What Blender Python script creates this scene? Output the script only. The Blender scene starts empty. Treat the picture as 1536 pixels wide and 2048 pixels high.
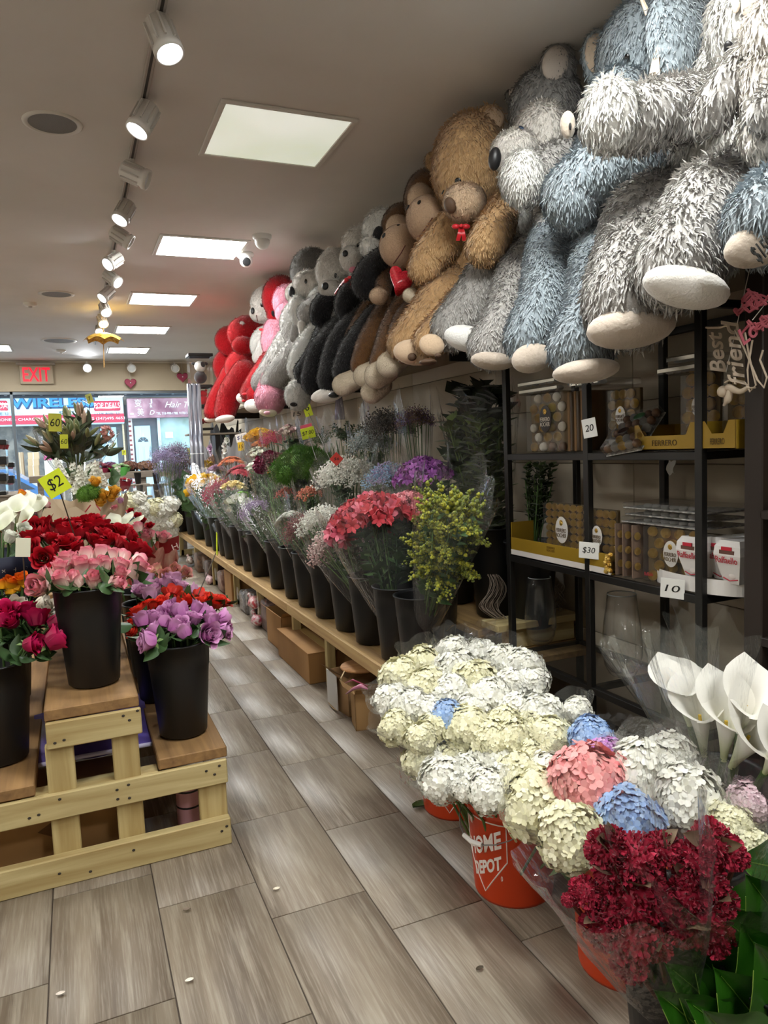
import bpy, math, random
from mathutils import Vector, Matrix
V = Vector
random.seed(7)
sc = bpy.context.scene
COL = sc.collection

# ------------------------------------------------------------------ camera
F = 1443.03
CX, CY = 768.0, 1024.0
ROT = ((0.91750699, -0.07393135, 0.39078777),
       (-0.39550358, -0.06602307, 0.91608835),
       (-0.04192664, -0.99507543, -0.08981674))
RM = Matrix(ROT)
EYE = V((0, 0, 1.5))
cam_d = bpy.data.cameras.new('camera')
cam_d.sensor_fit = 'VERTICAL'
cam_d.sensor_height = 36.0
cam_d.lens = F / 2048 * 36.0
cam_d.clip_start = 0.05
cam_d.clip_end = 200
cam = bpy.data.objects.new('camera', cam_d)
COL.objects.link(cam)
cr, cd, cf = RM.col[0], RM.col[1], RM.col[2]
cam.matrix_world = Matrix(((cr[0], -cd[0], -cf[0], EYE[0]), (cr[1], -cd[1], -cf[1], EYE[1]),
                           (cr[2], -cd[2], -cf[2], EYE[2]), (0, 0, 0, 1)))
sc.camera = cam

# ------------------------------------------------------------------ world, exposure
CEIL = 3.2
XW = 2.5          # right wall
YF = 13.7         # shop front
w = bpy.data.worlds.new('overcast_sky')
sc.world = w
w.use_nodes = True
bg = w.node_tree.nodes['Background']
bg.inputs[0].default_value = (0.72, 0.87, 1.0, 1)
bg.inputs[1].default_value = 2.6
sc.view_settings.view_transform = 'Standard'
sc.view_settings.look = 'None'
sc.view_settings.exposure = 0.6
sc.view_settings.gamma = 1.0
sc.view_settings.use_curve_mapping = False
sc.cycles.transparent_max_bounces = 40
sc.cycles.max_bounces = 7
sc.cycles.caustics_reflective = False
sc.cycles.caustics_refractive = False
PANEL_E = 30.0     # emission of the lit ceiling panels
SPOT_W = 28.0      # watts of each track spot

def PX(u, v, x=None, y=None, z=None, d=None):
    r = RM @ V((u - CX, v - CY, F))
    if x is not None: t = (x - EYE[0]) / r[0]
    elif y is not None: t = (y - EYE[1]) / r[1]
    elif z is not None: t = (z - EYE[2]) / r[2]
    else: t = d / F
    return EYE + r * t
def PM(p, s):                      # pixels to metres at point p
    return s * (V(p) - EYE).dot(cf) / F

# ------------------------------------------------------------------ materials
MATS = {}
def lin(h):
    h = h.lstrip('#')
    c = [int(h[i:i + 2], 16) / 255 for i in (0, 2, 4)]
    return tuple(a / 12.92 if a <= .04045 else ((a + .055) / 1.055) ** 2.4 for a in c) + (1,)
def mat(h, rough=.6, metal=0, h2=None, vary='noise', scale=6, stretch=None, bump=0, bscale=80, emit=0, spec=.4,
        coat=0, sheen=0, alpha=1, name=None, trans=0, bstr=None):
    key = (h, rough, metal, h2, vary, scale, stretch, bump, bscale, emit, spec, coat, sheen, alpha, trans)
    if key in MATS: return MATS[key]
    m = bpy.data.materials.new(name or ('mat_' + h.lstrip('#')))
    m.use_nodes = True
    nt = m.node_tree; N = nt.nodes; L = nt.links
    b = N['Principled BSDF']
    b.inputs['Base Color'].default_value = lin(h)
    b.inputs['Roughness'].default_value = rough
    b.inputs['Metallic'].default_value = metal
    b.inputs['Specular IOR Level'].default_value = spec
    b.inputs['Coat Weight'].default_value = coat
    b.inputs['Sheen Weight'].default_value = sheen
    b.inputs['Alpha'].default_value = alpha
    b.inputs['Transmission Weight'].default_value = trans
    if emit:
        b.inputs['Emission Color'].default_value = lin(h)
        b.inputs['Emission Strength'].default_value = emit
    tc = None
    def coords(st):
        g = N.new('ShaderNodeTexCoord'); mp = N.new('ShaderNodeMapping')
        L.new(g.outputs['Object'], mp.inputs[0])
        if st: mp.inputs['Scale'].default_value = st
        return mp.outputs[0]
    if h2:
        mx = N.new('ShaderNodeMix'); mx.data_type = 'RGBA'
        mx.inputs[6].default_value = lin(h); mx.inputs[7].default_value = lin(h2)
        if vary == 'island':
            g = N.new('ShaderNodeNewGeometry'); f = g.outputs['Random Per Island']
        elif vary == 'grad':
            g = N.new('ShaderNodeAttribute'); g.attribute_name = 't'; f = g.outputs['Fac']
        elif vary == 'object':
            g = N.new('ShaderNodeObjectInfo'); f = g.outputs['Random']
        else:
            g = N.new('ShaderNodeTexNoise'); g.inputs['Scale'].default_value = scale; g.inputs['Detail'].default_value = 4
            L.new(coords(stretch), g.inputs['Vector'])
            rp = N.new('ShaderNodeMapRange'); rp.inputs[1].default_value = .36; rp.inputs[2].default_value = .64
            L.new(g.outputs['Fac'], rp.inputs[0]); f = rp.outputs[0]
        L.new(f, mx.inputs[0]); L.new(mx.outputs[2], b.inputs['Base Color'])
        if emit: L.new(mx.outputs[2], b.inputs['Emission Color'])
    if bump:
        g = N.new('ShaderNodeTexNoise'); g.inputs['Scale'].default_value = bscale; g.inputs['Detail'].default_value = 3
        L.new(coords(bstr), g.inputs['Vector'])
        bp = N.new('ShaderNodeBump'); bp.inputs['Strength'].default_value = bump; bp.inputs['Distance'].default_value = .01
        L.new(g.outputs['Fac'], bp.inputs['Height']); L.new(bp.outputs[0], b.inputs['Normal'])
    MATS[key] = m
    return m
def film(name, tint='#ffffff', body=.05, gloss=.55, rough=.08, ior=1.45, bump=0, bscale=18):
    if name in MATS: return MATS[name]
    m = bpy.data.materials.new(name); m.use_nodes = True
    nt = m.node_tree; N = nt.nodes; L = nt.links
    for n in list(N): N.remove(n)
    out = N.new('ShaderNodeOutputMaterial'); tr = N.new('ShaderNodeBsdfTransparent')
    gl = N.new('ShaderNodeBsdfGlossy'); df = N.new('ShaderNodeBsdfDiffuse')
    gl.inputs['Roughness'].default_value = rough; df.inputs['Color'].default_value = lin(tint)
    fr = N.new('ShaderNodeLayerWeight'); fr.inputs['Blend'].default_value = .5
    pw = N.new('ShaderNodeMath'); pw.operation = 'POWER'; pw.inputs[1].default_value = 3.5
    ml = N.new('ShaderNodeMath'); ml.operation = 'MULTIPLY_ADD'; ml.inputs[1].default_value = gloss; ml.inputs[2].default_value = .035
    m1 = N.new('ShaderNodeMixShader'); m2 = N.new('ShaderNodeMixShader')
    m1.inputs[0].default_value = body
    L.new(tr.outputs[0], m1.inputs[1]); L.new(df.outputs[0], m1.inputs[2])
    L.new(fr.outputs['Facing'], pw.inputs[0]); L.new(pw.outputs[0], ml.inputs[0]); L.new(ml.outputs[0], m2.inputs[0])
    L.new(m1.outputs[0], m2.inputs[1]); L.new(gl.outputs[0], m2.inputs[2]); L.new(m2.outputs[0], out.inputs[0])
    if bump:
        g = N.new('ShaderNodeTexNoise'); g.inputs['Scale'].default_value = bscale; g.inputs['Detail'].default_value = 2
        tc = N.new('ShaderNodeTexCoord'); L.new(tc.outputs['Object'], g.inputs['Vector'])
        bp = N.new('ShaderNodeBump'); bp.inputs['Strength'].default_value = bump; bp.inputs['Distance'].default_value = .03
        L.new(g.outputs['Fac'], bp.inputs['Height'])
        L.new(bp.outputs[0], gl.inputs['Normal']); L.new(bp.outputs[0], fr.inputs['Normal'])
    MATS[name] = m
    return m
def wood(h, h2, name, ax='y', rough=.65):
    if name in MATS: return MATS[name]
    m = bpy.data.materials.new(name); m.use_nodes = True
    nt = m.node_tree; N = nt.nodes; L = nt.links; b = N['Principled BSDF']
    b.inputs['Roughness'].default_value = rough; b.inputs['Specular IOR Level'].default_value = .25
    g = N.new('ShaderNodeNewGeometry'); oi = N.new('ShaderNodeObjectInfo'); mp = N.new('ShaderNodeMapping')
    s = {'y': (26, 1.6, 26), 'x': (1.6, 26, 26), 'z': (26, 26, 1.6)}[ax]
    mp.inputs['Scale'].default_value = s
    ad = N.new('ShaderNodeVectorMath'); ad.operation = 'ADD'
    ml = N.new('ShaderNodeMath'); ml.operation = 'MULTIPLY'; ml.inputs[1].default_value = 17
    L.new(oi.outputs['Random'], ml.inputs[0]); L.new(g.outputs['Position'], ad.inputs[0]); L.new(ml.outputs[0], ad.inputs[1])
    L.new(ad.outputs[0], mp.inputs[0])
    n1 = N.new('ShaderNodeTexNoise'); n1.inputs['Scale'].default_value = 1; n1.inputs['Detail'].default_value = 5; n1.inputs['Distortion'].default_value = .6
    L.new(mp.outputs[0], n1.inputs['Vector'])
    rp = N.new('ShaderNodeMapRange'); rp.inputs[1].default_value = .3; rp.inputs[2].default_value = .7; L.new(n1.outputs['Fac'], rp.inputs[0])
    mx = N.new('ShaderNodeMix'); mx.data_type = 'RGBA'; mx.inputs[6].default_value = lin(h); mx.inputs[7].default_value = lin(h2)
    L.new(rp.outputs[0], mx.inputs[0]); L.new(mx.outputs[2], b.inputs['Base Color'])
    bp = N.new('ShaderNodeBump'); bp.inputs['Strength'].default_value = .25; bp.inputs['Distance'].default_value = .004
    L.new(n1.outputs['Fac'], bp.inputs['Height']); L.new(bp.outputs[0], b.inputs['Normal'])
    MATS[name] = m
    return m

# ------------------------------------------------------------------ mesh builder
class MB:
    def __init__(s): s.v = []; s.f = []; s.n = None; s.t = None
    def add(s, vs, fs):
        k = len(s.v); s.v += [V(p) for p in vs]; s.f += [tuple(i + k for i in q) for q in fs]; return s
    def box(s, a, b, M=None):
        x0, y0, z0 = a; x1, y1, z1 = b
        vs = [V(p) for p in ((x0, y0, z0), (x1, y0, z0), (x1, y1, z0), (x0, y1, z0), (x0, y0, z1), (x1, y0, z1), (x1, y1, z1), (x0, y1, z1))]
        if M: vs = [M @ p for p in vs]
        return s.add(vs, [(0, 3, 2, 1), (4, 5, 6, 7), (0, 1, 5, 4), (1, 2, 6, 5), (2, 3, 7, 6), (3, 0, 4, 7)])
    def bevbox(s, a, b, r=.004, M=None):
        # box with chamfered edges: 24 verts
        c = (V(a) + V(b)) / 2; h = (V(b) - V(a)) / 2
        vs = []; idx = {}
        for sx in (-1, 1):
            for sy in (-1, 1):
                for sz in (-1, 1):
                    for k in range(3):
                        p = V((sx * (h[0] - (r if k != 0 else 0)), sy * (h[1] - (r if k != 1 else 0)), sz * (h[2] - (r if k != 2 else 0)))) + c
                        idx[(sx, sy, sz, k)] = len(vs); vs.append(M @ p if M else p)
        fs = []
        o = [(-1, -1), (1, -1), (1, 1), (-1, 1)]
        for k in range(3):
            for sg in (-1, 1):
                q = []
                for (a1, b1) in o:
                    sgn = [0, 0, 0]; sgn[k] = sg; sgn[(k + 1) % 3] = a1; sgn[(k + 2) % 3] = b1
                    q.append(idx[(*sgn, k)])
                fs.append(tuple(q if sg > 0 else q[::-1]))
        for k in range(3):       # edges along axis k
            i, j = (k + 1) % 3, (k + 2) % 3
            for si in (-1, 1):
                for sj in (-1, 1):
                    a0 = [0, 0, 0]; a0[i] = si; a0[j] = sj; a0[k] = -1; b0 = a0[:]; b0[k] = 1
                    q = (idx[(*a0, i)], idx[(*b0, i)], idx[(*b0, j)], idx[(*a0, j)])
                    fs.append(q if si * sj < 0 else q[::-1])
        for sx in (-1, 1):
            for sy in (-1, 1):
                for sz in (-1, 1):
                    q = tuple(idx[(sx, sy, sz, k)] for k in range(3))
                    fs.append(q if sx * sy * sz > 0 else q[::-1])
        return s.add(vs, fs)
    def rings(s, rs, cap0=True, cap1=True, close=True):
        k = len(s.v); n = len(rs[0])
        for r in rs: s.v += [V(p) for p in r]
        for i in range(len(rs) - 1):
            for j in range(n if close else n - 1):
                a = k + i * n + j; b = k + i * n + (j + 1) % n
                s.f.append((a, b, b + n, a + n))
        if cap0: s.f.append(tuple(k + j for j in range(n))[::-1])
        if cap1: s.f.append(tuple(k + (len(rs) - 1) * n + j for j in range(n)))
        return s
    def lathe(s, prof, c=(0, 0, 0), seg=24, cap0=False, cap1=False, M=None, sx=1, sy=1):
        c = V(c); rs = []
        for r, z in prof:
            ring = [V((r * sx * math.cos(2 * math.pi * j / seg), r * sy * math.sin(2 * math.pi * j / seg), z)) for j in range(seg)]
            rs.append([(M @ p if M else p) + c for p in ring])
        return s.rings(rs, cap0, cap1)
    def tube(s, pts, r, seg=6, cap=True):
        pts = [V(p) for p in pts]; n = len(pts)
        rad = r if isinstance(r, (list, tuple)) else [r] * n
        fr = frames(pts); rs = []
        for p, (a, b), q in zip(pts, fr, rad):
            rs.append([p + (a * math.cos(2 * math.pi * j / seg) + b * math.sin(2 * math.pi * j / seg)) * q for j in range(seg)])
        return s.rings(rs, cap, cap)
    def ell(s, c, r, seg=16, rin=10, M=None):
        c = V(c)
        if not isinstance(r, (list, tuple, Vector)): r = (r, r, r)
        rs = []
        for i in range(1, rin):
            a = math.pi * i / rin
            ring = [V((r[0] * math.sin(a) * math.cos(2 * math.pi * j / seg), r[1] * math.sin(a) * math.sin(2 * math.pi * j / seg), -r[2] * math.cos(a))) for j in range(seg)]
            rs.append([(M @ p if M else p) + c for p in ring])
        k = len(s.v); s.rings(rs, False, False)
        bot = V((0, 0, -r[2])); top = V((0, 0, r[2]))
        if M: bot = M @ bot; top = M @ top
        b = len(s.v); s.v += [bot + c, top + c]; e = k + (rin - 2) * seg
        for j in range(seg):
            s.f.append((b, k + (j + 1) % seg, k + j)); s.f.append((b + 1, e + j, e + (j + 1) % seg))
        return s
    def blob(s, ch, seg=16):       # sausage through (point, radius) pairs with rounded ends
        P = [V(p) for p, r in ch]; Rr = [r for p, r in ch]
        pts, rad = [], []
        n = len(P)
        for i in range(n - 1):
            p0 = P[max(i - 1, 0)]; p1 = P[i]; p2 = P[i + 1]; p3 = P[min(i + 2, n - 1)]
            for q in range(5):
                t = q / 5
                pts.append(.5 * (2 * p1 + (p2 - p0) * t + (2 * p0 - 5 * p1 + 4 * p2 - p3) * t * t + (3 * p1 - p0 - 3 * p2 + p3) * t ** 3))
                u = t * t * (3 - 2 * t); rad.append(Rr[i] * (1 - u) + Rr[i + 1] * u)
        pts.append(P[-1]); rad.append(Rr[-1])
        d0 = (pts[0] - pts[1]).normalized(); d1 = (pts[-1] - pts[-2]).normalized()
        A = [(pts[0] + d0 * rad[0] * math.sin(a), rad[0] * math.cos(a)) for a in (1.45, 1.1, .75, .35)]
        B = [(pts[-1] + d1 * rad[-1] * math.sin(a), rad[-1] * math.cos(a)) for a in (.35, .75, 1.1, 1.45)]
        al = A + list(zip(pts, rad)) + B
        return s.tube([a for a, b in al], [b for a, b in al], seg)
    def patch(s, fn, nu, nv, uv=None):  # fn(u,v)->point, u,v in 0..1
        k = len(s.v)
        for i in range(nu + 1):
            for j in range(nv + 1): s.v.append(V(fn(i / nu, j / nv)))
        for i in range(nu):
            for j in range(nv):
                a = k + i * (nv + 1) + j
                s.f.append((a, a + nv + 1, a + nv + 2, a + 1))
        return s
    def mesh(s, name, off=V((0, 0, 0)), smooth=True):
        me = bpy.data.meshes.new(name)
        me.from_pydata([tuple(p - off) for p in s.v], [], s.f)
        if smooth: me.polygons.foreach_set('use_smooth', [True] * len(me.polygons))
        if s.t:
            at = me.attributes.new('t', 'FLOAT', 'POINT'); at.data.foreach_set('value', s.t)
        if s.n: me.normals_split_custom_set_from_vertices([tuple(q) for q in s.n])
        me.update()
        return me
def frames(pts):
    n = len(pts); out = []
    t0 = (pts[1] - pts[0]).normalized()
    a = t0.orthogonal().normalized()
    for i in range(n):
        t = (pts[min(i + 1, n - 1)] - pts[max(i - 1, 0)]).normalized()
        a = (a - t * a.dot(t))
        a = a.normalized() if a.length > 1e-6 else t.orthogonal().normalized()
        out.append((a, t.cross(a)))
    return out
def rootloc(o):
    p = V((0, 0, 0))
    while o: p = p + o.location; o = o.parent
    return p
def setmat(o, m):
    if m is None: return
    if not o.data.materials: o.data.materials.append(m)
    if o.data.materials[0] is not m:
        o.material_slots[0].link = 'OBJECT'; o.material_slots[0].material = m
def obj(name, mb, m, parent=None, smooth=False, org=None):
    if parent is None and org is None: org = V((0, 0, 0))
    off = rootloc(parent) if parent else org
    me = mb.mesh(name, V(off), smooth)
    o = bpy.data.objects.new(name, me); COL.objects.link(o)
    if parent: o.parent = parent
    else: o.location = off
    setmat(o, m)
    return o
def inst(name, me, m, parent=None, M=None):
    o = bpy.data.objects.new(name, me); COL.objects.link(o)
    o.parent = parent
    if M is not None: o.matrix_local = M
    setmat(o, m)
    return o
def tag(o, label=None, cat=None, group=None, kind=None):
    if label: o['label'] = label
    if cat: o['category'] = cat
    if group: o['group'] = group
    if kind: o['kind'] = kind
    return o
def empty(name, loc, label=None, cat=None, group=None):
    o = bpy.data.objects.new(name, None); COL.objects.link(o); o.location = V(loc); o.empty_display_size = .05
    return tag(o, label, cat, group)
def align(p, d, spin=0):
    z = V(d).normalized(); x = z.orthogonal().normalized() if abs(z.z) < .999 else V((1, 0, 0)); y = z.cross(x)
    return Matrix.Translation(V(p)) @ Matrix((x, y, z)).transposed().to_4x4() @ Matrix.Rotation(spin, 4, 'Z')
def basis(p, right, up):
    r = V(right).normalized(); u = V(up); u = (u - r * u.dot(r)).normalized(); n = r.cross(u)
    return Matrix.Translation(V(p)) @ Matrix((r, u, n)).transposed().to_4x4()
def S(x, y=None, z=None):
    return Matrix.Diagonal((x, x if y is None else y, x if z is None else z, 1))
def text(name, s, m, parent, M, size=.1, ext=.002, fit=None, shear=0, bold=0, smooth=False):
    cu = bpy.data.curves.new(name, 'FONT'); cu.body = s; cu.size = size; cu.align_x = 'CENTER'; cu.align_y = 'CENTER'
    cu.extrude = ext; cu.shear = shear; cu.offset = bold; cu.resolution_u = 3
    t = bpy.data.objects.new(name, cu); COL.objects.link(t)
    dg = bpy.context.evaluated_depsgraph_get(); me = bpy.data.meshes.new_from_object(t.evaluated_get(dg))
    bpy.data.objects.remove(t); bpy.data.curves.remove(cu)
    if fit and len(me.vertices):
        xs = [v.co.x for v in me.vertices]; wd = max(xs) - min(xs); k = fit / wd
        for v in me.vertices: v.co.x *= k
    if len(me.vertices):
        ys = [v.co.y for v in me.vertices]; xs = [v.co.x for v in me.vertices]
        dy = (max(ys) + min(ys)) / 2; dx = (max(xs) + min(xs)) / 2
        for v in me.vertices: v.co.y -= dy; v.co.x -= dx
    me.name = name; me.materials.clear()
    o = bpy.data.objects.new(name, me); COL.objects.link(o); o.parent = parent
    L = Matrix.Translation(-rootloc(parent)) @ M if parent else M
    o.matrix_local = L
    setmat(o, m)
    return o
ORD = ['first', 'second', 'third', 'fourth', 'fifth', 'sixth', 'seventh', 'eighth', 'ninth', 'tenth', 'eleventh', 'twelfth', 'thirteenth', 'fourteenth', 'fifteenth', 'sixteenth', 'seventeenth', 'eighteenth']
def places(uv):                    # where each of several look-alikes stands: row and rank from the left
    n = len(uv); rows = 1 if n <= 5 else (2 if n <= 12 else 3 if n <= 26 else 4)
    idx = sorted(range(n), key=lambda i: uv[i][1]); out = [''] * n
    nm = {1: [''], 2: ['back row ', 'front row '], 3: ['back row ', 'middle row ', 'front row '], 4: ['back row ', 'second row ', 'third row ', 'front row ']}[rows]
    for r in range(rows):
        part = sorted(idx[n * r // rows:n * (r + 1) // rows], key=lambda i: uv[i][0])
        for k, i in enumerate(part): out[i] = ', ' + nm[r] + ORD[k] + ' from left'
    return out
def rnd(a, b): return random.uniform(a, b)
def rv(): return V((rnd(-1, 1), rnd(-1, 1), rnd(-1, 1)))
# ------------------------------------------------------------------ room shell
def tile_mat():
    m = bpy.data.materials.new('wood_look_tile'); m.use_nodes = True
    nt = m.node_tree; N = nt.nodes; L = nt.links; b = N['Principled BSDF']
    oi = N.new('ShaderNodeObjectInfo'); g = N.new('ShaderNodeNewGeometry')
    ml = N.new('ShaderNodeMath'); ml.operation = 'MULTIPLY'; ml.inputs[1].default_value = 31
    ad = N.new('ShaderNodeVectorMath'); ad.operation = 'ADD'
    L.new(oi.outputs['Random'], ml.inputs[0]); L.new(g.outputs['Position'], ad.inputs[0]); L.new(ml.outputs[0], ad.inputs[1])
    def nz(sc_, det, lo, hi, rough=.5):
        mp = N.new('ShaderNodeMapping'); mp.inputs['Scale'].default_value = sc_; L.new(ad.outputs[0], mp.inputs[0])
        n = N.new('ShaderNodeTexNoise'); n.inputs['Scale'].default_value = 1; n.inputs['Detail'].default_value = det; n.inputs['Roughness'].default_value = rough
        L.new(mp.outputs[0], n.inputs['Vector'])
        r = N.new('ShaderNodeMapRange'); r.inputs[1].default_value = lo; r.inputs[2].default_value = hi; L.new(n.outputs['Fac'], r.inputs[0])
        return r.outputs[0]
    a = nz((13, .55, 1), 3, .35, .68); c = nz((150, 5, 1), 3, .45, .75, .7); e = nz((30, 2.2, 1), 4, .55, .75)
    def mix(f, x, y):
        mx = N.new('ShaderNodeMix'); mx.data_type = 'RGBA'
        L.new(f, mx.inputs[0])
        for k, q in ((6, x), (7, y)):
            if isinstance(q, str): mx.inputs[k].default_value = lin(q)
            else: L.new(q, mx.inputs[k])
        return mx.outputs[2]
    base = mix(a, '#6a5d4f', '#8b7e6e')
    base = mix(e, base, '#9d9282')
    mm = N.new('ShaderNodeMath'); mm.operation = 'MULTIPLY'; mm.inputs[1].default_value = .35; L.new(c, mm.inputs[0])
    base = mix(mm.outputs[0], base, '#c2b9a9')
    L.new(base, b.inputs['Base Color'])
    b.inputs['Roughness'].default_value = .42; b.inputs['Specular IOR Level'].default_value = .35
    return m
TM = tile_mat()
fl = obj('floor', MB().box((-3.1, -2.7, -.12), (XW + .1, YF + .1, -.004)), mat('#4b4138', .8, name='grout'))
tag(fl, 'grey-brown wood-look plank tiles laid in staggered rows', kind='structure')
TW, TL = .327, .655
tme = MB().bevbox((0, 0, -.006), (TW - .004, TL - .004, 0), .0012).mesh('tile')
tshort = {}
for i in range(-5, 8):
    x0 = .155 + i * TW
    s0 = 2.414 - .2225 * i
    k0 = math.floor((.7 - s0) / TL)
    for k in range(k0, k0 + 21):
        y0 = s0 + k * TL
        if y0 + TL > YF or x0 + TW > XW + .25: continue
        me = tme
        if x0 + TW > XW:
            if 'n' not in tshort: tshort['n'] = MB().bevbox((0, 0, -.006), (XW - x0 - .002, TL - .004, 0), .0012).mesh('tile')
            me = tshort['n']
        t = inst('tile', me, TM, fl, Matrix.Translation((x0, y0, 0)))
cl = obj('ceiling', MB().box((-3.1, -2.7, CEIL), (XW + .1, YF + .1, CEIL + .12)), mat('#d9d5d1', .75, name='ceiling_paint', h2='#d1ccc7', scale=1.2))
tag(cl, 'flat warm grey painted ceiling', kind='structure')
WALLM = mat('#bcb09d', .55, name='wall_paint', h2='#b3a793', scale=1.5)
wr = obj('wall_right', MB().box((XW + .012, -2.7, -.05), (XW + .15, YF + .2, CEIL + .05)), mat('#7d7364', .8))
tag(wr, 'beige panelled wall behind flower bench', kind='structure')
pm = MB().bevbox((0, 0, 0), (.012, 1.214, .296), .003).mesh('wall_panel')
for i in range(12):
    for k in range(11):
        if k == 10: continue
        inst('wall_panel', pm, WALLM, wr, Matrix.Translation((XW, -.9 + i * 1.217, k * .3 + .17)))
tag(obj('wall_left', MB().box((-3.15, -2.6, 0), (-3, YF, CEIL)), mat('#cfc6b8', .8)), 'plain painted wall', kind='structure')
tag(obj('wall_back', MB().box((-3, -2.75, 0), (XW, -2.6, CEIL)), mat('#cfc6b8', .8)), 'plain painted wall', kind='structure')
hz = 2.685
wf = MB().box((-3.1, YF, hz), (XW + .05, YF + .2, CEIL + .05)).box((-3.1, YF, -.02), (XW + .05, YF + .2, .35)).box((2.2, YF, .35), (XW + .05, YF + .2, hz))
tag(obj('wall_front', wf, mat('#b3a690', .7, name='front_paint')), 'beige wall header above the shop window', kind='structure')
win = empty('window_1', (0, YF, .35)); tag(win, 'shop front window looking onto the street', kind='structure')
ALU = mat('#6f777e', .35, .7, name='aluminium')
fm = MB()
for a, b in (((-3, .35), (2.2, .41)), ((-3, hz - .05), (2.2, hz)), ((2.14, .35), (2.2, hz)), ((-.89, .35), (-.84, hz))):
    fm.bevbox((a[0], YF + .03, a[1]), (b[0], YF + .1, b[1]), .004)
obj('window_frame', fm, ALU, win)
GL = film('window_glass', '#cfe6ff', .03, .5, .02)
for x0, x1 in ((-3, -.88), (-.85, 2.15)):
    obj('pane', MB().box((x0, YF + .06, .4), (x1, YF + .068, hz - .04)), GL, win)
tag(obj('trim_1', MB().bevbox((-3, YF - .02, CEIL - .03), (XW, YF, CEIL), .004), mat('#d8d2c8', .5)), 'thin pale trim along ceiling edge', kind='structure')

# ------------------------------------------------------------------ street
tag(obj('sidewalk', MB().box((-9, YF + .2, -.2), (14, 16.6, -.02)), mat('#b9bcbd', .9, h2='#a9adb0', scale=2)), kind='structure', label='pale concrete sidewalk outside')
tag(obj('road', MB().box((-16, 16.6, -.3), (22, 24, -.12)), mat('#5d6266', .9, h2='#53585c', scale=3)), kind='structure', label='grey asphalt street')
tag(obj('kerb', MB().box((-9, 24, -.3), (14, 27.0, 0)), mat('#b9bcbd', .9)), kind='structure', label='concrete sidewalk across the street')
YB = 27.0
bld = empty('shop_building', (0, YB, 0), 'two neighbouring shops across the street with pale doors and brick pier', 'building')
def fac(u0, v0, u1, v1, y=YB):   # facade rectangle from two corners: x0,x1,z0,z1
    a = PX(u0, v0, y=y); b = PX(u1, v1, y=y)
    return min(a.x, b.x), max(a.x, b.x), min(a.z, b.z), max(a.z, b.z)
obj('wall', MB().box((-9, YB + .35, 0), (14, YB + .6, 9)), mat('#c9c2b4', .9, h2='#bcb4a5', scale=2), bld)
obj('upper_wall', MB().box((-9, YB - .1, 3.95), (14, YB + .35, 9)), mat('#d9d3c6', .9), bld)
x0, x1, z0, z1 = fac(253, 800, 270, 930)
BX0, BX1 = x0, x1
pier = obj('brick_pier', MB().box((BX0, YB - .12, 0), (BX1, YB + .35, 3.4)), mat('#d8d2cc', .9), bld)
bk = MB().bevbox((0, 0, 0), (.155, .03, .062), .006).mesh('brick')
BRM = mat('#9c4a48', .9, h2='#7f3a3c', vary='object')
nb = 0
for r in range(40):
    z = .02 + r * .082
    if z > 3.3: break
    x = BX0 - (.08 if r % 2 else 0)
    while x < BX1 - .05:
        if x >= BX0 - .001 and x + .155 <= BX1 + .02:
            inst('brick', bk, BRM, pier, Matrix.Translation((x, -.145, z)))
        x += .17
    if r % 2: inst('brick', bk, BRM, pier, Matrix.Translation((BX0, -.145, z)) @ S(.5, 1, 1))
yb0, yb1, _, _ = fac(240, 800, 253, 930)
obj('pale_brick_pier', MB().box((yb0, YB - .1, 0), (yb1, YB + .35, 3.2)), mat('#d9c7a4', .9, h2='#bfae8c', scale=14, stretch=(1, 1, 4)), bld)
DOORM = mat('#bfe6f4', .4, name='pale_blue_door')
def door(u0, u1, vt, vb):
    x0, x1, z0, z1 = fac(u0, vt, u1, vb); z0 = .02
    obj('door_recess', MB().box((x0 - .25, YB + .02, 0), (x1 + .25, YB + .3, z1 + .75)), mat('#5b6268', .8), bld)
    d = obj('door', MB().bevbox((x0, YB - .04, z0), (x1, YB + .02, z1), .01), DOORM, bld)
    wd = x1 - x0
    for i in (0, 1):
        for (q0, q1) in ((.12, .42), (.48, .72)):
            xa = x0 + wd * (.14 + i * .4)
            obj('door_panel', MB().bevbox((xa, YB - .06, z1 * q0), (xa + wd * .32, YB - .035, z1 * q1), .012), DOORM, d)
    fan = MB(); cz = z1 * .78; cx = (x0 + x1) / 2
    for i in range(4):
        a0 = math.pi * i / 4 + .06; a1 = math.pi * (i + 1) / 4 - .06; r0, r1 = wd * .09, wd * .34
        fan.add([(cx + r0 * math.cos(a0), YB - .05, cz + r0 * math.sin(a0)), (cx + r1 * math.cos(a0), YB - .05, cz + r1 * math.sin(a0)),
                 (cx + r1 * math.cos(a1), YB - .05, cz + r1 * math.sin(a1)), (cx + r0 * math.cos(a1), YB - .05, cz + r0 * math.sin(a1))], [(0, 1, 2, 3)])
    obj('fanlight', fan, mat('#3f4a52', .2), d)
    obj('mail_slot', MB().bevbox((cx - .18, YB - .07, z1 * .44), (cx + .18, YB - .04, z1 * .48), .008), mat('#8fa3ab', .3, .6), d)
    obj('handle', MB().ell((x0 + .1, YB - .09, z1 * .46), .04, 10, 6), mat('#707a80', .3, .8), d)
door(200, 237, 855, 925); door(268, 305, 852, 925)
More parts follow.
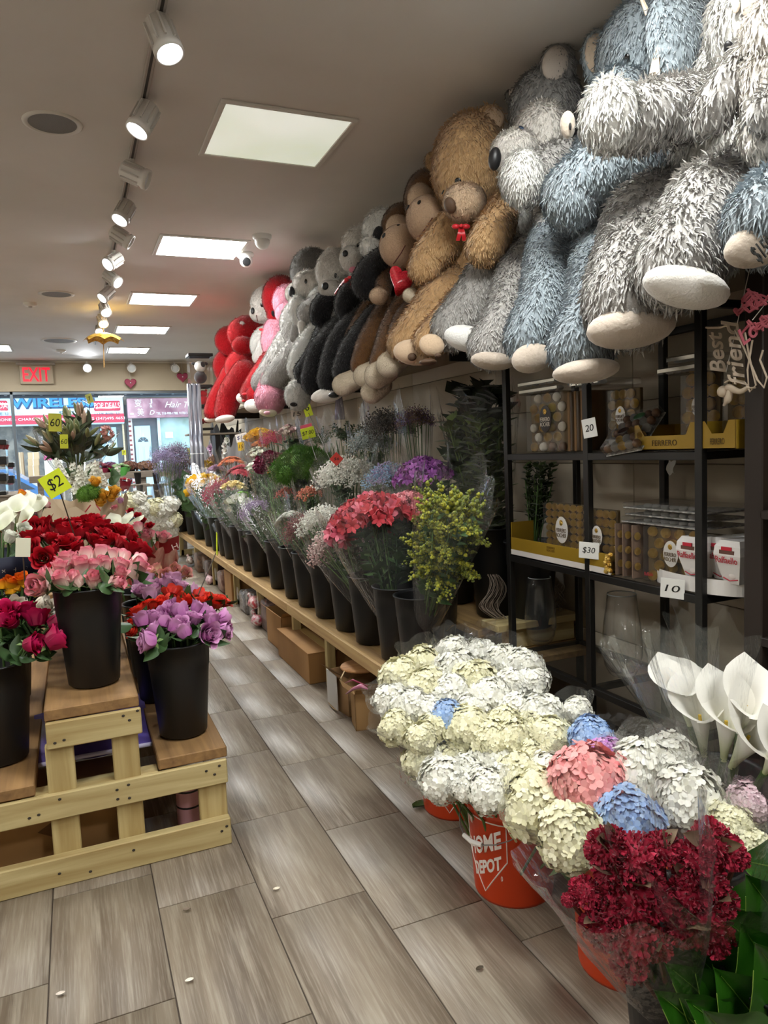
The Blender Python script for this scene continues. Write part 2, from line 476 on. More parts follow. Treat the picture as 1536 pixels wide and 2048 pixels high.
# shop window on the right with reflected greenery painted into its colour
x0, x1, z0, z1 = fac(313, 833, 440, 925)
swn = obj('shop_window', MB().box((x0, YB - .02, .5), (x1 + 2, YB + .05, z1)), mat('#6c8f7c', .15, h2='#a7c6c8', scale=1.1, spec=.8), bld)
for xx in (x0, x0 + 1.9): obj('mullion', MB().bevbox((xx, YB - .08, .4), (xx + .1, YB, z1), .01), mat('#d6e6ee', .4), swn)
obj('stall_riser', MB().box((x0, YB - .06, 0), (x1 + 2, YB + .05, .5)), mat('#9fc4d8', .5), swn)
pa = fac(330, 864, 346, 876); obj('window_notice', MB().box((pa[0], YB - .05, pa[2]), (pa[1], YB - .03, pa[3]), ), mat('#e8f0f0', .7), swn)
# dark open shop on the left
sx0, sx1, sz0, sz1 = fac(-60, 846, 196, 950)
obj('shop_interior', MB().box((-6, YB + .25, 0), (sx1, YB + .3, 2.75)), mat('#8d8a80', .9, h2='#4c4f50', scale=3.2), bld)
def sign(name, u0, v0, u1, v1, m, label):
    x0, x1, z0, z1 = fac(u0, v0, u1, v1, YB - .3)
    e = empty(name, ((x0 + x1) / 2, YB - .3, z0), label, 'sign')
    obj('board', MB().bevbox((x0, YB - .3, z0), (x1, YB - .1, z1), .02), m, e)
    return e, x0, x1, z0, z1
def wall_text(s, par, u, v, hpx, wpx, m, y=YB - .3, shear=0, bold=0, off=.02):
    c = PX(u, v, y=y); 
    Mx = basis((c.x, y - off, c.z), (1, 0, 0), (0, 0, 1))
    return text('lettering', s, m, par, Mx, PM(c, hpx) * 1.38, .004, PM(c, wpx), shear, bold)
CY_ = mat('#bfe3f2', .5, h2='#d7eef8', scale=1.2)
sg, *_ = sign('shop_sign', -120, 793, 249, 847, CY_, 'pale blue wireless shop sign with big blue letters across the street')
RD = mat('#c8344f', .5); WH = mat('#f2f4f6', .5); DK = mat('#3b4a5c', .5); BL = mat('#2a8fdc', .5)
a = fac(-120, 834, 249, 844, YB - .32); obj('red_band', MB().box((a[0], YB - .32, a[2]), (a[1], YB - .3, a[3])), RD, sg)
wall_text('WIRELESS', sg, 107.5, 806.5, 19, 156, mat('#1b3f6e', .5), bold=.03, off=.006)
wall_text('WIRELESS', sg, 106, 805, 18, 152, BL, bold=.012, off=.02)
wall_text('SALE', sg, 142, 826, 8, 43, DK)
a = fac(187, 802, 241, 821, YB - .32); obj('badge', MB().bevbox((a[0], YB - .33, a[2]), (a[1], YB - .3, a[3]), .03), RD, sg)
wall_text('POP DEALS', sg, 214, 811, 11, 48, WH, off=.035)
a = fac(-50, 802, 16, 822, YB - .32); obj('badge', MB().bevbox((a[0], YB - .33, a[2]), (a[1], YB - .3, a[3]), .03), RD, sg)
wall_text('DA', sg, 6, 812, 10, 16, WH, off=.035)
wall_text('1119 AVE. U', sg, 214, 827.5, 5.5, 46, DK)
wall_text('AVE. U', sg, 2, 828, 5.5, 26, DK)
wall_text('PHONES - CHARGERS -', sg, 41, 839, 5.5, 92, WH, off=.03)
wall_text('HEAD PHONES (347)495 4653', sg, 186, 838, 5.5, 121, WH, off=.03)
sg2, *_ = sign('shop_sign', 253, 797, 470, 832, mat('#7d4a60', .5, h2='#c9a0a8', scale=1.4), 'mauve hair salon sign with white script across the street')
wall_text('Hair', sg2, 346, 809, 12, 32, WH, shear=.4)
wall_text('T', sg2, 373, 809, 12, 9, WH, shear=.4)
wall_text('J', sg2, 301, 803, 8, 6, WH); wall_text('&', sg2, 302, 812, 6, 5, WH); wall_text('D', sg2, 304, 825, 9, 10, WH, shear=.3)
wall_text('变', sg2, 276, 806, 12, 13, WH); wall_text('美', sg2, 281, 824, 12, 12, WH)
wall_text('TEL 718-998-1788, 9178131', sg2, 345, 827, 5, 62, WH)
a = PX(264, 828, y=YB - .33); obj('oval_mark', MB().ell(a, (.07, .01, .035), 12, 6), WH, sg2)
tag(obj('white_strip', MB().bevbox((-9, YB - .5, 3.68), (14, YB - .05, 3.98), .02), mat('#f4f8fa', .5)), 'added white strip standing in for a bright line above the shop signs', 'white_strip')  # added strip; stands in for a fluorescent reflection along the sill line
# awning of this shop with brackets
aw = empty('awning_frame', (0, YF + .3, 2.62), 'grey awning frame with brackets above the shop window', 'awning')
a0 = PX(0, 797, y=YF + 1.0).z
obj('beam', MB().bevbox((-3, YF + .95, a0), (XW, YF + 1.05, a0 + .05), .01), mat('#5d6b78', .5), aw)
obj('cover', MB().box((-3, YF + .22, hz + .02), (XW, YF + 1.05, hz + .05)), mat('#8796a3', .8), aw)
for i in range(16):
    xx = -2.2 + i * .29; obj('bracket', MB().bevbox((xx, YF + .93, a0 + .04), (xx + .05, YF + 1.0, hz + .03), .006), mat('#9fb4c6', .5), aw)
# boxes and goods on the far sidewalk
def carton(c, w_, d_, h_, rz=0, h='#c9a878'):
    pass
for (u0, v0, u1, v1, h, lab) in ((55, 905, 78, 918, '#d2b48c', 'top carton of the stack outside the phone shop'), (55, 918, 78, 931, '#cdae84', 'middle carton of the stack outside the phone shop'),
                            (55, 931, 78, 944, '#c7a87e', 'bottom carton of the stack outside the phone shop'), (33, 905, 48, 940, '#b99b76', 'tall narrow carton beside the carton stack'), (88, 921, 126, 941, '#f2ead8', 'cream table stand with goods outside the phone shop')):
    x0, x1, z0, z1 = fac(u0, v0, u1, v1, 24.8)
    if v1 >= 940: z0 = 0
    e = empty('carton', ((x0 + x1) / 2, 25, z0), lab, 'box')
    obj('box_body', MB().bevbox((x0, 24.8, z0), (x1, 25.3, z1), .01), mat(h, .8), e)
    obj('tape', MB().box((x0 + (x1 - x0) * .45, 24.79, z0), (x0 + (x1 - x0) * .55, 24.8, z1)), mat('#e6d9bd', .4), e)
for (u, v, lab) in ((96, 916, 'pink ball on the table outside'), (117, 914, 'hot pink ball beside the pink ball outside')):
    p = PX(u, v, y=25); o = MB().ell(p, (PM(p, 8), PM(p, 8), PM(p, 7)), 14, 8); o.tube([p + V((0, 0, PM(p, 5))), p + V((0, 0, PM(p, 9)))], .02)
    tag(obj('toy_ball', o, mat('#e0529c', .6)), lab, 'ball')
# parked cars
def car(x0, y0, flip, h, label, ln=4.3):
    e = empty('parked_car', (x0 + ln / 2, y0, -.12), label, 'car')
    prof = [(0, .35), (.05, .72), (.55, .9), (1.25, .98), (1.95, 1.45), (3.2, 1.48), (3.9, 1.0), (4.25, .92), (4.3, .4), (4.1, .25), (.2, .25)]
    if flip: prof = [(ln - a, b) for a, b in prof][::-1]
    def ext(pr, ya, yb, ins=0):
        m = MB(); n = len(pr)
        m.add([(x0 + a, ya, b - .12) for a, b in pr] + [(x0 + a, yb, b - .12) for a, b in pr],
              [tuple(range(n))[::-1], tuple(range(n, 2 * n))] + [(i, (i + 1) % n, n + (i + 1) % n, n + i) for i in range(n)])
        return m
    obj('car_body', ext(prof, y0, y0 + 1.7), mat(h, .25, .2, coat=.6), e)
    wp = [(1.4, 1.0), (2.0, 1.4), (3.15, 1.42), (3.75, 1.02)]
    if flip: wp = [(ln - a, b) for a, b in wp][::-1]
    obj('side_window', ext(wp, y0 - .01, y0 + 1.71), mat('#38424c', .1, spec=.8), e)
    for a in (.85, 3.45):
        wh = MB().lathe([(.33, 0), (.35, .05), (.33, .2), (.0, .2)], (0, 0, 0), 20, True, False, Matrix.Rotation(math.pi / 2, 4, 'X'))
        for q in wh.v: q += V((x0 + a, y0 + .18, .22))
        wo = obj('wheel', wh, mat('#23262a', .7), e)
        hb = MB().lathe([(.2, 0), (.18, .03), (.0, .03)], (0, 0, 0), 14, False, False, Matrix.Rotation(math.pi / 2, 4, 'X'))
        for q in hb.v: q += V((x0 + a, y0 - .01, .22))
        obj('hubcap', hb, mat('#aab2b8', .3, .7), wo)
    return e
car(PX(125, 960, y=17.5).x - 4.3, 17.5, False, '#4a88c8', 'blue car parked outside behind the calla lilies')
car(PX(307, 920, y=17.6).x, 17.6, True, '#b9cfe0', 'pale silver-blue car parked outside the salon window')

# ------------------------------------------------------------------ ceiling fixtures
FRM = mat('#d9d6d0', .5)
K = CEIL - 1.5
plist = [((.478, .862), (2.143, 2.514), .45), ((.455, .835), (3.479, 3.80), 1), ((.415, .793), (4.71, 5.04), 1), ((.393, .766), (5.893, 6.21), 1), ((.386, .725), (7.05, 7.39), 1), ((-.80, -.43), (7.0, 7.35), 1)]
extra = [((-1.3, -.93), (2.15, 2.51), 1), ((-1.3, -.93), (4.71, 5.04), 1), ((.5, .88), (.75, 1.1), 1), ((-1.3, -.93), (.2, .55), 1), ((.5, .88), (-.6, -.25), 1)]  # unseen panels added to light the near and left parts of the room
plabs = ['large dim greenish light panel nearest in the ceiling', 'bright square light panel second from the nearest', 'bright light panel third in the ceiling row', 'bright light panel fourth in the ceiling row', 'farthest light panel in the row before the window', 'light panel at the left edge near the window',
         'added unseen light panel above the left aisle', 'added unseen light panel farther along the left aisle', 'added unseen light panel above the camera side', 'added unseen light panel behind the left display', 'rearmost added unseen light panel in the shop']
for (xr, yr, br), lab in zip(plist + extra, plabs):
    x0, x1 = xr[0] * K, xr[1] * K; y0, y1 = yr[0] * K, yr[1] * K
    e = empty('light_panel', ((x0 + x1) / 2, (y0 + y1) / 2, CEIL), lab, 'ceiling light', 'ceiling light panels')
    fm = MB()
    for a, b in (((x0 - .03, y0 - .03), (x1 + .03, y0)), ((x0 - .03, y1), (x1 + .03, y1 + .03)), ((x0 - .03, y0), (x0, y1)), ((x1, y0), (x1 + .03, y1))):
        fm.bevbox((a[0], a[1], CEIL - .012), (b[0], b[1], CEIL), .003)
    obj('frame', fm, FRM, e)
    obj('diffuser', MB().box((x0, y0, CEIL - .006), (x1, y1, CEIL - .001)), mat('#fdfffb', .5, emit=PANEL_E, name='panel_lit') if br == 1 else mat('#dfe6cf', .5, emit=.42, name='panel_dim', h2='#f4f6ea', scale=1.3), e)
def tracklight(px_list):
    tr = empty('track_rail', (.255 * K, 6, CEIL), 'white track rail with spotlights along the ceiling', 'track light')
    obj('rail', MB().bevbox((.255 * K - .018, 1.5, CEIL - .022), (.255 * K + .018, 11.6, CEIL), .003), mat('#a79f98', .5), tr)
    obj('rail_slot', MB().box((.255 * K - .006, 1.5, CEIL - .0235), (.255 * K + .006, 11.6, CEIL - .021)), mat('#3c3836', .6), tr)
lamp = mat('#f4f8ff', .5, emit=22, name='spot_lens'); lampoff = mat('#cfd2d4', .3)
def spot(p, aim, s, on, label, grp='track spotlights'):
    p = V(p); aim = V(aim).normalized()
    e = empty('spotlight', p, label, 'spotlight', grp)
    obj('stem', MB().tube([p, p + V((0, 0, -.05 * s))], .012 * s, 8), mat('#d5d1cb', .5), e)
    c = p + V((0, 0, -.07 * s))
    Mx = align(c, aim)
    body = MB()
    for r, z in ((.03, -.06), (.042, -.055), (.042, .05), (.048, .055), (.048, .075), (.04, .075), (.036, .06)): pass
    bd = MB().lathe([(.0, -.06), (.03, -.06), (.042, -.05), (.042, .045), (.05, .055), (.05, .078), (.043, .078), (.04, .06)], (0, 0, 0), 18)
    bd.v = [Mx @ (q * s) for q in bd.v]
    h = obj('housing', bd, mat('#d9d5cf', .45), e, True)
    for i in range(9):
        a = 2 * math.pi * i / 9
        f = MB().box((.041, -.003, -.045), (.05, .003, .04), Matrix.Rotation(a, 4, 'Z')); f.v = [Mx @ (q * s) for q in f.v]
        obj('cooling_fin', f, mat('#c3beb8', .45), h)
    ln = MB().lathe([(.04, .062), (.02, .07), (.0, .071)], (0, 0, 0), 18); ln.v = [Mx @ (q * s) for q in ln.v]
    obj('lens', ln, lamp if on else lampoff, e, True)
    if on:
        d = bpy.data.lights.new('spot_beam', 'SPOT'); d.energy = SPOT_W; d.spot_size = 1.5; d.spot_blend = .7; d.shadow_soft_size = .04; d.color = (.93, .96, 1)
        o = bpy.data.objects.new('spot_beam', d); COL.objects.link(o); o.parent = e
        o.matrix_local = align(Mx @ V((0, 0, .1 * s)) - p, -aim)
tracklight(None)
TX = .255 * K
SPX = [(309, 72), (279, 236), (262, 350), (247, 424), (236, 474), (219, 522), (217, 557), (208, 588), (201, 618), (198, 641), (195, 660)]
spots = [(1.90, (.25, -.35, -1), 1, 'lit track spotlight nearest to the camera'), (2.38, (-.5, -.15, -.9), 1, 'lit track spotlight second along the rail'), (2.72, (.75, -.2, -.35), 0, 'dark track spotlight turned right, third on the rail'), (3.12, (-.45, -.3, -.8), 1, 'lit spotlight fourth along the track'),
         (3.6, (.75, -.1, -.5), 0, 'unlit spotlight fifth along the track'), (4.0, (-.6, -.4, -.5), 1, 'lit spotlight sixth along the track'), (4.45, (.6, -.5, -.6), 1, 'lit spotlight seventh along the track'), (4.85, (-.6, -.3, -.6), 1, 'lit spotlight eighth along the track'),
         (5.3, (.1, -.6, -.6), 1, 'lit spotlight ninth along the track'), (5.9, (.1, -.6, -.6), 1, 'lit spotlight tenth along the track'), (6.4, (-.1, -.7, -.5), 1, 'farthest lit spotlight on the track')]
for (y, aim, on, lab), (u, v) in zip(spots, SPX): spot((TX, PX(u, v, z=CEIL - .11).y, CEIL - .02), aim, 1.15, on, lab)
for u, on, lab in ((174, 1, 'glaring spotlight on the wall above the window'), (262, 0, 'white round spotlight above the heart'), (349, 0, 'white round spotlight beside the red heart at right')):
    p = PX(u, 736, y=YF - .15); p.z = CEIL - .02
    spot(p, (0.02, -1, -.25), 1.5, on, lab, 'spotlights above the window')
# speakers, cameras, sensors on the ceiling
for u, v, r, lab in ((105, 246, .082, 'large round ceiling speaker near the track'), (113, 588, .1, 'small round ceiling speaker farther along'), (118, 681, .14, 'distant round ceiling vent')):
    p = PX(u, v, z=CEIL)
    e = empty('ceiling_speaker', p, lab, 'speaker')
    obj('rim', MB().lathe([(r * K * .8, -.002), (r * K * .9, -.01), (r * K, -.006), (r * K * 1.02, 0)], p, 28, False, False), FRM, e, True)
    obj('grille', MB().lathe([(0, -.007), (r * K * .82, -.005)], p, 28), mat('#7f7c7a', .7, bump=.5, bscale=300), e, True)
for u, v, lab, turret in ((524, 471, 'white domed security camera on ceiling', 0), (490, 507, 'white turret security camera with black lens', 1)):
    p = PX(u, v, z=CEIL)
    e = empty('security_camera', p, lab, 'camera')
    obj('base', MB().lathe([(.075, 0), (.075, -.02), (.06, -.035), (.045, -.05)], p, 22), mat('#e4e2de', .4), e, True)
    if turret:
        c = p + V((-.0, -.03, -.07)); obj('ball', MB().ell(c, .055, 18, 12), mat('#efeeea', .35), e, True)
        q = c + V((-.01, -.048, -.018)); Mx = align(q, (-.1, -.95, -.35))
        ln = MB().lathe([(.034, -.005), (.036, .005), (.03, .01), (0, .008)], (0, 0, 0), 18); ln.v = [Mx @ z for z in ln.v]
        obj('lens', ln, mat('#2b2b2d', .2), e, True)
    else: obj('dome', MB().ell(p + V((0, 0, -.04)), (.06, .06, .07), 18, 12), mat('#dcdad5', .35), e, True)
for u, v, lab in ((60, 606, 'small white sprinkler plate on ceiling'), (122, 700, 'white smoke detector near the window')):
    p = PX(u, v, z=CEIL)
    e = empty('smoke_detector', p, lab, 'smoke detector')
    obj('base', MB().lathe([(.07, 0), (.07, -.02), (.05, -.035), (0, -.038)], p, 20), mat('#e8e6e2', .5), e, True)
    obj('sensor', MB().lathe([(.02, -.036), (.02, -.05), (0, -.052)], p, 12), mat('#bdbab6', .5), e, True)
# exit sign
c = PX(73, 749, y=YF - .06)
ex = empty('exit_sign', c, 'red glowing EXIT sign on the wall above the window', 'sign')
obj('housing', MB().bevbox(c + V((-.26, 0, -.16)), c + V((.26, .05, .16)), .01), mat('#a99d88', .5), ex)
obj('bracket', MB().bevbox(c + V((-.3, -.02, .16)), c + V((.3, .06, .2)), .006), mat('#a9a49c', .4), ex)
text('lettering', 'EXIT', mat('#d8102a', .4, emit=1.1), ex, basis(c + V((0, -.006, 0)), (1, 0, 0), (0, 0, 1)), .33, .003, .42, 0, .004)
# hearts
def heart_pts(n=36):
    out = []
    for i in range(n):
        t = 2 * math.pi * i / n
        out.append((16 * math.sin(t) ** 3 / 17, (13 * math.cos(t) - 5 * math.cos(2 * t) - 2 * math.cos(3 * t) - math.cos(4 * t)) / 17))
    return out
def heart(mb, c, right, up, s, th):
    n = V(right).cross(V(up)).normalized(); pts = heart_pts(); c = V(c); R_, U_ = V(right).normalized(), V(up).normalized()
    prof = [(.86, th), (1, th * .35), (1, -th * .35), (.86, -th)]
    rs = [[c + (R_ * a + U_ * b) * s * k + n * h for a, b in pts] for k, h in prof]
    return mb.rings(rs, True, True)
for u, v, s, lab in ((261, 766, 12, 'dark pink heart hanging above the window middle'), (365, 754, 12, 'red heart hanging at the right end of the header')):
    p = PX(u, v, y=YF - .1); e = empty('hanging_heart', p, lab, 'decoration')
    obj('heart', heart(MB(), p, (1, 0, 0), (0, 0, 1), PM(p, s), .02), mat('#8e2f4a', .6), e)
    obj('bead', MB().ell(p + V((0, -.03, 0)), .012, 8, 6), mat('#e9d9df', .3), e)
    obj('thread', MB().tube([p + V((0, 0, PM(p, s) * .7)), V((p.x, p.y, CEIL))], .003, 4), mat('#cfcac4', .5), e)
# golden paper umbrella
UY = PX(205, 612, z=CEIL).y
p = PX(207, 672, y=UY)
um = empty('hanging_umbrella', p, 'small golden patterned umbrella hanging from the ceiling', 'umbrella')
R0 = PM(p, 40); H0 = PM(p, 18)
GOLD = mat('#c98d2c', .45, .3, h2='#f0cf6a', scale=26)
for i in range(8):
    a0 = 2 * math.pi * i / 8
    def fn(u_, v_, a0=a0):
        a = a0 + v_ * 2 * math.pi / 8; sc_ = 1 - .14 * math.sin(v_ * math.pi); r = R0 * u_ * (1 - (1 - sc_) * u_)
        return p + V((r * math.cos(a), r * math.sin(a), H0 * (.35 - (u_ ** 2) * (1 - .35 * math.sin(v_ * math.pi)))))
    obj('panel', MB().patch(fn, 6, 5), GOLD, um, True)
obj('shaft', MB().tube([p + V((0, 0, .02)), PX(208, 735, y=UY)], .005, 6), mat('#b98d50', .5), um)
obj('ferrule', MB().tube([p + V((0, 0, H0 * .3)), p + V((0, 0, H0 * .9))], .006, 6), mat('#b98d50', .5), um)
z0 = p.z + H0 * .9; nb = int((CEIL - z0) / .03)
ch = MB()
for i in range(nb): ch.ell((p.x + .004 * (-1) ** i, p.y, z0 + .03 * i + .015), (.007, .007, .014), 6, 4)
obj('chain', ch, mat('#e3c9a0', .4), um)
# ------------------------------------------------------------------ pallet-wood display stand (left)
WY = wood('#a8855a', '#c9ab78', 'pine_along_y', 'y'); WX = wood('#a8905f', '#cfbf8e', 'pine_along_x', 'x'); WZ = wood('#aa9260', '#cdbb88', 'pine_along_z', 'z')
WDK = wood('#7d5f40', '#a17d52', 'worn_deck', 'y', .7)
YS = 2.74
st = empty('display_stand', (.0, YS, 0), 'stepped pallet-wood flower stand at the lower left', 'display stand')
NAIL = mat('#3a332c', .6)
def board(a, b, m, par, name='board', nails=()):
    o = obj(name, MB().bevbox(a, b, .004), m, par)
    for q in nails:
        obj('nail', MB().lathe([(.0, 0), (.006, 0), (.006, .002)], (0, 0, 0), 8, M=Matrix.Rotation(-math.pi / 2, 4, 'X')).__class__().ell(q, (.006, .002, .005), 8, 4), NAIL, o)
    return o
YE = 5.6
board((-.9, YS - .04, 0), (.457, YS, .105), WX, st, 'bottom_rail', [(.42, YS - .041, .06), (.44, YS - .041, .075), (.1, YS - .041, .07), (-.15, YS - .041, .05), (-.05, YS - .041, .03)])
board((-.9, YS - .02, .236), (.46, YS, .33), WX, st, 'middle_rail', [(.38, YS - .021, .3), (.41, YS - .021, .28), (.43, YS - .021, .31), (.06, YS - .021, .3), (.1, YS - .021, .26), (.06, YS - .021, .265), (.1, YS - .021, .31), (-.2, YS - .021, .27), (-.23, YS - .021, .265), (-.13, YS - .021, .31)])
board((-.156, YS - .02, .492), (.162, YS, .588), WX, st, 'upper_rail', [(.12, YS - .021, .55), (.1, YS - .021, .57), (-.1, YS - .021, .52), (-.13, YS - .021, .515), (.15, YS - .021, .58)])
for x0, x1, z0, z1 in ((-.165, -.072, 0, .5), (.055, .147, 0, .5), (.35, .455, 0, .24), (-.62, -.53, 0, .24)):
    board((x0, YS, z0), (x1, YS + .035, z1), WZ, st, 'post')
for yy in (3.6, 4.6, YE - .05):
    for x0, zt in ((-.15, .59), (.1, .59), (.36, .335), (-.6, .335)):
        board((x0, yy, 0), (x0 + .06, yy + .06, zt), WZ, st, 'post')
obj('middle_ledge', MB().bevbox((-.25, YS, .30), (.21, YS + .08, .328), .003), WX, st)
for x0, x1, z in ((-.158, .158, .59), (.21, .465, .333), (-.60, -.206, .333)):
    board((x0, YS - .005, z), (x1, YE, z + .042), WDK, st, 'deck_board')
board((-.158, YS + .02, .33), (-.15, YE, .59), WDK, st, 'side_board')
# cardboard behind the rails, purple sheet and cup
CARD = mat('#a67c4c', .85, h2='#9a7144', scale=3)
e = empty('flattened_carton', (-.1, YS + .2, 0), 'brown cardboard carton under the pallet stand', 'box')
obj('box_body', MB().bevbox((-.75, YS + .12, 0), (.11, YS + .5, .23), .004), CARD, e)
obj('arrow_print', MB().add([(-.22, YS + .119, .14), (-.15, YS + .119, .18), (-.15, YS + .119, .1), (-.17, YS + .119, .14)], [(0, 1, 3), (0, 3, 2)]), mat('#6a4a2a', .8), e)
obj('carton_flap', MB().box((.11, YS + .1, .02), (.118, YS + .5, .22), Matrix.Identity(4)), CARD, e)
e = empty('purple_tray', (0, YS + .5, .33), 'purple plastic sheet behind the upper posts of the stand', 'tray')
obj('sheet', MB().patch(lambda u, v: (-.24 + .46 * u, YS + .25 + .5 * v, .34 + .012 * math.sin(9 * u + 5 * v) + .05 * v), 12, 8), mat('#5a4a9a', .25, h2='#7a6ac0', scale=4), e, True)
obj('rolled_edge', MB().tube([(-.24, YS + .24, .345), (-.05, YS + .235, .35), (.22, YS + .24, .345)], .009, 8), mat('#cdc8e6', .2), e, True)
c = V((.33, YS + .16, .0)); e = empty('paint_can', c, 'pink can with black bands behind the stand rails', 'can')
obj('can_body', MB().lathe([(.0, .0), (.045, 0), (.05, .02), (.05, .19), (.045, .2), (0, .2)], c, 20), mat('#dba3a8', .4), e, True)
for z in (.1, .165): obj('band', MB().lathe([(.0505, z), (.052, z + .004), (.0505, z + .008)], c, 20), mat('#221d1d', .4), e, True)

# ------------------------------------------------------------------ bench along the right wall
ZB = .41
bn = empty('flower_bench', (1.9, 6.5, 0), 'long wooden bench carrying the black flower buckets by the wall', 'bench')
BXF = 1.35
OSB = wood('#8a6d49', '#b3925f', 'bench_ply', 'y', .75)
y = 2.98
for L_ in (2.03, 2.2, 2.2, 1.9):
    board((BXF, y, ZB - .035), (XW - .02, y + L_ - .004, ZB), OSB, bn, 'top_board'); 
    board((BXF - .012, y, ZB - .075), (BXF + .02, y + L_ - .004, ZB - .003), WY, bn, 'front_rail')
    y += L_
for yy in (4.25, 5.0, 6.1, 7.1, 8.3, 9.6, 11.1):
    board((BXF + .03, yy, 0), (BXF + .09, yy + .04, ZB - .036), WZ, bn, 'post'); board((BXF + .05, yy, 0), (2.4, yy + .04, .09), WX, bn, 'sleeper')
# rear raised tier
ZT = .5
board((1.93, 3.3, ZT - .045), (XW - .02, 7.2, ZT), OSB, bn, 'tier_board'); board((1.93, 7.2, ZT - .045), (XW - .02, 12.1, ZT), OSB, bn, 'tier_board')
for yy in (3.35, 4.5, 6.0, 8.0, 10.0, 11.2): board((1.95, yy, ZB + .001), (2.4, yy + .05, ZT - .046), WX, bn, 'tier_block')

# ------------------------------------------------------------------ buckets
def bucket_mesh(h, r1, r0, name):
    return MB().lathe([(0, .004), (r0 * .9, .004), (r0, .012), (r1 * .93, h * .72), (r1 * .945, h * .73), (r1 * .99, h * .985), (r1 * 1.05, h * .985), (r1 * 1.05, h), (r1 * .97, h), (r1 * .95, h * .97), (r0 * .93, .02), (0, .016)], (0, 0, 0), 28).mesh(name)
BKM = mat('#17181a', .42, name='black_plastic', spec=.5)
BKG = mat('#101e1d', .42, name='black_green_plastic', spec=.5)
BME = bucket_mesh(.385, .125, .094, 'flower_bucket'); BTALL = bucket_mesh(.52, .155, .115, 'tall_bucket')
def bucket(p, label, group=None, me=None, m=None, s=1):
    o = inst('flower_bucket', me or BME, m or BKM, None, Matrix.Translation(V(p)) @ S(s))
    return tag(o, label, 'bucket', group)
front = []
fb = [(1.475, 3.06, 'front black bucket holding the yellow-green solidago'), (1.475, 3.33, 'front black bucket holding the red alstroemeria')]
for u, v in ((749, 1290), (708, 1263), (670, 1236), (630, 1214), (598, 1197), (566, 1178), (538, 1152), (520, 1141), (501, 1129), (483, 1117), (469, 1110), (451, 1101), (425, 1093), (405, 1079), (390, 1069), (378, 1059)):
    p = PX(u, v, z=ZB); fb.append((1.475, p.y + .06, None))
lastb = 0
names = ['third', 'fourth', 'fifth', 'sixth', 'seventh', 'eighth', 'ninth', 'tenth', 'eleventh', 'twelfth', 'thirteenth', 'fourteenth', 'fifteenth', 'sixteenth', 'seventeenth', 'eighteenth']
k = 0
for x, yv, lab in fb:
    if lab is None: lab = 'black flower bucket, %s from the near end of the bench front row' % names[k]; k += 1
    bucket((x, yv, ZB), lab, 'black buckets in the front row of the bench', None, BKG if k in (12, 14) else BKM)
    front.append(V((x, yv, ZB)))

# ------------------------------------------------------------------ black metal rack with glass shelves
BLK = mat('#171513', .45, name='black_metal', spec=.5)
XR = 2.0
RY = [3.08, 2.47, 1.87]
ZS = [1.44, .932, .43]
def rack(y_list, label, zsh, ztop=1.98):
    e = empty('display_rack', (XR + .2, sum(y_list) / len(y_list), 0), label, 'shelf rack')
    for yy in y_list:
        for xx in (XR, XR + .42):
            obj('post', MB().bevbox((xx - .014, yy - .016, 0), (xx + .014, yy + .016, ztop), .002), BLK, e)
    for z in zsh + [ztop - .02]:
        for xx in (XR, XR + .42): obj('long_rail', MB().bevbox((xx - .013, y_list[-1], z - .032), (xx + .013, y_list[0], z - .002), .002), BLK, e)
        for yy in y_list: obj('cross_rail', MB().bevbox((XR, yy - .013, z - .031), (XR + .42, yy + .013, z - .003), .002), BLK, e)
        if z < ztop - .1: obj('glass_shelf', MB().box((XR + .012, y_list[-1], z - .002), (XR + .41, y_list[0], z + .004)), film('shelf_glass', '#4a463e', .15, .06, .2), e)
    return e
rk = rack(RY, 'black metal rack with glass shelves holding chocolates', ZS)
# dark wooden bookcase at the right edge
bc = empty('dark_bookcase', (2.2, 1.6, 0), 'dark brown wooden shelf unit at the right edge', 'shelf')
BY = PX(1487, 1100, x=1.99).y + .01; BW = BY - .01 - PX(1524, 1100, x=1.99).y
DWM = mat('#2a211c', .5, name='dark_brown_wood')
obj('side_panel', MB().bevbox((1.99, BY - .01 - BW, 0), (2.45, BY - .01, 2.25), .004), DWM, bc)
obj('side_panel', MB().bevbox((1.99, BY - 1.0, 0), (2.45, BY - .94, 2.25), .004), DWM, bc)
for v in (1020, 1275):
    z = PX(1530, v, x=2.0).z; obj('shelf_board', MB().bevbox((1.99, BY - .94, z - .03), (2.45, BY - .07, z), .003), DWM, bc)
obj('shelf_board', MB().bevbox((1.99, BY - .94, 2.0), (2.45, BY - .07, 2.03), .003), DWM, bc)
# high shelf carrying the plush toys
ps = empty('plush_shelf', (2.3, 6, 2.06), 'high wooden shelf under the row of plush toys', 'shelf')
for i in range(5):
    board((2.02, .6 + i * 2.15, 2.06), (XW - .01, .6 + (i + 1) * 2.15 - .005, 2.09), mat('#8d8172', .7), ps, 'shelf_plank')
    obj('bracket', MB().bevbox((2.06, 1.6 + i * 2.15, 1.98), (XW - .01, 1.62 + i * 2.15, 2.058), .003), BLK, ps)
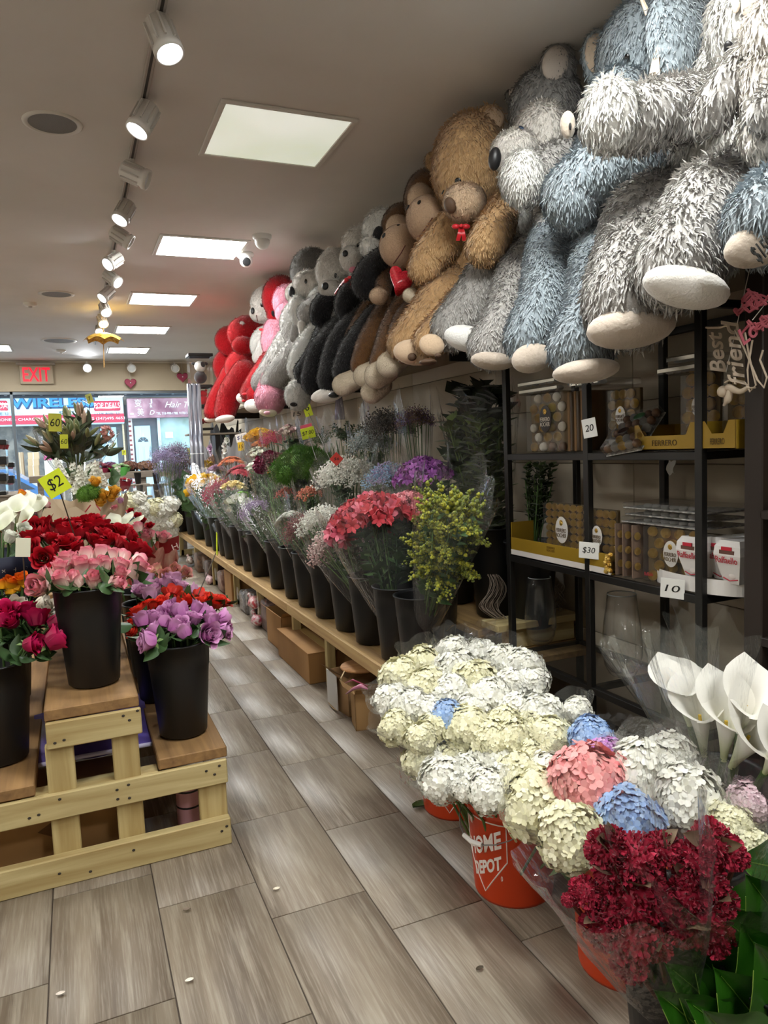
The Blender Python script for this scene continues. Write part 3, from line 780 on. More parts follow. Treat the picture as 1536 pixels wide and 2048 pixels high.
# ------------------------------------------------------------------ flower heads (unit-size meshes shared by all copies)
def rot(d, axis, a): return Matrix.Rotation(a, 3, axis) @ d
def petal(mb, T, az, r0, tilt, wd, ht, curl, cup, nu=5, nv=4, t0=0.0, t1=1.0, z0=0):
    # petal attached at radius r0, height z0, leaning out by tilt, lip curled outward
    ca, sa = math.cos(az), math.sin(az)
    k = len(mb.v)
    for i in range(nu + 1):
        u = i / nu
        for j in range(nv + 1):
            v = j / nv * 2 - 1
            w_ = wd * (math.sin(math.pi * min(1, .22 + .55 * u)) if u < .9 else .82) * (1 - .25 * max(0, u - .75) / .25)
            out = r0 + math.sin(tilt) * ht * u + curl * max(0, u - .6) ** 2 * 6 * ht - cup * (v * v) * wd * .6
            up = z0 + math.cos(tilt) * ht * u - curl * max(0, u - .7) ** 2 * 5 * ht + (.06 * ht * (1 - v * v) if u > .8 else 0)
            x = out; y_ = w_ * v
            mb.v.append(V((ca * x - sa * y_, sa * x + ca * y_, up))); T.append((t0 + (t1 - t0) * u) ** 2.2)
    for i in range(nu):
        for j in range(nv):
            a = k + i * (nv + 1) + j; mb.f.append((a, a + nv + 1, a + nv + 2, a + 1))
def rose(kind, seed):
    random.seed(seed); mb = MB(); T = []
    if kind == 'bud': lay = [(3, .10, -.04, .34, 1.25, .0, 1.0), (3, .22, .02, .42, 1.3, .02, .8), (4, .30, .10, .50, 1.28, .06, .6), (4, .38, .20, .52, 1.15, .12, .5)]
    elif kind == 'open': lay = [(3, .05, -.05, .17, .98, .0, 1.2), (3, .13, .0, .25, 1.02, .02, 1.1), (4, .23, .06, .34, 1.04, .07, .9), (5, .34, .16, .42, 1.02, .14, .75), (5, .42, .32, .5, .98, .2, .6)]
    else: lay = [(3, .05, -.04, .17, .9, .0, 1.2), (4, .13, .03, .26, .94, .03, 1.0), (4, .24, .12, .36, .94, .1, .85), (5, .36, .28, .46, .92, .18, .65), (6, .44, .55, .54, .9, .24, .45)]
    a = rnd(0, 6)
    for n, r0, tilt, wd, ht, curl, cup in lay:
        for i in range(n):
            petal(mb, T, a + 2 * math.pi * i / n + rnd(-.15, .15), r0 * rnd(.9, 1.1), tilt + rnd(-.05, .06), wd * rnd(.9, 1.1), ht * rnd(.93, 1.05), curl * rnd(.7, 1.3), cup)
        a += 1.1
    if kind != 'bud':
        k_ = len(mb.v); mb.ell((0, 0, .66), (.11, .11, .2), 8, 6); T += [.8] * (len(mb.v) - k_)
    mb.t = T
    return mb.mesh('rose_bloom')
def leaf_mesh(nu=6, fold=.18, droop=.25, wid=.32, serr=0):
    mb = MB()
    for_side = []
    def fn(u, v):
        w_ = wid * (math.sin(math.pi * (u ** .8)) ** .9 if 0 < u < 1 else 0)
        s_ = v * 2 - 1
        return ((s_) * w_ * (1 + serr * (int(u * 20) % 2)), abs(s_) * fold * w_ * 2 - droop * u * u, u)
    mb.patch(lambda u, v: fn(u, v), nu, 4)
    return mb.mesh('leaf')
def sepal_mesh():
    mb = MB()
    for i in range(5):
        a = 2 * math.pi * i / 5; d = V((math.cos(a), math.sin(a), 0)); s_ = V((-d.y, d.x, 0))
        mb.add([V((0, 0, -.05)), d * .33 + s_ * .12 + V((0, 0, .02)), d * .6 + V((0, 0, -.12)), d * .33 - s_ * .12 + V((0, 0, .02))], [(0, 1, 2, 3)])
    return mb.mesh('sepal')
def floret4(mb, c, n, s, spin, cup=.18):
    Mx = align(c, n, spin)
    for i in range(4):
        a = math.pi / 2 * i; d = V((math.cos(a), math.sin(a), 0)); p = V((-d.y, d.x, 0))
        k = len(mb.v)
        mb.v += [Mx @ q for q in (V((0, 0, 0)), (d * .4 + p * .46) * s + V((0, 0, cup * s)), (d * .9 + p * .4) * s + V((0, 0, cup * 1.3 * s)), d * s * 1.08 + V((0, 0, cup * 1.1 * s)), (d * .9 - p * .4) * s + V((0, 0, cup * s * .7)), (d * .4 - p * .46) * s + V((0, 0, cup * s * .6)))]
        mb.f.append((k, k + 1, k + 2, k + 3, k + 4, k + 5))
def fib(n, up=1.0):
    out = []
    for i in range(n):
        z = 1 - (i + .5) / n * (1 + up); r = math.sqrt(max(0, 1 - z * z)); a = i * 2.399963
        out.append(V((r * math.cos(a), r * math.sin(a), z)))
    return out
def hydrangea(seed, n=230, fs=.185):
    random.seed(seed); mb = MB(); ph = [rnd(0, 6) for _ in range(6)]
    mb.ell((0, 0, -.04), (.86, .86, .7), 14, 10)
    for d in fib(n, .75):
        rr = 1 + .07 * math.sin(5 * d.x + ph[0]) + .07 * math.sin(6 * d.y + ph[1]) + .05 * math.sin(7 * d.z + ph[2]) + rnd(-.06, .06)
        p = V((d.x * rr, d.y * rr, d.z * .82 * rr))
        floret4(mb, p, d + rv() * .32, fs * rnd(.8, 1.2), rnd(0, 6), rnd(.05, .35))
    return mb.mesh('hydrangea_bloom')
def pompon(seed, n=90, flat=.55):
    random.seed(seed); mb = MB(); mb.ell((0, 0, 0), (.6, .6, .4 * flat), 10, 6)
    for i, d in enumerate(fib(n, .2)):
        t = d.orthogonal().normalized(); q = i / n
        out = V((d.x, d.y, 0)); out = out.normalized() if out.length > 1e-3 else V((1, 0, 0))
        b = V((d.x * .55, d.y * .55, d.z * flat * .6)); e = V((d.x, d.y, d.z * flat)) * rnd(.9, 1.1)
        s_ = out.cross(V((0, 0, 1))).normalized() * .09
        mb.add([b - s_, b + s_, e + s_ * 1.2 + V((0, 0, .03)), e - s_ * 1.2 + V((0, 0, .03))], [(0, 1, 2, 3)])
    return mb.mesh('mum_bloom')
def gerbera(seed):
    random.seed(seed); mb = MB()
    for l, (n, z, r) in enumerate(((18, 0, 1), (16, .06, .85), (12, .12, .55))):
        for i in range(n):
            a = 2 * math.pi * (i + .5 * l) / n + rnd(-.05, .05); d = V((math.cos(a), math.sin(a), 0)); p = V((-d.y, d.x, 0)) * .13 * r
            mb.add([d * .1 + V((0, 0, z)), d * .6 * r + p + V((0, 0, z + .08)), d * r + V((0, 0, z + .02 + rnd(-.05, .05))), d * .6 * r - p + V((0, 0, z + .08))], [(0, 1, 2, 3)])
    mb.ell((0, 0, .15), (.22, .22, .1), 10, 6)
    return mb.mesh('gerbera_bloom')
def alstro(seed):      # umbel of trumpet flowers
    random.seed(seed); mb = MB()
    for d in fib(8, .1):
        c = V((d.x * .5, d.y * .5, d.z * .35)); n = (d + rv() * .25).normalized(); Mx = align(c, n, rnd(0, 6))
        for i in range(6):
            a = math.pi / 3 * i; q = V((math.cos(a), math.sin(a), 0)); p = V((-q.y, q.x, 0)); w_ = .17 if i % 2 else .13
            pts = [V((0, 0, 0)), q * .16 + p * w_ * .7 + V((0, 0, .25)), q * .34 + p * w_ + V((0, 0, .36)), q * .52 + V((0, 0, .36)), q * .34 - p * w_ + V((0, 0, .36)), q * .16 - p * w_ * .7 + V((0, 0, .25))]
            k = len(mb.v); mb.v += [Mx @ z for z in pts]; mb.f += [(k, k + 1, k + 5), (k + 1, k + 2, k + 4, k + 5), (k + 2, k + 3, k + 4)]
    return mb.mesh('alstroemeria_bloom')
def octa(mb, c, r):
    k = len(mb.v); c = V(c)
    mb.v += [c + V(q) * r for q in ((1, 0, 0), (0, 1, 0), (-1, 0, 0), (0, -1, 0), (0, 0, 1), (0, 0, -1))]
    mb.f += [(k + a, k + b, k + 4) for a, b in ((0, 1), (1, 2), (2, 3), (3, 0))] + [(k + b, k + a, k + 5) for a, b in ((0, 1), (1, 2), (2, 3), (3, 0))]
def cloud(seed, n=130, r=.07, lo=.55, flat=.8):     # airy spray of tiny florets (baby's breath, statice, wax flower)
    random.seed(seed); mb = MB()
    for i in range(n):
        d = rv()
        while d.length > 1 or d.length < .2: d = rv()
        d = d.normalized() * rnd(lo, 1); d.z = d.z * flat if d.z > 0 else d.z * .4
        octa(mb, d + V((0, 0, .1)), r * rnd(.7, 1.3))
    return mb.mesh('spray_bloom')
def berries(seed, n=16):
    random.seed(seed); mb = MB()
    for i in range(n):
        d = rv().normalized() * rnd(.4, 1); d.z = abs(d.z) * .7; mb.ell(d, .17 * rnd(.8, 1.1), 7, 5)
    return mb.mesh('berry_cluster')
def moss(seed, n=420):
    random.seed(seed); mb = MB(); mb.ell((0, 0, 0), .82, 12, 8)
    for d in fib(n, .7):
        d = d * (1 + .08 * math.sin(6 * d.x) + .08 * math.sin(7 * d.y)); t = d.orthogonal().normalized() * .05; e = d * rnd(1.0, 1.2) + rv() * .1
        b = d * .8; s_ = t.cross(d.normalized())
        mb.add([b - t, b + t, e], [(0, 1, 2)]); mb.add([b - s_, b + s_, e], [(0, 1, 2)])
    return mb.mesh('moss_bloom')
def spray(seed, n=9):        # solidago plume, unit height, arching side twigs dotted with blooms
    random.seed(seed); mb = MB()
    for i in range(n):
        z = .3 + .7 * i / n; a = i * 2.4; L_ = .2 * (1.15 - .8 * (z - .3)); d = V((math.cos(a), math.sin(a), 0))
        for q in range(9):
            t = (q + 1) / 9; p = V((0, 0, z)) + d * L_ * t + V((0, 0, L_ * (.55 * t - .25 * t * t)))
            octa(mb, p + rv() * .01, .015 * rnd(.7, 1.3)); octa(mb, p + rv() * .02, .011)
    for q in range(8): octa(mb, V((0, 0, .9 + .02 * q)) + rv() * .02, .02)
    return mb.mesh('plume')
def leafstem(seed, n=26, ll=.16, wd=.045, spread=.9):     # unit-height leafy stem
    random.seed(seed); mb = MB(); mb.tube([(0, 0, 0), (.02, 0, .5), (.03, .02, 1)], [.012, .009, .004], 5)
    for i in range(n):
        z = .12 + .88 * i / n; a = i * 2.4 + rnd(-.3, .3); o = V((math.cos(a), math.sin(a), 0)) * spread; d = (o + V((0, 0, rnd(.5, 1)))).normalized()
        l = ll * rnd(.75, 1.1) * (1.15 - .4 * z); s_ = d.cross(V((0, 0, 1))).normalized() * wd * rnd(.8, 1.2); b = V((.02 * z, 0, z)); u = d.cross(s_).normalized() * .012
        mb.add([b, b + d * l * .45 + s_, b + d * l + u * 2, b + d * l * .45 - s_, b + d * l * .5 - u], [(0, 1, 4), (1, 2, 4), (2, 3, 4), (3, 0, 4)])
    return mb.mesh('leafy_stem')
def lisianthus(seed):
    random.seed(seed); mb = MB(); T = []
    for n, r0, tilt, wd, ht, curl, cup in ((4, .1, .15, .34, .8, .05, .6), (5, .25, .45, .42, .85, .15, .4)):
        a = rnd(0, 6)
        for i in range(n): petal(mb, T, a + 2 * math.pi * i / n, r0, tilt + rnd(-.1, .1), wd, ht, curl, cup, 4, 3)
    mb.t = T
    return mb.mesh('lisianthus_bloom')
def crest(seed, n=170):       # cockscomb: dense ruffled fans
    random.seed(seed); mb = MB(); mb.ell((0, 0, 0), (.75, .75, .62), 12, 8)
    for d in fib(n, .8):
        c = V((d.x, d.y, d.z * .85)) * rnd(.72, 1.0); Mx = align(c, d + rv() * .5, rnd(0, 6)); L_ = rnd(.22, .36); ph = rnd(0, 6)
        k = len(mb.v); m_ = 6
        for j in range(m_):
            q = j / (m_ - 1) - .5; wv = .07 * math.sin(j * 2.3 + ph)
            mb.v += [Mx @ V((q * L_ * .5, wv * .4, -.08)), Mx @ V((q * L_, wv + .03 * math.sin(j * 3 + ph), .14 + .05 * math.cos(q * 3) + .03 * (j % 2)))]
        for j in range(m_ - 1): mb.f.append((k + 2 * j, k + 2 * j + 2, k + 2 * j + 3, k + 2 * j + 1))
    return mb.mesh('cockscomb_bloom')
def calla(seed=1):           # spathe: rolled funnel, tall pointed back on +x, lip curled outward; unit height
    mb = MB(); T = []
    nu, nv = 14, 24
    for i in range(nu + 1):
        u = i / nu
        for j in range(nv + 1):
            a = (j / nv * 2 - 1) * math.pi * 1.06
            c = (1 + math.cos(max(-math.pi, min(math.pi, a)))) / 2
            f = max(0, (u - .7) / .3); tip = max(0, 1 - abs(a) / .4) * f * f
            r = .035 + .19 * u ** 1.4 + .15 * f * f * (.55 + .45 * c) + .07 * tip - .015 * (j / nv) * u
            z = (.6 + .4 * c ** .8) * u - .10 * f * f * (1.1 - .6 * c) + .07 * tip + .012 * math.sin(3 * a) * f
            mb.v.append(V((r * math.cos(a), r * math.sin(a), z))); T.append(min(1, u * 1.7))
    for i in range(nu):
        for j in range(nv):
            a = i * (nv + 1) + j; mb.f.append((a, a + 1, a + nv + 2, a + nv + 1))
    mb.t = T
    return mb.mesh('calla_spathe')
def calla_mat(base, d, lean, s):   # back of the spathe away from the aisle
    z = V(d).normalized(); x = cf.copy(); x.z = 0; x = Matrix.Rotation(lean, 3, 'Z') @ x; x = (x - z * x.dot(z)).normalized(); y = z.cross(x)
    return Matrix.Translation(base) @ Matrix((x, y, z)).transposed().to_4x4() @ S(s)
def lilybud(seed=0):
    mb = MB().lathe([(.02, 0), (.09, .2), (.13, .5), (.1, .8), (.03, 1)], (0, 0, 0), 6, True, True)
    return mb.mesh('lily_bud')
def snapspike(seed):         # white stock spike
    random.seed(seed); mb = MB()
    for i in range(34):
        z = .2 + .8 * i / 34; a = i * 2.4; r = .16 * (1.15 - z * .8); c = V((r * math.cos(a), r * math.sin(a), z)); floret4(mb, c, V((math.cos(a), math.sin(a), .4)), .1 * (1.2 - .6 * z), rnd(0, 6), .4)
    return mb.mesh('stock_spike')
HEAD = {
 'bud': [rose('bud', s) for s in (1, 2, 3)], 'open': [rose('open', s) for s in (4, 5, 6)], 'flat': [rose('flat', s) for s in (7, 8)],
 'hyd': [hydrangea(s) for s in (11, 12, 13)], 'mum': [pompon(s) for s in (21, 22)], 'ger': [gerbera(s) for s in (31, 32)], 'als': [alstro(s) for s in (41, 42)],
 'bb': [cloud(s) for s in (51, 52, 53)], 'fine': [cloud(s, 190, .055, .3, 1.0) for s in (54, 55)], 'berry': [berries(s) for s in (61, 62)], 'moss': [moss(s) for s in (71, 72)], 'lis': [lisianthus(s) for s in (81, 82)],
 'crest': [crest(s) for s in (91, 92, 93)], 'plume': [spray(s) for s in (101, 102, 103)], 'leafy': [leafstem(s) for s in (111, 112)], 'broad': [leafstem(s, 18, .26, .085, 1.1) for s in (113, 114)],
 'calla': [calla()], 'lbud': [lilybud()], 'stock': [snapspike(s) for s in (121, 122)]}
LEAF = leaf_mesh(); SEPAL = sepal_mesh()
STEM = MB().tube([(0, 0, 0), (0, 0, 1)], [1, 1], 6).mesh('stem')
GRN = mat('#3f5a2c', .5, h2='#56733a', vary='object', name='stem_green'); GLF = mat('#2f4a2a', .45, h2='#466438', vary='island', name='leaf_green', spec=.5)
GPALE = mat('#7f9a5c', .55, name='sepal_green')
random.seed(5)
def col(h, h2=None, vary='island', rough=.6): return mat(h, rough, h2=h2, vary=vary, spec=.25, sheen=.15)
PET = {'pink': mat('#f0d6ca', .55, h2='#e2798f', vary='grad', spec=.25), 'lav': mat('#b469a6', .55, h2='#dba0cc', vary='grad', spec=.25), 'lilac': mat('#c48cb4', .55, h2='#e3b4d0', vary='grad', spec=.25),
       'red': mat('#7a0814', .5, h2='#c01326', vary='grad', spec=.25), 'scarlet': mat('#c4241c', .5, h2='#f04a36', vary='grad', spec=.25), 'magenta': mat('#8c0f3c', .5, h2='#d41f62', vary='grad', spec=.25),
       'cream': mat('#efe6d4', .6, h2='#f6f0e4', vary='grad', spec=.25), 'orange': mat('#f0a81c', .55, h2='#ea6a1e', vary='grad', spec=.25), 'peach': mat('#e8c8a2', .55, h2='#d98a8c', vary='grad', spec=.25),
       'yellow': mat('#e3a817', .55, h2='#f6cc30', vary='grad', spec=.25), 'wht': mat('#e4e8d4', .6, h2='#f4f5ec', vary='grad', spec=.25)}
def rose_thing(base, head, s, kind, m, label, group, leaves=2, name='rose', zmin=-9):
    base = V(base); head = V(head); d = head - base; L_ = d.length
    e = empty(name, base, label, 'rose' if name == 'rose' else name, group)
    e.matrix_local = align(base, d, rnd(0, 6.28))
    inst('stem', STEM, GRN, e, S(.0045, .0045, L_))
    look = (EYE - head); look.z = 0; look.normalize(); tl = {'bud': .18, 'open': .75, 'flat': .6}[kind]
    fd = e.matrix_local.to_3x3().inverted() @ (d.normalized() * .4 + V((0, 0, .7)) + look * tl * rnd(.6, 1.2) + rv() * .14).normalized()
    b = inst('bloom', random.choice(HEAD[kind]), m, e, align((0, 0, L_ - s * .1), fd, rnd(0, 6.28)) @ S(s))
    inst('sepal', SEPAL, GPALE, e, Matrix.Translation((0, 0, L_ - s * .12)) @ S(s))
    for i in range(leaves):
        a = rnd(0, 6.28); q = rnd(.03, .07); zc = d.normalized().z; q = min(q, L_ - s * .2 - (zmin - base.z) / max(zc, .2))
        inst('leaf', LEAF, GLF, e, Matrix.Translation((0, 0, L_ - q - s * .2)) @ Matrix.Rotation(a, 4, 'Z') @ Matrix.Rotation(rnd(-1.65, -1.2), 4, 'X') @ S(rnd(.06, .1)))
    return e
# cellophane sleeves: unit height, unit top radius
def sleeve_mesh(seed, r0=.22, seg=40, rows=8, wav=.07):
    random.seed(seed); ph = [rnd(0, 6) for _ in range(5)]; mb = MB(); rs = []
    for i in range(rows + 1):
        u = i / rows; ring = []
        for j in range(seg):
            a = 2 * math.pi * j / seg
            r = r0 + (1 - r0) * u ** .85; r *= 1 + wav * (u + .3) * math.sin(5 * a + ph[0]) + wav * .8 * u * math.sin(9 * a + ph[1] + 2 * u) + rnd(-.02, .02) * u
            z = u + (.07 * math.sin(3 * a + ph[2]) + .05 * math.sin(8 * a + ph[3])) * u ** 4
            ring.append(V((r * math.cos(a), r * math.sin(a), z)))
        rs.append(ring)
    mb.rings(rs, False, False)
    return mb.mesh('sleeve')
SLV = [sleeve_mesh(s) for s in (201, 202, 203)]
CELL = film('cellophane', '#ffffff', .02, .85, .1, 1.4, .4, 14)
def headpos(n, R, dome):
    out = []
    for i in range(n):
        r = math.sqrt((i + .5) / n); a = i * 2.399963 + rnd(-.2, .2); out.append((r * R * math.cos(a), r * R * math.sin(a), dome * (1 - r * r)))
    return out
def bouquet(name, base, top, R, kind, m, n, hs, label, cat='bouquet', sleeve=True, leaf=None, dome=None, cover=1.05, group=None, stems=7):
    base = V(base); top = V(top); d = top - base; L_ = d.length
    e = empty(name, base, label, cat, group); e.matrix_local = align(base, d, rnd(0, 6.28))
    dome = R * .5 if dome is None else dome
    if kind not in ('plume', 'leafy', 'broad', 'stock'): hs = hs * 1.3
    ms = m if isinstance(m, (list, tuple)) else [m]
    hp = headpos(n, R * .85, dome); sm = MB()
    tall = kind in ('plume', 'leafy', 'broad', 'stock')
    for i, (x, y_, z) in enumerate(hp):
        t = V((x, y_, L_ - R * .3 + z)); mm = ms[i % len(ms)]
        if tall:
            hh = L_ * hs * rnd(.85, 1.08); b = V((x * .25, y_ * .25, L_ - hh)); tp = V((x, y_, L_ + rnd(-.03, .03) + z * .3)); q = tp - b
            pl = inst({'plume': 'flower_plume', 'stock': 'flower_spike'}.get(kind, 'leafy_stem'), random.choice(HEAD[kind]), mm, e, align(b, q, rnd(0, 6)) @ S(q.length)); pl['kind'] = 'stuff'
        else:
            dd = V((x / R * .7, y_ / R * .7, 1)); inst('bloom', random.choice(HEAD[kind]), mm, e, align(t, dd, rnd(0, 6)) @ S(hs * rnd(.88, 1.12)))
        if i < 16: sm.tube([V((x * .12, y_ * .12, 0)), V((x * .4, y_ * .4, L_ * .5)), t - V((0, 0, hs * .1 if not tall else L_ * .1))], .0035, 4)
    so = inst('stem_bundle', sm.mesh('stem_bundle'), GRN, e); so['kind'] = 'stuff'
    if leaf:
        for i in range(stems):
            a = rnd(0, 6.28); r = R * rnd(.2, .75)
            b = V((r * .2 * math.cos(a), r * .2 * math.sin(a), L_ * .3)); q = V((r * math.cos(a), r * math.sin(a), L_ * .95)) - b
            inst('leafy_stem', random.choice(HEAD[leaf]), GLF, e, align(b, q, rnd(0, 6)) @ S(q.length * .95))
    if sleeve: inst('sleeve', random.choice(SLV), CELL, e, Matrix.Translation((0, 0, L_ * .06)) @ S(R * 1.12, R * 1.12, L_ * cover))
    return e
# ------------------------------------------------------------------ roses on the left stand
def rosebed(lst, kind, pal, bpos, zd, label, group, yfn, k=1.0, leaves=2, blabel=None, draw=True, spread=.06):
    b = V((bpos[0], bpos[1], zd))
    if draw: bucket(b, blabel, 'black buckets of roses on the stand')
    pw = places([(a, c) for a, c, r in lst])
    for i, (cx, cy, r) in enumerate(lst):
        y_ = yfn(cy); h = PX(cx / 3.2, 1000 + cy / 3.2, y=y_)
        s = PM(h, r / 3.2) * k
        if kind == 'bud': h = h + V((0, 0, -s * .55))
        else: h = h + V((0, 0, -s * .3))
        q = V((h.x - b.x, h.y - b.y, 0)); q = q * min(1, .092 / max(q.length, 1e-6)); rim = b + q + V((0, 0, .375))
        base = rim.copy(); dn = (rim - h).normalized()
        if dn.z > -.3: dn = V((-q.x, -q.y, -.4)).normalized()
        while True:
            nx = base + dn * .01
            if nx.z < b.z + .03 or (V((nx.x - b.x, nx.y - b.y)).length > .085 and (rim - nx).length > .04): break
            base = nx
        rose_thing(base, h, s, kind, PET[pal], label + pw[i], group, leaves, zmin=b.z + .41)
    return b
random.seed(11)
ZD1, ZD2 = .632, .375
rosebed([(270, 500, 80), (425, 385, 66), (375, 440, 62), (415, 505, 64), (510, 425, 70), (500, 500, 60), (545, 355, 60), (605, 430, 58), (645, 350, 70), (600, 500, 62), (690, 495, 64), (745, 425, 62), (755, 360, 60), (755, 475, 55), (845, 365, 60), (845, 430, 72), (330, 470, 60), (700, 350, 50), (470, 380, 55), (660, 410, 60)],
        'bud', 'pink', (.016, 2.98), ZD1, 'pale pink rose in the tall centre bucket', 'pink roses in the centre bucket', lambda c: 2.87 + (510 - c) / 170 * .24, 1.35, 3, 'black bucket of pale pink roses on the upper step')
rosebed([(915, 770, 70), (985, 870, 75), (960, 760, 60), (1050, 735, 62), (1105, 690, 62), (1100, 815, 64), (1195, 845, 66), (1160, 720, 70), (1225, 765, 56), (1290, 720, 65), (1315, 835, 78), (1355, 775, 58), (1395, 745, 60), (1410, 805, 58), (1010, 825, 56), (1240, 690, 54), (1040, 790, 56), (1150, 790, 55)],
        'open', 'lav', (.335, 2.96), ZD2, 'lavender rose in the corner bucket', 'lavender roses in the corner bucket', lambda c: 2.84 + (870 - c) / 180 * .22, 1.32, 4, 'black bucket of lavender roses on the right corner step')
rosebed([(50, 720, 85), (180, 715, 75), (240, 770, 85), (315, 775, 75), (300, 885, 88), (165, 890, 74), (0, 780, 66), (90, 770, 60)],
        'open', 'magenta', (-.33, 3.03), ZD2, 'deep magenta rose at the left edge', 'magenta roses in the left bucket', lambda c: 2.92 + (890 - c) / 180 * .2, 1.3, 6, 'black bucket of magenta roses at the left edge')
rosebed([(900, 720, 78), (870, 785, 60), (960, 675, 62), (1040, 655, 62), (1100, 590, 58), (1195, 638, 62), (1265, 608, 54), (1290, 662, 66), (1380, 655, 66), (1340, 632, 54), (1412, 645, 52), (865, 825, 45), (1130, 660, 55)],
        'flat', 'scarlet', (.30, 3.45), ZD2, 'orange-red rose behind the lavender roses', 'orange-red roses', lambda c: 3.3 + (780 - c) / 190 * .3, 1.15, 2, 'black bucket of orange-red roses behind the lavender ones')
rosebed([(870, 535, 52), (930, 512, 56), (960, 612, 66), (1000, 562, 60), (1050, 522, 52), (1112, 512, 60), (1150, 572, 60), (1205, 582, 60), (1110, 560, 50), (900, 580, 50)],
        'open', 'lilac', (.30, 3.84), ZD2, 'soft lilac-pink rose behind the orange-red roses', 'lilac-pink roses', lambda c: 3.75 + (610 - c) / 100 * .15, 1.3, 3, 'black bucket of lilac-pink roses')
rosebed([(940, 452, 42), (1010, 442, 46), (1100, 436, 42), (1180, 466, 44), (1060, 470, 46), (965, 475, 42)],
        'open', 'peach', (.30, 4.2), ZD2, 'peach rose at the back of the right step', 'peach roses', lambda c: 4.1 + (470 - c) / 40 * .1, 1.3, 1, 'black bucket of peach roses')
reds = [(220, 170), (300, 150), (390, 158), (480, 150), (560, 132), (610, 145), (640, 175), (250, 230), (330, 250), (400, 215), (430, 270), (525, 222), (560, 180), (660, 225), (720, 252), (780, 205), (820, 222), (760, 292), (840, 312), (890, 312), (650, 292), (500, 302), (350, 322), (270, 352), (200, 292), (185, 235), (310, 200), (590, 252), (700, 195), (450, 180)]
rosebed([(a, b, rnd(58, 72)) for a, b in reds if b > 210], 'flat', 'red', (.0, 3.42), ZD1, 'dark red rose just behind the pink ones', 'dark red roses', lambda c: 3.22 + (352 - c) / 240 * .5, 1.15, 1, 'black bucket of red roses behind the pink ones')
rosebed([(a, b, rnd(58, 72)) for a, b in reds if b <= 210], 'flat', 'red', (.0, 3.8), ZD1, 'dark red rose at the far side of the red bed', 'dark red roses', lambda c: 3.4 + (352 - c) / 240 * .5, 1.15, 1, 'black bucket of red roses at the back of the upper step')
rosebed([(75, 652, 72), (240, 642, 58), (312, 682, 68), (10, 668, 55)], 'open', 'cream', (-.36, 3.42), ZD2, 'cream white rose behind the magenta roses', 'cream roses on the left step', lambda c: 3.25, 1.25, 1, 'black bucket of cream and orange roses on the left step')
rosebed([(60, 530, 52), (60, 582, 52), (150, 505, 50), (200, 582, 52), (10, 548, 48), (140, 535, 44), (105, 560, 46)], 'open', 'orange', (-.36, 3.42), ZD2, 'orange and yellow rose at the left edge', 'orange roses on the left step', lambda c: 3.42, 1.3, 1, draw=False)
rosebed([(50, 240, 56), (135, 180, 48), (165, 270, 50)], 'open', 'wht', (-.36, 3.8), ZD2, 'white rose in the dark blue wrap at the left edge', 'white roses in the dark blue wrap', lambda c: 3.62, 1.25, 1, 'black bucket under the dark blue wrap')
for cx, cy, lab in ((680, 185, 0), (890, 195, 0)):
    h = PX(cx / 3.2, 1000 + cy / 3.2, y=3.9); rose_thing(V((.25, 4.0, ZD2 + .05)), h, PM(h, 48 / 3.2), 'bud', PET['pink'], '%s pale pink rose standing behind the dark red roses' % ('left' if cx < 800 else 'right'), 'pale pink roses behind the red ones', 0)

# ------------------------------------------------------------------ bouquets on the bench
random.seed(23)
cr_ = col
WHT = col('#e9e8dc', '#f7f6ee'); GRY = col('#8d8f86', '#5f5a54')
def fbq(i, u, v, r, x, kind, m, n, hs, label, nm='wrapped_bouquet', **kw):
    t = PX(u, v, x=x); R = PM(t, r)
    return bouquet(nm, front[i] + V((0, 0, .13)), t, R, kind, m, n, hs * R, label, **kw)
SOL = col('#b9b32e', '#7f8a2a')
random.seed(24)
e = bouquet('wrapped_solidago', front[0] + V((0, 0, .13)), PX(905, 1005, x=1.46), PM(PX(905, 1005, x=1.46), 74), 'plume', [col('#a8a42e', '#5a6826'), col('#8c8f2c', '#566428')], 22, .72, 'yellow-green solidago in a clear sleeve at the near end of the bench', leaf='leafy', stems=9)
fbq(1, 740, 1030, 92, 1.42, 'als', [col('#a82a36', '#c84850'), col('#9c222e', '#c03c44'), col('#c85268', '#de7f8e')], 40, .27, 'red and pink alstroemeria in a clear sleeve beside the solidago', leaf='broad')
fbq(2, 672, 1085, 52, 1.40, 'bb', [col('#d8b9b4', '#efe2dc'), col('#c79a98', '#e8d2cc')], 16, .42, 'blush pink baby’s breath beside the red alstroemeria', leaf='leafy')
fbq(3, 642, 1040, 46, 1.40, 'bb', WHT, 14, .45, 'white baby’s breath sleeve in the front row', leaf='leafy')
fbq(4, 606, 1052, 36, 1.40, 'fine', [col('#8a4a48', '#b0706a'), col('#6d3a3e', '#94585a')], 12, .5, 'burgundy wax flower sleeve leaning out of the front row', leaf='leafy')
fbq(5, 578, 1035, 32, 1.42, 'mum', [col('#eceee4', '#f8f8f2')], 22, .22, 'white daisy sleeve beside the burgundy wax flower', leaf='leafy')
fbq(6, 545, 1018, 34, 1.42, 'leafy', [col('#4c6b34', '#6c8a48')], 10, .6, 'green leafy foliage sleeve in the front row')
fbq(7, 508, 1022, 27, 1.42, 'fine', [col('#8d6f9c', '#b9a4c2')], 12, .5, 'lavender statice sleeve in the front row', leaf='leafy')
fbq(8, 476, 1006, 27, 1.42, 'lis', [col('#e6ead2', '#f6f6ea')], 14, .3, 'white freesia sleeve beside the lavender statice', leaf='leafy')
fbq(9, 487, 993, 15, 1.55, 'mum', [col('#86c52e', '#a9e04a')], 5, .5, 'lime green mum sleeve among the white ones')
fbq(10, 440, 985, 29, 1.42, 'fine', [col('#a22340', '#c8405a')], 14, .5, 'crimson flower sleeve beside the yellow roses', leaf='leafy')
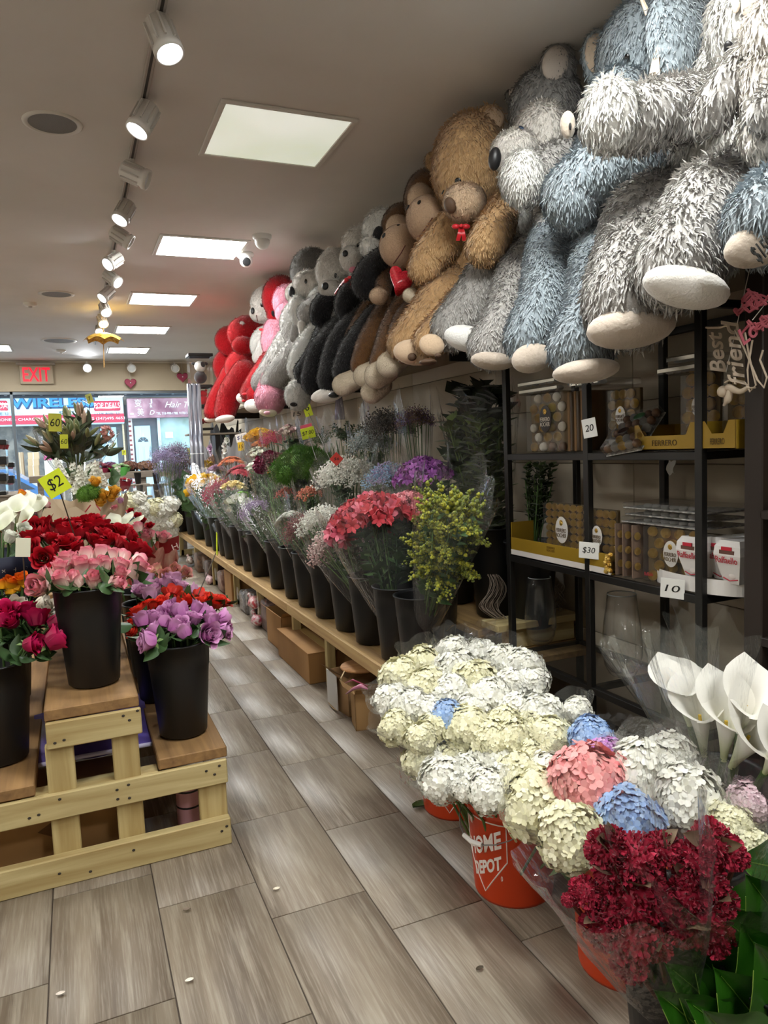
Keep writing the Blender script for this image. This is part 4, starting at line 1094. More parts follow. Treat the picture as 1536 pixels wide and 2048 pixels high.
fbq(12, 400, 975, 28, 1.42, 'open', PET['yellow'], 18, .3, 'yellow spray roses near the far end of the front row', leaf='leafy')
fbq(14, 368, 962, 24, 1.45, 'mum', [col('#d2a8c2', '#e3c6d8')], 14, .34, 'lilac mum sleeve at the far end of the front row', leaf='leafy')
fbq(11, 468, 972, 24, 1.50, 'lis', [col('#e6cf8a', '#f2e2b0')], 14, .3, 'pale yellow freesia sleeve behind the crimson sleeve', leaf='leafy')
fbq(13, 420, 965, 22, 1.5, 'open', PET['yellow'], 12, .3, 'small golden rose sleeve behind the crimson sleeve', leaf='leafy')
fbq(15, 352, 975, 18, 1.45, 'leafy', [col('#54704a', '#7a8f66')], 6, .6, 'grey-green foliage sleeve at the far front row')
def row(u, v, r, x, kind, m, n, hs, label, zb, nm='wrapped_bouquet', tall=None, **kw):
    t = PX(u, v, x=x); R = PM(t, r)
    b = V((x + .08 if x < 2.1 else x + .05, t.y + .03, zb))
    bucket(b, 'black bucket under the ' + label.split(' in ')[0].split(' behind')[0].split(' beside')[0], 'buckets in the rear rows of the bench')
    return bouquet(nm, b + V((0, 0, .1)), t, R, kind, m, n, hs * R, label, **kw)
MZ = ZB
row(690, 945, 58, 1.72, 'bb', WHT, 26, .36, 'large white baby’s breath bunch with the red price diamond', MZ, leaf='leafy')
row(775, 950, 44, 1.72, 'bb', [col('#9a8ab4', '#b9b0cc'), col('#7fa6c4', '#a9c4d8')], 16, .42, 'lavender and blue dyed baby’s breath behind the red alstroemeria', MZ, leaf='leafy')
row(845, 940, 56, 1.75, 'als', [col('#6f2f7c', '#94509e'), col('#83408c', '#a966ae')], 26, .28, 'purple alstroemeria behind the red alstroemeria', MZ, leaf='broad')
row(812, 1002, 42, 1.60, 'als', [col('#d5727e', '#eda0a6')], 16, .32, 'soft pink alstroemeria between the red bunch and the solidago', MZ, leaf='broad')
row(605, 925, 60, 1.75, 'moss', [col('#3f6a1e', '#5f8a2e')], 26, .3, 'bright green mossy dianthus bunch under the seven dollar card', MZ, leaf='leafy')
row(617, 985, 28, 1.6, 'berry', [col('#b5604a', '#cf8468')], 16, .3, 'coral berry sprigs below the green dianthus', MZ, leaf='leafy')
row(572, 985, 24, 1.6, 'berry', [col('#b0524a', '#d07c66')], 14, .3, 'red berry sprigs beside the coral ones', MZ, leaf='leafy')
row(540, 965, 36, 1.62, 'leafy', [col('#4d6d40', '#7a9468')], 10, .6, 'pale green leafy bunch below the burgundy flowers', MZ)
row(545, 922, 25, 1.75, 'crest', [col('#6a1838', '#8c2a4c')], 5, .6, 'dark burgundy cockscomb among the white freesia', MZ, leaf='leafy')
row(547, 948, 10, 1.68, 'open', PET['orange'], 3, .7, 'single orange rose sprig below the burgundy cockscomb', MZ)
row(520, 930, 28, 1.75, 'lis', [col('#e9ecdc', '#f6f6ee')], 18, .28, 'white freesia bunch in the middle row', MZ, leaf='leafy')
row(482, 938, 30, 1.72, 'ger', [col('#a8283c', '#c84a58')], 10, .42, 'crimson gerbera bunch in the middle row', MZ, leaf='leafy')
row(462, 920, 24, 1.75, 'ger', [col('#d5683a', '#e88c5a')], 8, .45, 'orange gerbera bunch beside the crimson gerberas', MZ)
row(410, 930, 15, 1.72, 'mum', [col('#e9c21a', '#f4d83a')], 3, .75, 'round yellow mums in the middle row', MZ)
row(432, 938, 16, 1.72, 'mum', [col('#cfaccb', '#dfc6da')], 4, .6, 'pale lilac mums beside the yellow ones', MZ)
row(520, 905, 28, 1.95, 'lis', [col('#e8ecd8', '#f4f4ea')], 16, .28, 'white lisianthus bunch behind the white freesia', ZT, leaf='leafy')
row(440, 915, 24, 1.95, 'mum', [col('#d9b29a', '#e9cdb8')], 10, .4, 'peach mum bunch in the back rows', ZT)
row(520, 873, 34, 2.12, 'open', PET['yellow'], 24, .24, 'golden yellow roses in the back row', ZT)
row(524, 885, 22, 2.0, 'ger', [col('#d9742e', '#e99a52')], 6, .5, 'orange gerbera sleeve in front of the golden roses', ZT)
row(546, 878, 24, 2.08, 'fine', [col('#b8324e', '#d45a70')], 12, .5, 'raspberry pink flower sleeve in the back row', ZT)
row(585, 862, 30, 2.15, 'lis', [col('#d9c4b8', '#efe6dc'), col('#c9a0a4', '#e3c8c8')], 14, .3, 'blush lisianthus buds under the fifteen card', ZT, leaf='broad')
row(640, 865, 40, 2.15, 'leafy', [col('#35521e', '#4f7030')], 14, .6, 'feathery green foliage bunch at the back wall', ZT)
row(690, 855, 44, 2.2, 'broad', [col('#2a3f1c', '#3f5a2a')], 12, .55, 'dark green leafy bunch at the back wall', ZT)
row(740, 885, 40, 2.1, 'fine', [col('#8f9a98', '#b9c2c0')], 14, .5, 'silver-grey dusty filler flowers in the back row', ZT, leaf='leafy')
row(775, 850, 46, 2.2, 'fine', [col('#55504c', '#7d766e'), col('#4a4540', '#6f6660')], 18, .48, 'dried grey-brown statice bunch at the back wall', ZT)
row(830, 838, 34, 2.15, 'fine', [col('#6f5648', '#94766a'), col('#6a4f7c', '#8a709a')], 14, .48, 'dried brown and purple statice sleeve at the back wall', ZT)
# tall greens next to the rack
bt = V((2.2, 3.55, ZT)); bucket(bt, 'tall black bucket of myrtle greens beside the rack', None, BTALL)
t = PX(955, 840, x=2.1); bouquet('wrapped_greens', bt + V((0, 0, .15)), t, PM(t, 72), 'leafy', [col('#3a4a1c', '#566a2a'), col('#42521e', '#5f7230')], 26, .8, 'tall bunch of myrtle greens in a clear sleeve beside the rack', leaf='leafy')
bt = V((2.18, 4.0, ZT)); bucket(bt, 'black bucket of dark ruscus behind the myrtle greens', None, BTALL)
t = PX(965, 785, x=2.12); bouquet('ruscus_greens', bt + V((0, 0, .15)), t, PM(t, 56), 'broad', [col('#1e2a14', '#2f3f1e')], 16, .5, 'dark glossy ruscus greens high behind the myrtle', sleeve=False)
bt = V((2.22, 3.22, ZT)); bucket(bt, 'tall black bucket of greens seen behind the rack post', None, BTALL, None, .9)
t = PX(1075, 930, x=2.25); bouquet('leafy_greens', bt + V((0, 0, .15)), t, PM(t, 45), 'leafy', [col('#2c3a1a', '#425626')], 10, .5, 'short dark greens in the bucket behind the rack', sleeve=False)

# ------------------------------------------------------------------ price cards
INK = mat('#14130f', .6, name='ink')
NEON = mat('#dcec2a', .5, name='neon_card', emit=.0); REDC = mat('#c8372a', .5); WCARD = mat('#e9e8e4', .6); PINKC = mat('#f0607e', .5); PALEC = mat('#b9ad9f', .6)
def card(p, wpx, hpx, s, m, label, rz=0, tilt=0, stick=None, yaw=0, fit=.62, ts=.62, diamond=False, ink=INK, back=None):
    p = V(p); right = V((math.cos(yaw), math.sin(yaw), 0)); up = V((0, 0, 1)); n = right.cross(up)
    Mx = basis(p, right, up) @ Matrix.Rotation(rz, 4, 'Z')
    w_, h_ = PM(p, wpx) / 2, PM(p, hpx) / 2
    e = empty('price_card', p, label, 'price tag')
    b = MB().bevbox((-w_, -h_, -.0015), (w_, h_, .0015), .0008, Mx)
    obj('card', b, m, e)
    if back: obj('back_card', MB().bevbox((-w_ * .9, -h_ * .2, -.006), (w_ * .8, h_ * 1.6, -.003), .0008, Mx), back, e)
    R2 = Mx @ Matrix.Translation((0, 0, .0022)) @ (Matrix.Rotation(-rz, 4, 'Z') if diamond else Matrix.Identity(4))
    text('lettering', s, ink, e, R2, h_ * 2 * ts, .0006, w_ * 2 * fit, .15)
    if stick is not None: obj('stick', MB().tube([p + V((0, .004, 0)) - (Mx.to_3x3() @ V((0, h_ * .6, 0))), V(stick)], .0028, 5), mat('#4a4136', .6), e)
    return e
p = PX(110, 967, y=3.3); card(p, 46, 46, '$2', NEON, 'neon yellow card reading $2 above the red roses', rz=.5, stick=PX(150, 1075, y=3.42), yaw=.1, ts=.7)
p = PX(46, 1095, y=3.15); card(p, 27, 38, ' ', mat('#e6e6cf', .6), 'cream and yellow folded card in the left roses', rz=-.1, stick=PX(52, 1200, y=3.2))
p = PX(434, 1088, y=3.6); card(p, 12, 46, ' ', NEON, 'neon yellow card seen edge-on above the orange-red roses', rz=-.35, stick=PX(396, 1190, y=3.5), yaw=1.25)
p = PX(110, 845, y=5.6); card(p, 24, 36, '60', mat('#c9c84a', .6), 'olive yellow card reading 60 on the lilies, the upper one', rz=-.05, yaw=.1, fit=.75, stick=PX(120, 900, y=5.8))
p = PX(128, 883, y=5.55); card(p, 15, 28, '60', mat('#cdd23a', .6), 'rounded yellow card reading 60 on the lilies, the lower one', rz=-.04, yaw=.1, fit=.8, ts=.5, stick=PX(132, 910, y=5.85))
p = PX(179, 797, y=5.7); card(p, 12, 18, '7', mat('#c9cc6a', .6), 'small yellow card reading 7 on a tall stick above the lilies', rz=.3, fit=.45, stick=PX(166, 890, y=5.9))
p = PX(614, 815, x=1.85); card(p, 16, 36, '6', NEON, 'tall yellow card reading 6 above the green dianthus', rz=.25, yaw=-.5, stick=PX(665, 930, x=1.8), fit=.5, ts=.5)
p = PX(594, 828, x=2.2); card(p, 24, 20, '15', PALEC, 'pale card reading 15 above the blush lisianthus', rz=.1, yaw=-.5, fit=.7, stick=PX(600, 870, x=2.2))
p = PX(616, 866, x=1.8); card(p, 28, 22, '$7.00', NEON, 'neon card reading $7.00 on the green dianthus', rz=.2, yaw=-.5, fit=.85, ts=.5, stick=PX(633, 920, x=1.75), back=PINKC)
p = PX(673, 918, x=1.62); card(p, 20, 20, '$6', REDC, 'red diamond card reading $6 on the white baby’s breath', rz=math.pi / 4, yaw=-.45, diamond=True, fit=.55, ts=.4, stick=PX(676, 960, x=1.68))
p = PX(483, 875, x=1.95); card(p, 24, 16, '$15', WCARD, 'white card reading $15 beside the golden roses', rz=.2, yaw=-.5, fit=.8, ink=mat('#1d2c6a', .6), stick=PX(503, 915, x=1.95))
p = PX(482, 893, x=1.93); card(p, 13, 17, '15', mat('#e0b71c', .6), 'small golden card reading 15 under the white one', yaw=-.5, fit=.7, stick=PX(486, 915, x=1.93))
p = PX(427, 866, x=2.05); card(p, 9, 15, '10', mat('#c9c23a', .6), 'tiny yellow card on the wrapped orchid', yaw=-.4, fit=.7, stick=PX(431, 890, x=2.05))
p = PX(379, 908, x=1.85); card(p, 8, 24, ' ', mat('#c6cc4a', .6), 'slim yellow card beside the wrapped statice', rz=.25, yaw=.5, stick=PX(384, 940, x=1.8))
p = PX(345, 951, x=1.5); card(p, 9, 9, '7', mat('#d2c832', .6), 'tiny square yellow card at the bench far end', yaw=0, fit=.5, stick=PX(350, 975, x=1.5))
# ------------------------------------------------------------------ plush toys
def fur(mb, L_, wd, n, comb=V((0, 0, -1)), stiff=.22, rnd_=.4, seed=1):
    """adds n tapered fur locks over the surface held in mb, with the surface's own normals"""
    rg = random.Random(seed)
    tris = []
    for f in mb.f:
        for k in range(1, len(f) - 1): tris.append((f[0], f[k], f[k + 1]))
    vn = [V((0, 0, 0)) for _ in mb.v]; ar = []; acc = 0
    for a, b, c in tris:
        nn = (mb.v[b] - mb.v[a]).cross(mb.v[c] - mb.v[a]); acc += nn.length; ar.append(acc)
        for q in (a, b, c): vn[q] += nn
    vn = [q.normalized() if q.length > 1e-12 else V((0, 0, 1)) for q in vn]
    import bisect
    nv, nf, nn_ = [], [], []
    k0 = len(mb.v)
    for _ in range(n):
        i = bisect.bisect(ar, rg.random() * acc); i = min(i, len(tris) - 1); a, b, c = tris[i]
        r1, r2 = rg.random(), rg.random()
        if r1 + r2 > 1: r1, r2 = 1 - r1, 1 - r2
        p = mb.v[a] * (1 - r1 - r2) + mb.v[b] * r1 + mb.v[c] * r2
        nm = (vn[a] * (1 - r1 - r2) + vn[b] * r1 + vn[c] * r2).normalized()
        cm = comb - nm * comb.dot(nm)
        d = nm * stiff + cm * .8 + V((rg.uniform(-1, 1), rg.uniform(-1, 1), rg.uniform(-1, 1))) * rnd_; d.normalize()
        if d.dot(nm) < .15: d = (d + nm * (.25 - d.dot(nm))).normalized()
        s_ = d.cross(nm)
        s_ = s_.normalized() if s_.length > 1e-4 else nm.orthogonal().normalized()
        l = L_ * rg.uniform(.6, 1.25); w_ = wd * rg.uniform(.6, 1.3); m_ = p + d * l * .55 + nm * l * .12; k = k0 + len(nv)
        nv += [p - s_ * w_ * .6, p + s_ * w_ * .6, m_ + s_ * w_ * .5, p + d * l, m_ - s_ * w_ * .5]; nf.append((k, k + 1, k + 2, k + 3, k + 4))
        n2 = (nm + V((rg.uniform(-1, 1), rg.uniform(-1, 1), rg.uniform(-1, 1))) * .22).normalized(); nn_ += [n2] * 5
    mb.v += nv; mb.f += nf
    return mb
def jitter(mb, amp, fr, seed):
    r = random.Random(seed); ph = [r.uniform(0, 6) for _ in range(6)]
    for q in mb.v:
        q += V((math.sin(q.y * fr + ph[0]) * math.sin(q.z * fr * 1.3 + ph[1]), math.sin(q.x * fr + ph[2]) * math.sin(q.z * fr + ph[3]), math.sin(q.y * fr * .9 + ph[4]) * math.sin(q.x * fr + ph[5]))) * amp
    return mb
FURC = {}
def fmat(h, h2): return mat(h, .85, h2=h2, vary='island', sheen=.4, spec=.15, bump=.3, bscale=120)
FM = {'grey': fmat('#9c9894', '#c2bfbb'), 'white': fmat('#cfcdc8', '#e6e4e0'), 'blue': fmat('#848e95', '#a6b0b6'), 'tan': fmat('#c39c6e', '#d6b487'), 'brown': fmat('#62401f', '#7d5732'), 'black': fmat('#151416', '#262528'),
      'red': fmat('#a30a16', '#cc1a26'), 'pink': fmat('#d98ea4', '#eeb0c0'), 'cream': fmat('#d5c6ae', '#e6dac6'), 'beige': fmat('#cbae90', '#dcc3a6'), 'dgrey': fmat('#6f6c6a', '#918e8a'), 'warmwhite': fmat('#cfc9c2', '#e6e1da')}
SUEDE = mat('#bcae9f', .85, h2='#b0a293', scale=8, sheen=.3, bump=.4, bscale=60); NOSE = mat('#1c1b1d', .4); EYE_ = mat('#111114', .12, spec=.8); BROWN = mat('#5a4434', .6); RIB = mat('#c41a26', .35, name='red_ribbon', sheen=.2)
seedc = [1000]
XK = [1.0]       # how far a toy leans out from the wall
class Plush:
    def __init__(s, name, label, p0, lock=.03, dens=1.0):
        s.e = empty(name, p0, label, 'plush toy'); s.lock = lock; s.dens = dens; s.balls = []
    def fin(s, mb, name, c, L_=None, par=None, comb=V((0, 0, -1)), soft=False):
        seedc[0] += 1
        jitter(mb, .007, 9, seedc[0])
        if not soft:
            L_ = L_ or s.lock
            area = 0
            for f in mb.f:
                a = mb.v[f[0]]
                for k in range(1, len(f) - 1): area += (mb.v[f[k]] - a).cross(mb.v[f[k + 1]] - a).length / 2
            n = int(min(22000, s.dens * area / (L_ * L_ * .26) * 2.1))
            fur(mb, L_, L_ * .15, n, comb, seed=seedc[0])
        return obj(name, mb, FM[c] if isinstance(c, str) else c, par or s.e, True)
    def ball(s, name, u, v, x, ru, rv_, c, rx=None, keep=True, **kw):
        p = PX(u, v, x=x * XK[0]); a, b = PM(p, ru), PM(p, rv_)
        r = (PM(p, rx) if rx else a, a, b)
        if keep: s.balls.append((p, r))
        return s.fin(MB().ell(p, r, 24, 16), name, c, **kw)
    def limb(s, name, ch, c, **kw):
        pts = []
        for u, v, x, r in ch:
            p = PX(u, v, x=x * XK[0]); pts.append((p, PM(p, r)))
        return s.fin(MB().blob(pts, 18), name, c, **kw)
    def hit(s, u, v, dflt):
        r = (RM @ V((u - CX, v - CY, F))).normalized(); best = None
        for c, q in s.balls:
            o = V([(EYE[i] - c[i]) / q[i] for i in range(3)]); d = V([r[i] / q[i] for i in range(3)])
            A, B, C = d.dot(d), 2 * o.dot(d), o.dot(o) - 1; D = B * B - 4 * A * C
            if D > 0:
                t = (-B - math.sqrt(D)) / (2 * A)
                if best is None or t < best[0]: best = (t, c, q)
        if best is None: return PX(u, v, x=dflt * XK[0]), -r
        p = EYE + r * best[0]; c, q = best[1], best[2]
        return p, V([(p[i] - c[i]) / (q[i] * q[i]) for i in range(3)]).normalized()
    def dot(s, name, u, v, x, ru, rv_, m, th=.35, lift=.2):
        p, n = s.hit(u, v, x); a, b = PM(p, ru), PM(p, rv_); p = p + n * (s.lock * .35)
        up = V((0, 0, 1)); rt = up.cross(n); rt = rt.normalized() if rt.length > .01 else V((0, -1, 0)); up = n.cross(rt)
        Mx = Matrix((rt, up, n)).transposed()
        return obj(name, MB().ell(p, (a, b, min(a, b) * th), 16, 8, Mx), m, s.e, True)
    def pad(s, u, v, x, ru, rv_, ang, m=SUEDE, fwd=V((-.55, -.5, -.67)), name='foot_pad', th=.22):
        p = PX(u, v, x=x * XK[0]); a, b = PM(p, ru), PM(p, rv_)
        rt = cr * math.cos(ang) + cd * math.sin(ang); up = -(cd * math.cos(ang) - cr * math.sin(ang)); n = -cf
        # ellipsoid flattened along fwd so the sole faces down and outward
        Mx = Matrix((rt, up, n)).transposed()
        return obj(name, MB().ell(p, (a, b, a * .55), 20, 12, Mx), m, s.e, True)
    def ear(s, u, v, x, ru, rv_, ang, c, inner=None, iu=0, iv=0):
        p = PX(u, v, x=x * XK[0]); a, b = PM(p, ru), PM(p, rv_)
        Mx = Matrix((cr * math.cos(ang) + cd * math.sin(ang), -(cd * math.cos(ang) - cr * math.sin(ang)), -cf)).transposed()
        o = s.fin(MB().ell(p, (a, b, a * .45), 16, 10, Mx), 'ear', c)
        if inner: obj('inner_ear', MB().ell(p + (-cf) * a * .25 + cr * PM(p, iu) + cd * PM(p, iv), (a * .78, b * .8, a * .3), 16, 10, Mx), FM[inner] if isinstance(inner, str) else inner, o, True)
        return o
    def line(s, name, pts, x, r, m=None):
        q = [s.hit(u, v, x) for u, v in pts]
        return obj(name, MB().tube([p + n * s.lock * .3 for p, n in q], r, 5), m or mat('#6a4038', .7), s.e)
    def bow(s, u, v, x, sz, m=RIB):
        p = PX(u, v, x=x * XK[0]); k = PM(p, sz); mb = MB()
        for sg in (-1, 1):
            mb.ell(p + cr * sg * k * .55 - cd * k * .1, (k * .5, k * .3, k * .28), 12, 8, Matrix((cr, -cd, -cf)).transposed())
            mb.patch(lambda a, b, sg=sg: p + cd * k * (a * 1.5) + cr * k * (sg * .35 * a + (b - .5) * .45) - cf * .02 * math.sin(3 * a), 5, 2)
        mb.ell(p - cf * .02, k * .22, 10, 8)
        return obj('ribbon_bow', mb, m, s.e, True)
random.seed(3)
# 1 blue plush at the right edge, only a foot in view
P = Plush('plush_elephant', 'blue-grey plush foot marked $150 at the right edge', PX(1640, 420, x=2.1), .028)
P.limb('leg', [(1640, 390, 2.05, 120), (1575, 420, 1.85, 95), (1530, 445, 1.7, 82)], 'blue')
P.pad(1518, 488, 1.66, 72, 44, -.35)
P.ball('torso', 1680, 240, 2.15, 150, 190, 'blue', keep=False)
pp = PX(1527, 505, x=1.60) - cf * .0; text('lettering', '$150', INK, P.e, basis(PX(1528, 500, d=1.72), cr * .8 - cd * .6, -cd * .8 - cr * .6), .06, .002, PM(pp, 44))
# 2 big grey and white wolf holding a cub
P = Plush('plush_wolf', 'large grey and white plush wolf holding a cub at upper right', PX(1440, 400, x=2.2), .032)
P.ball('torso', 1480, 270, 2.16, 165, 215, 'white', 120)
P.ball('back', 1560, 300, 2.25, 160, 200, 'grey', 120, keep=False)
P.ball('head', 1525, 45, 2.02, 105, 110, 'white', 105)
P.limb('arm', [(1425, 215, 2.0, 60), (1350, 225, 1.86, 62), (1280, 238, 1.74, 62), (1255, 240, 1.70, 58)], 'grey')
P.ball('paw', 1217, 234, 1.62, 62, 70, 'white', 50)
P.limb('leg', [(1370, 440, 2.08, 100), (1310, 450, 1.95, 100), (1285, 520, 1.8, 90), (1255, 610, 1.68, 88)], 'grey')
P.pad(1262, 655, 1.64, 90, 42, -.12)
P.limb('leg', [(1500, 400, 2.05, 110), (1430, 420, 1.88, 100), (1385, 490, 1.74, 88), (1355, 535, 1.66, 84)], 'grey')
P.pad(1372, 575, 1.62, 88, 40, .22, FM['warmwhite'])
P.limb('cub_arm', [(1530, 90, 1.86, 46), (1470, 160, 1.80, 42), (1432, 212, 1.76, 38), (1420, 232, 1.75, 36)], 'grey', L_=.035)
P.ball('cub_head', 1560, 60, 1.82, 78, 80, 'warmwhite', 60)
P.limb('cub_body', [(1560, 150, 1.85, 70), (1545, 270, 1.85, 60)], 'warmwhite')
P.limb('cub_arm', [(1560, 190, 1.80, 34), (1530, 225, 1.76, 34)], 'grey', L_=.03)
P.dot('nose', 1462, 92, 1.75, 10, 13, NOSE, .6)
P.dot('cub_pad', 1500, 14, 1.75, 15, 20, SUEDE); P.dot('cub_pad', 1476, 16, 1.75, 8, 12, SUEDE)
# 3 blue long-eared plush
P = Plush('plush_rabbit', 'blue-grey plush with big cream-lined ears beside the wolf', PX(1220, 450, x=2.2), .026)
P.ball('head', 1280, 110, 2.1, 92, 100, 'blue', 80)
P.ball('snout', 1235, 190, 1.98, 62, 48, 'blue')
P.ear(1355, 60, 1.98, 62, 105, .12, 'blue'); P.ear(1195, 110, 2.12, 32, 52, .0, 'blue', mat('#b9a792', .85, sheen=.3), -3, 2)
obj('ear_edge', MB().tube([PX(1280, -10, x=1.93), PX(1300, 40, x=1.92), PX(1316, 95, x=1.9), PX(1310, 148, x=1.9)], [.006, .01, .012, .02], 6), mat('#d9c9b4', .8), P.e)
obj('care_label', MB().add([PX(1316, 95, x=1.89), PX(1320, 150, x=1.89), PX(1300, 149, x=1.89)], [(0, 1, 2)]), mat('#d2c8bc', .7), P.e)
P.dot('eye', 1256, 115, 2.0, 6, 7, EYE_)
P.ball('torso', 1215, 370, 2.08, 110, 120, 'blue', 90)
P.limb('arm', [(1290, 330, 1.98, 58), (1210, 345, 1.86, 62), (1150, 380, 1.78, 58), (1145, 405, 1.77, 56)], 'blue')
P.limb('leg', [(1160, 430, 2.05, 75), (1112, 500, 1.9, 60), (1095, 600, 1.76, 54), (1062, 675, 1.66, 52)], 'blue')
P.limb('leg', [(1230, 450, 2.0, 70), (1195, 540, 1.84, 55), (1182, 620, 1.72, 54), (1165, 690, 1.64, 68)], 'blue')
P.pad(1064, 716, 1.62, 42, 30, -.25); P.pad(1172, 742, 1.6, 68, 24, -.12)
P.ball('cream_paw', 1139, 252, 1.72, 15, 27, SUEDE, keep=True, soft=True); P.dot('paw_mark', 1140, 254, 1.7, 3, 7, NOSE)
# 4 grey husky
P = Plush('plush_husky', 'grey plush husky with white face and black nose beside the tan bear', PX(1050, 540, x=2.2), .024)
P.ball('head', 1092, 225, 2.08, 74, 82, 'dgrey', 70)
P.ball('face', 1078, 275, 1.98, 66, 66, 'warmwhite', 50)
P.ball('muzzle', 1035, 305, 1.86, 46, 42, 'warmwhite', 60, L_=.016)
P.ball('nose', 990, 319, 1.70, 13, 22, NOSE, soft=True)
P.dot('eye', 1042, 259, 1.9, 5, 9, mat('#2a3d57', .15, spec=.8))
P.ear(1115, 130, 2.06, 34, 46, .25, 'dgrey', mat('#b5aaa0', .85, sheen=.3), -6, 2); P.ear(1028, 192, 2.1, 14, 22, -.2, 'dgrey', 'warmwhite')
P.limb('arm', [(1130, 330, 1.98, 46), (1090, 345, 1.86, 46), (1062, 355, 1.8, 46)], 'grey'); P.ball('paw', 1048, 358, 1.75, 46, 54, 'white')
P.ball('torso', 1065, 460, 2.1, 75, 110, 'grey', 70); P.ball('chest', 1035, 455, 1.98, 40, 75, 'white', 40)
P.limb('arm', [(1085, 420, 1.9, 22), (1090, 450, 1.86, 20)], 'grey', L_=.02)
P.limb('leg', [(1020, 510, 2.02, 66), (985, 560, 1.9, 56), (945, 610, 1.8, 48), (905, 655, 1.7, 44)], 'grey')
P.limb('leg', [(1060, 530, 2.0, 60), (1030, 590, 1.86, 50), (1010, 640, 1.75, 46), (985, 690, 1.68, 48)], 'grey')
P.pad(935, 678, 1.66, 48, 26, .25, FM['white'], name='foot_tip'); P.pad(985, 722, 1.64, 44, 18, .1)
# 5 tan bear
XK[0] = .96
P = Plush('plush_bear', 'big tan teddy bear with red bow in the middle of the plush row', PX(950, 560, x=2.2), .024, 1.0)
P.ball('head', 940, 330, 2.02, 78, 96, 'tan', 78)
P.ear(980, 240, 2.08, 30, 30, .4, 'tan', fmat('#c4a68a', '#d4ba9e'), 4, 2); P.ear(868, 330, 2.1, 16, 26, -.3, 'tan')
P.ball('muzzle', 928, 403, 1.86, 41, 37, 'beige', 44, L_=.012); P.dot('nose', 902, 410, 1.78, 13, 16, BROWN, .7)
P.dot('eye', 917, 362, 1.85, 7, 7, EYE_); P.dot('eye', 889, 386, 1.85, 6, 5, EYE_)
P.line('mouth', [(905, 428), (912, 434), (924, 430), (932, 416)], 1.8, .003)
P.ball('torso', 965, 500, 2.12, 72, 112, 'tan', 70)
P.limb('arm', [(935, 430, 2.0, 34), (895, 470, 1.9, 40), (862, 512, 1.83, 38), (852, 532, 1.8, 34)], 'tan')
P.limb('arm', [(1010, 410, 2.0, 32), (985, 470, 1.88, 38), (970, 495, 1.85, 36)], 'tan')
P.limb('leg', [(935, 570, 2.05, 55), (890, 590, 1.92, 50), (850, 645, 1.8, 44), (812, 685, 1.71, 36)], 'tan')
P.limb('leg', [(985, 580, 2.02, 50), (930, 610, 1.88, 42), (885, 655, 1.76, 38), (858, 678, 1.7, 32)], 'tan')
P.pad(830, 705, 1.67, 44, 26, .1, FM['beige']); P.pad(864, 690, 1.65, 26, 22, .3, FM['beige'])
for u, v, a, b in ((824, 714, 9, 8), (806, 722, 9, 5), (856, 724, 18, 7), (851, 698, 8, 5), (876, 711, 7, 5)):
    q = PX(u, v, x=1.63 * XK[0]) ; obj('paw_print', MB().ell(q, (PM(q, a), PM(q, a), PM(q, b)), 14, 8), BROWN, P.e, True)
P.bow(922, 455, 1.82, 18)
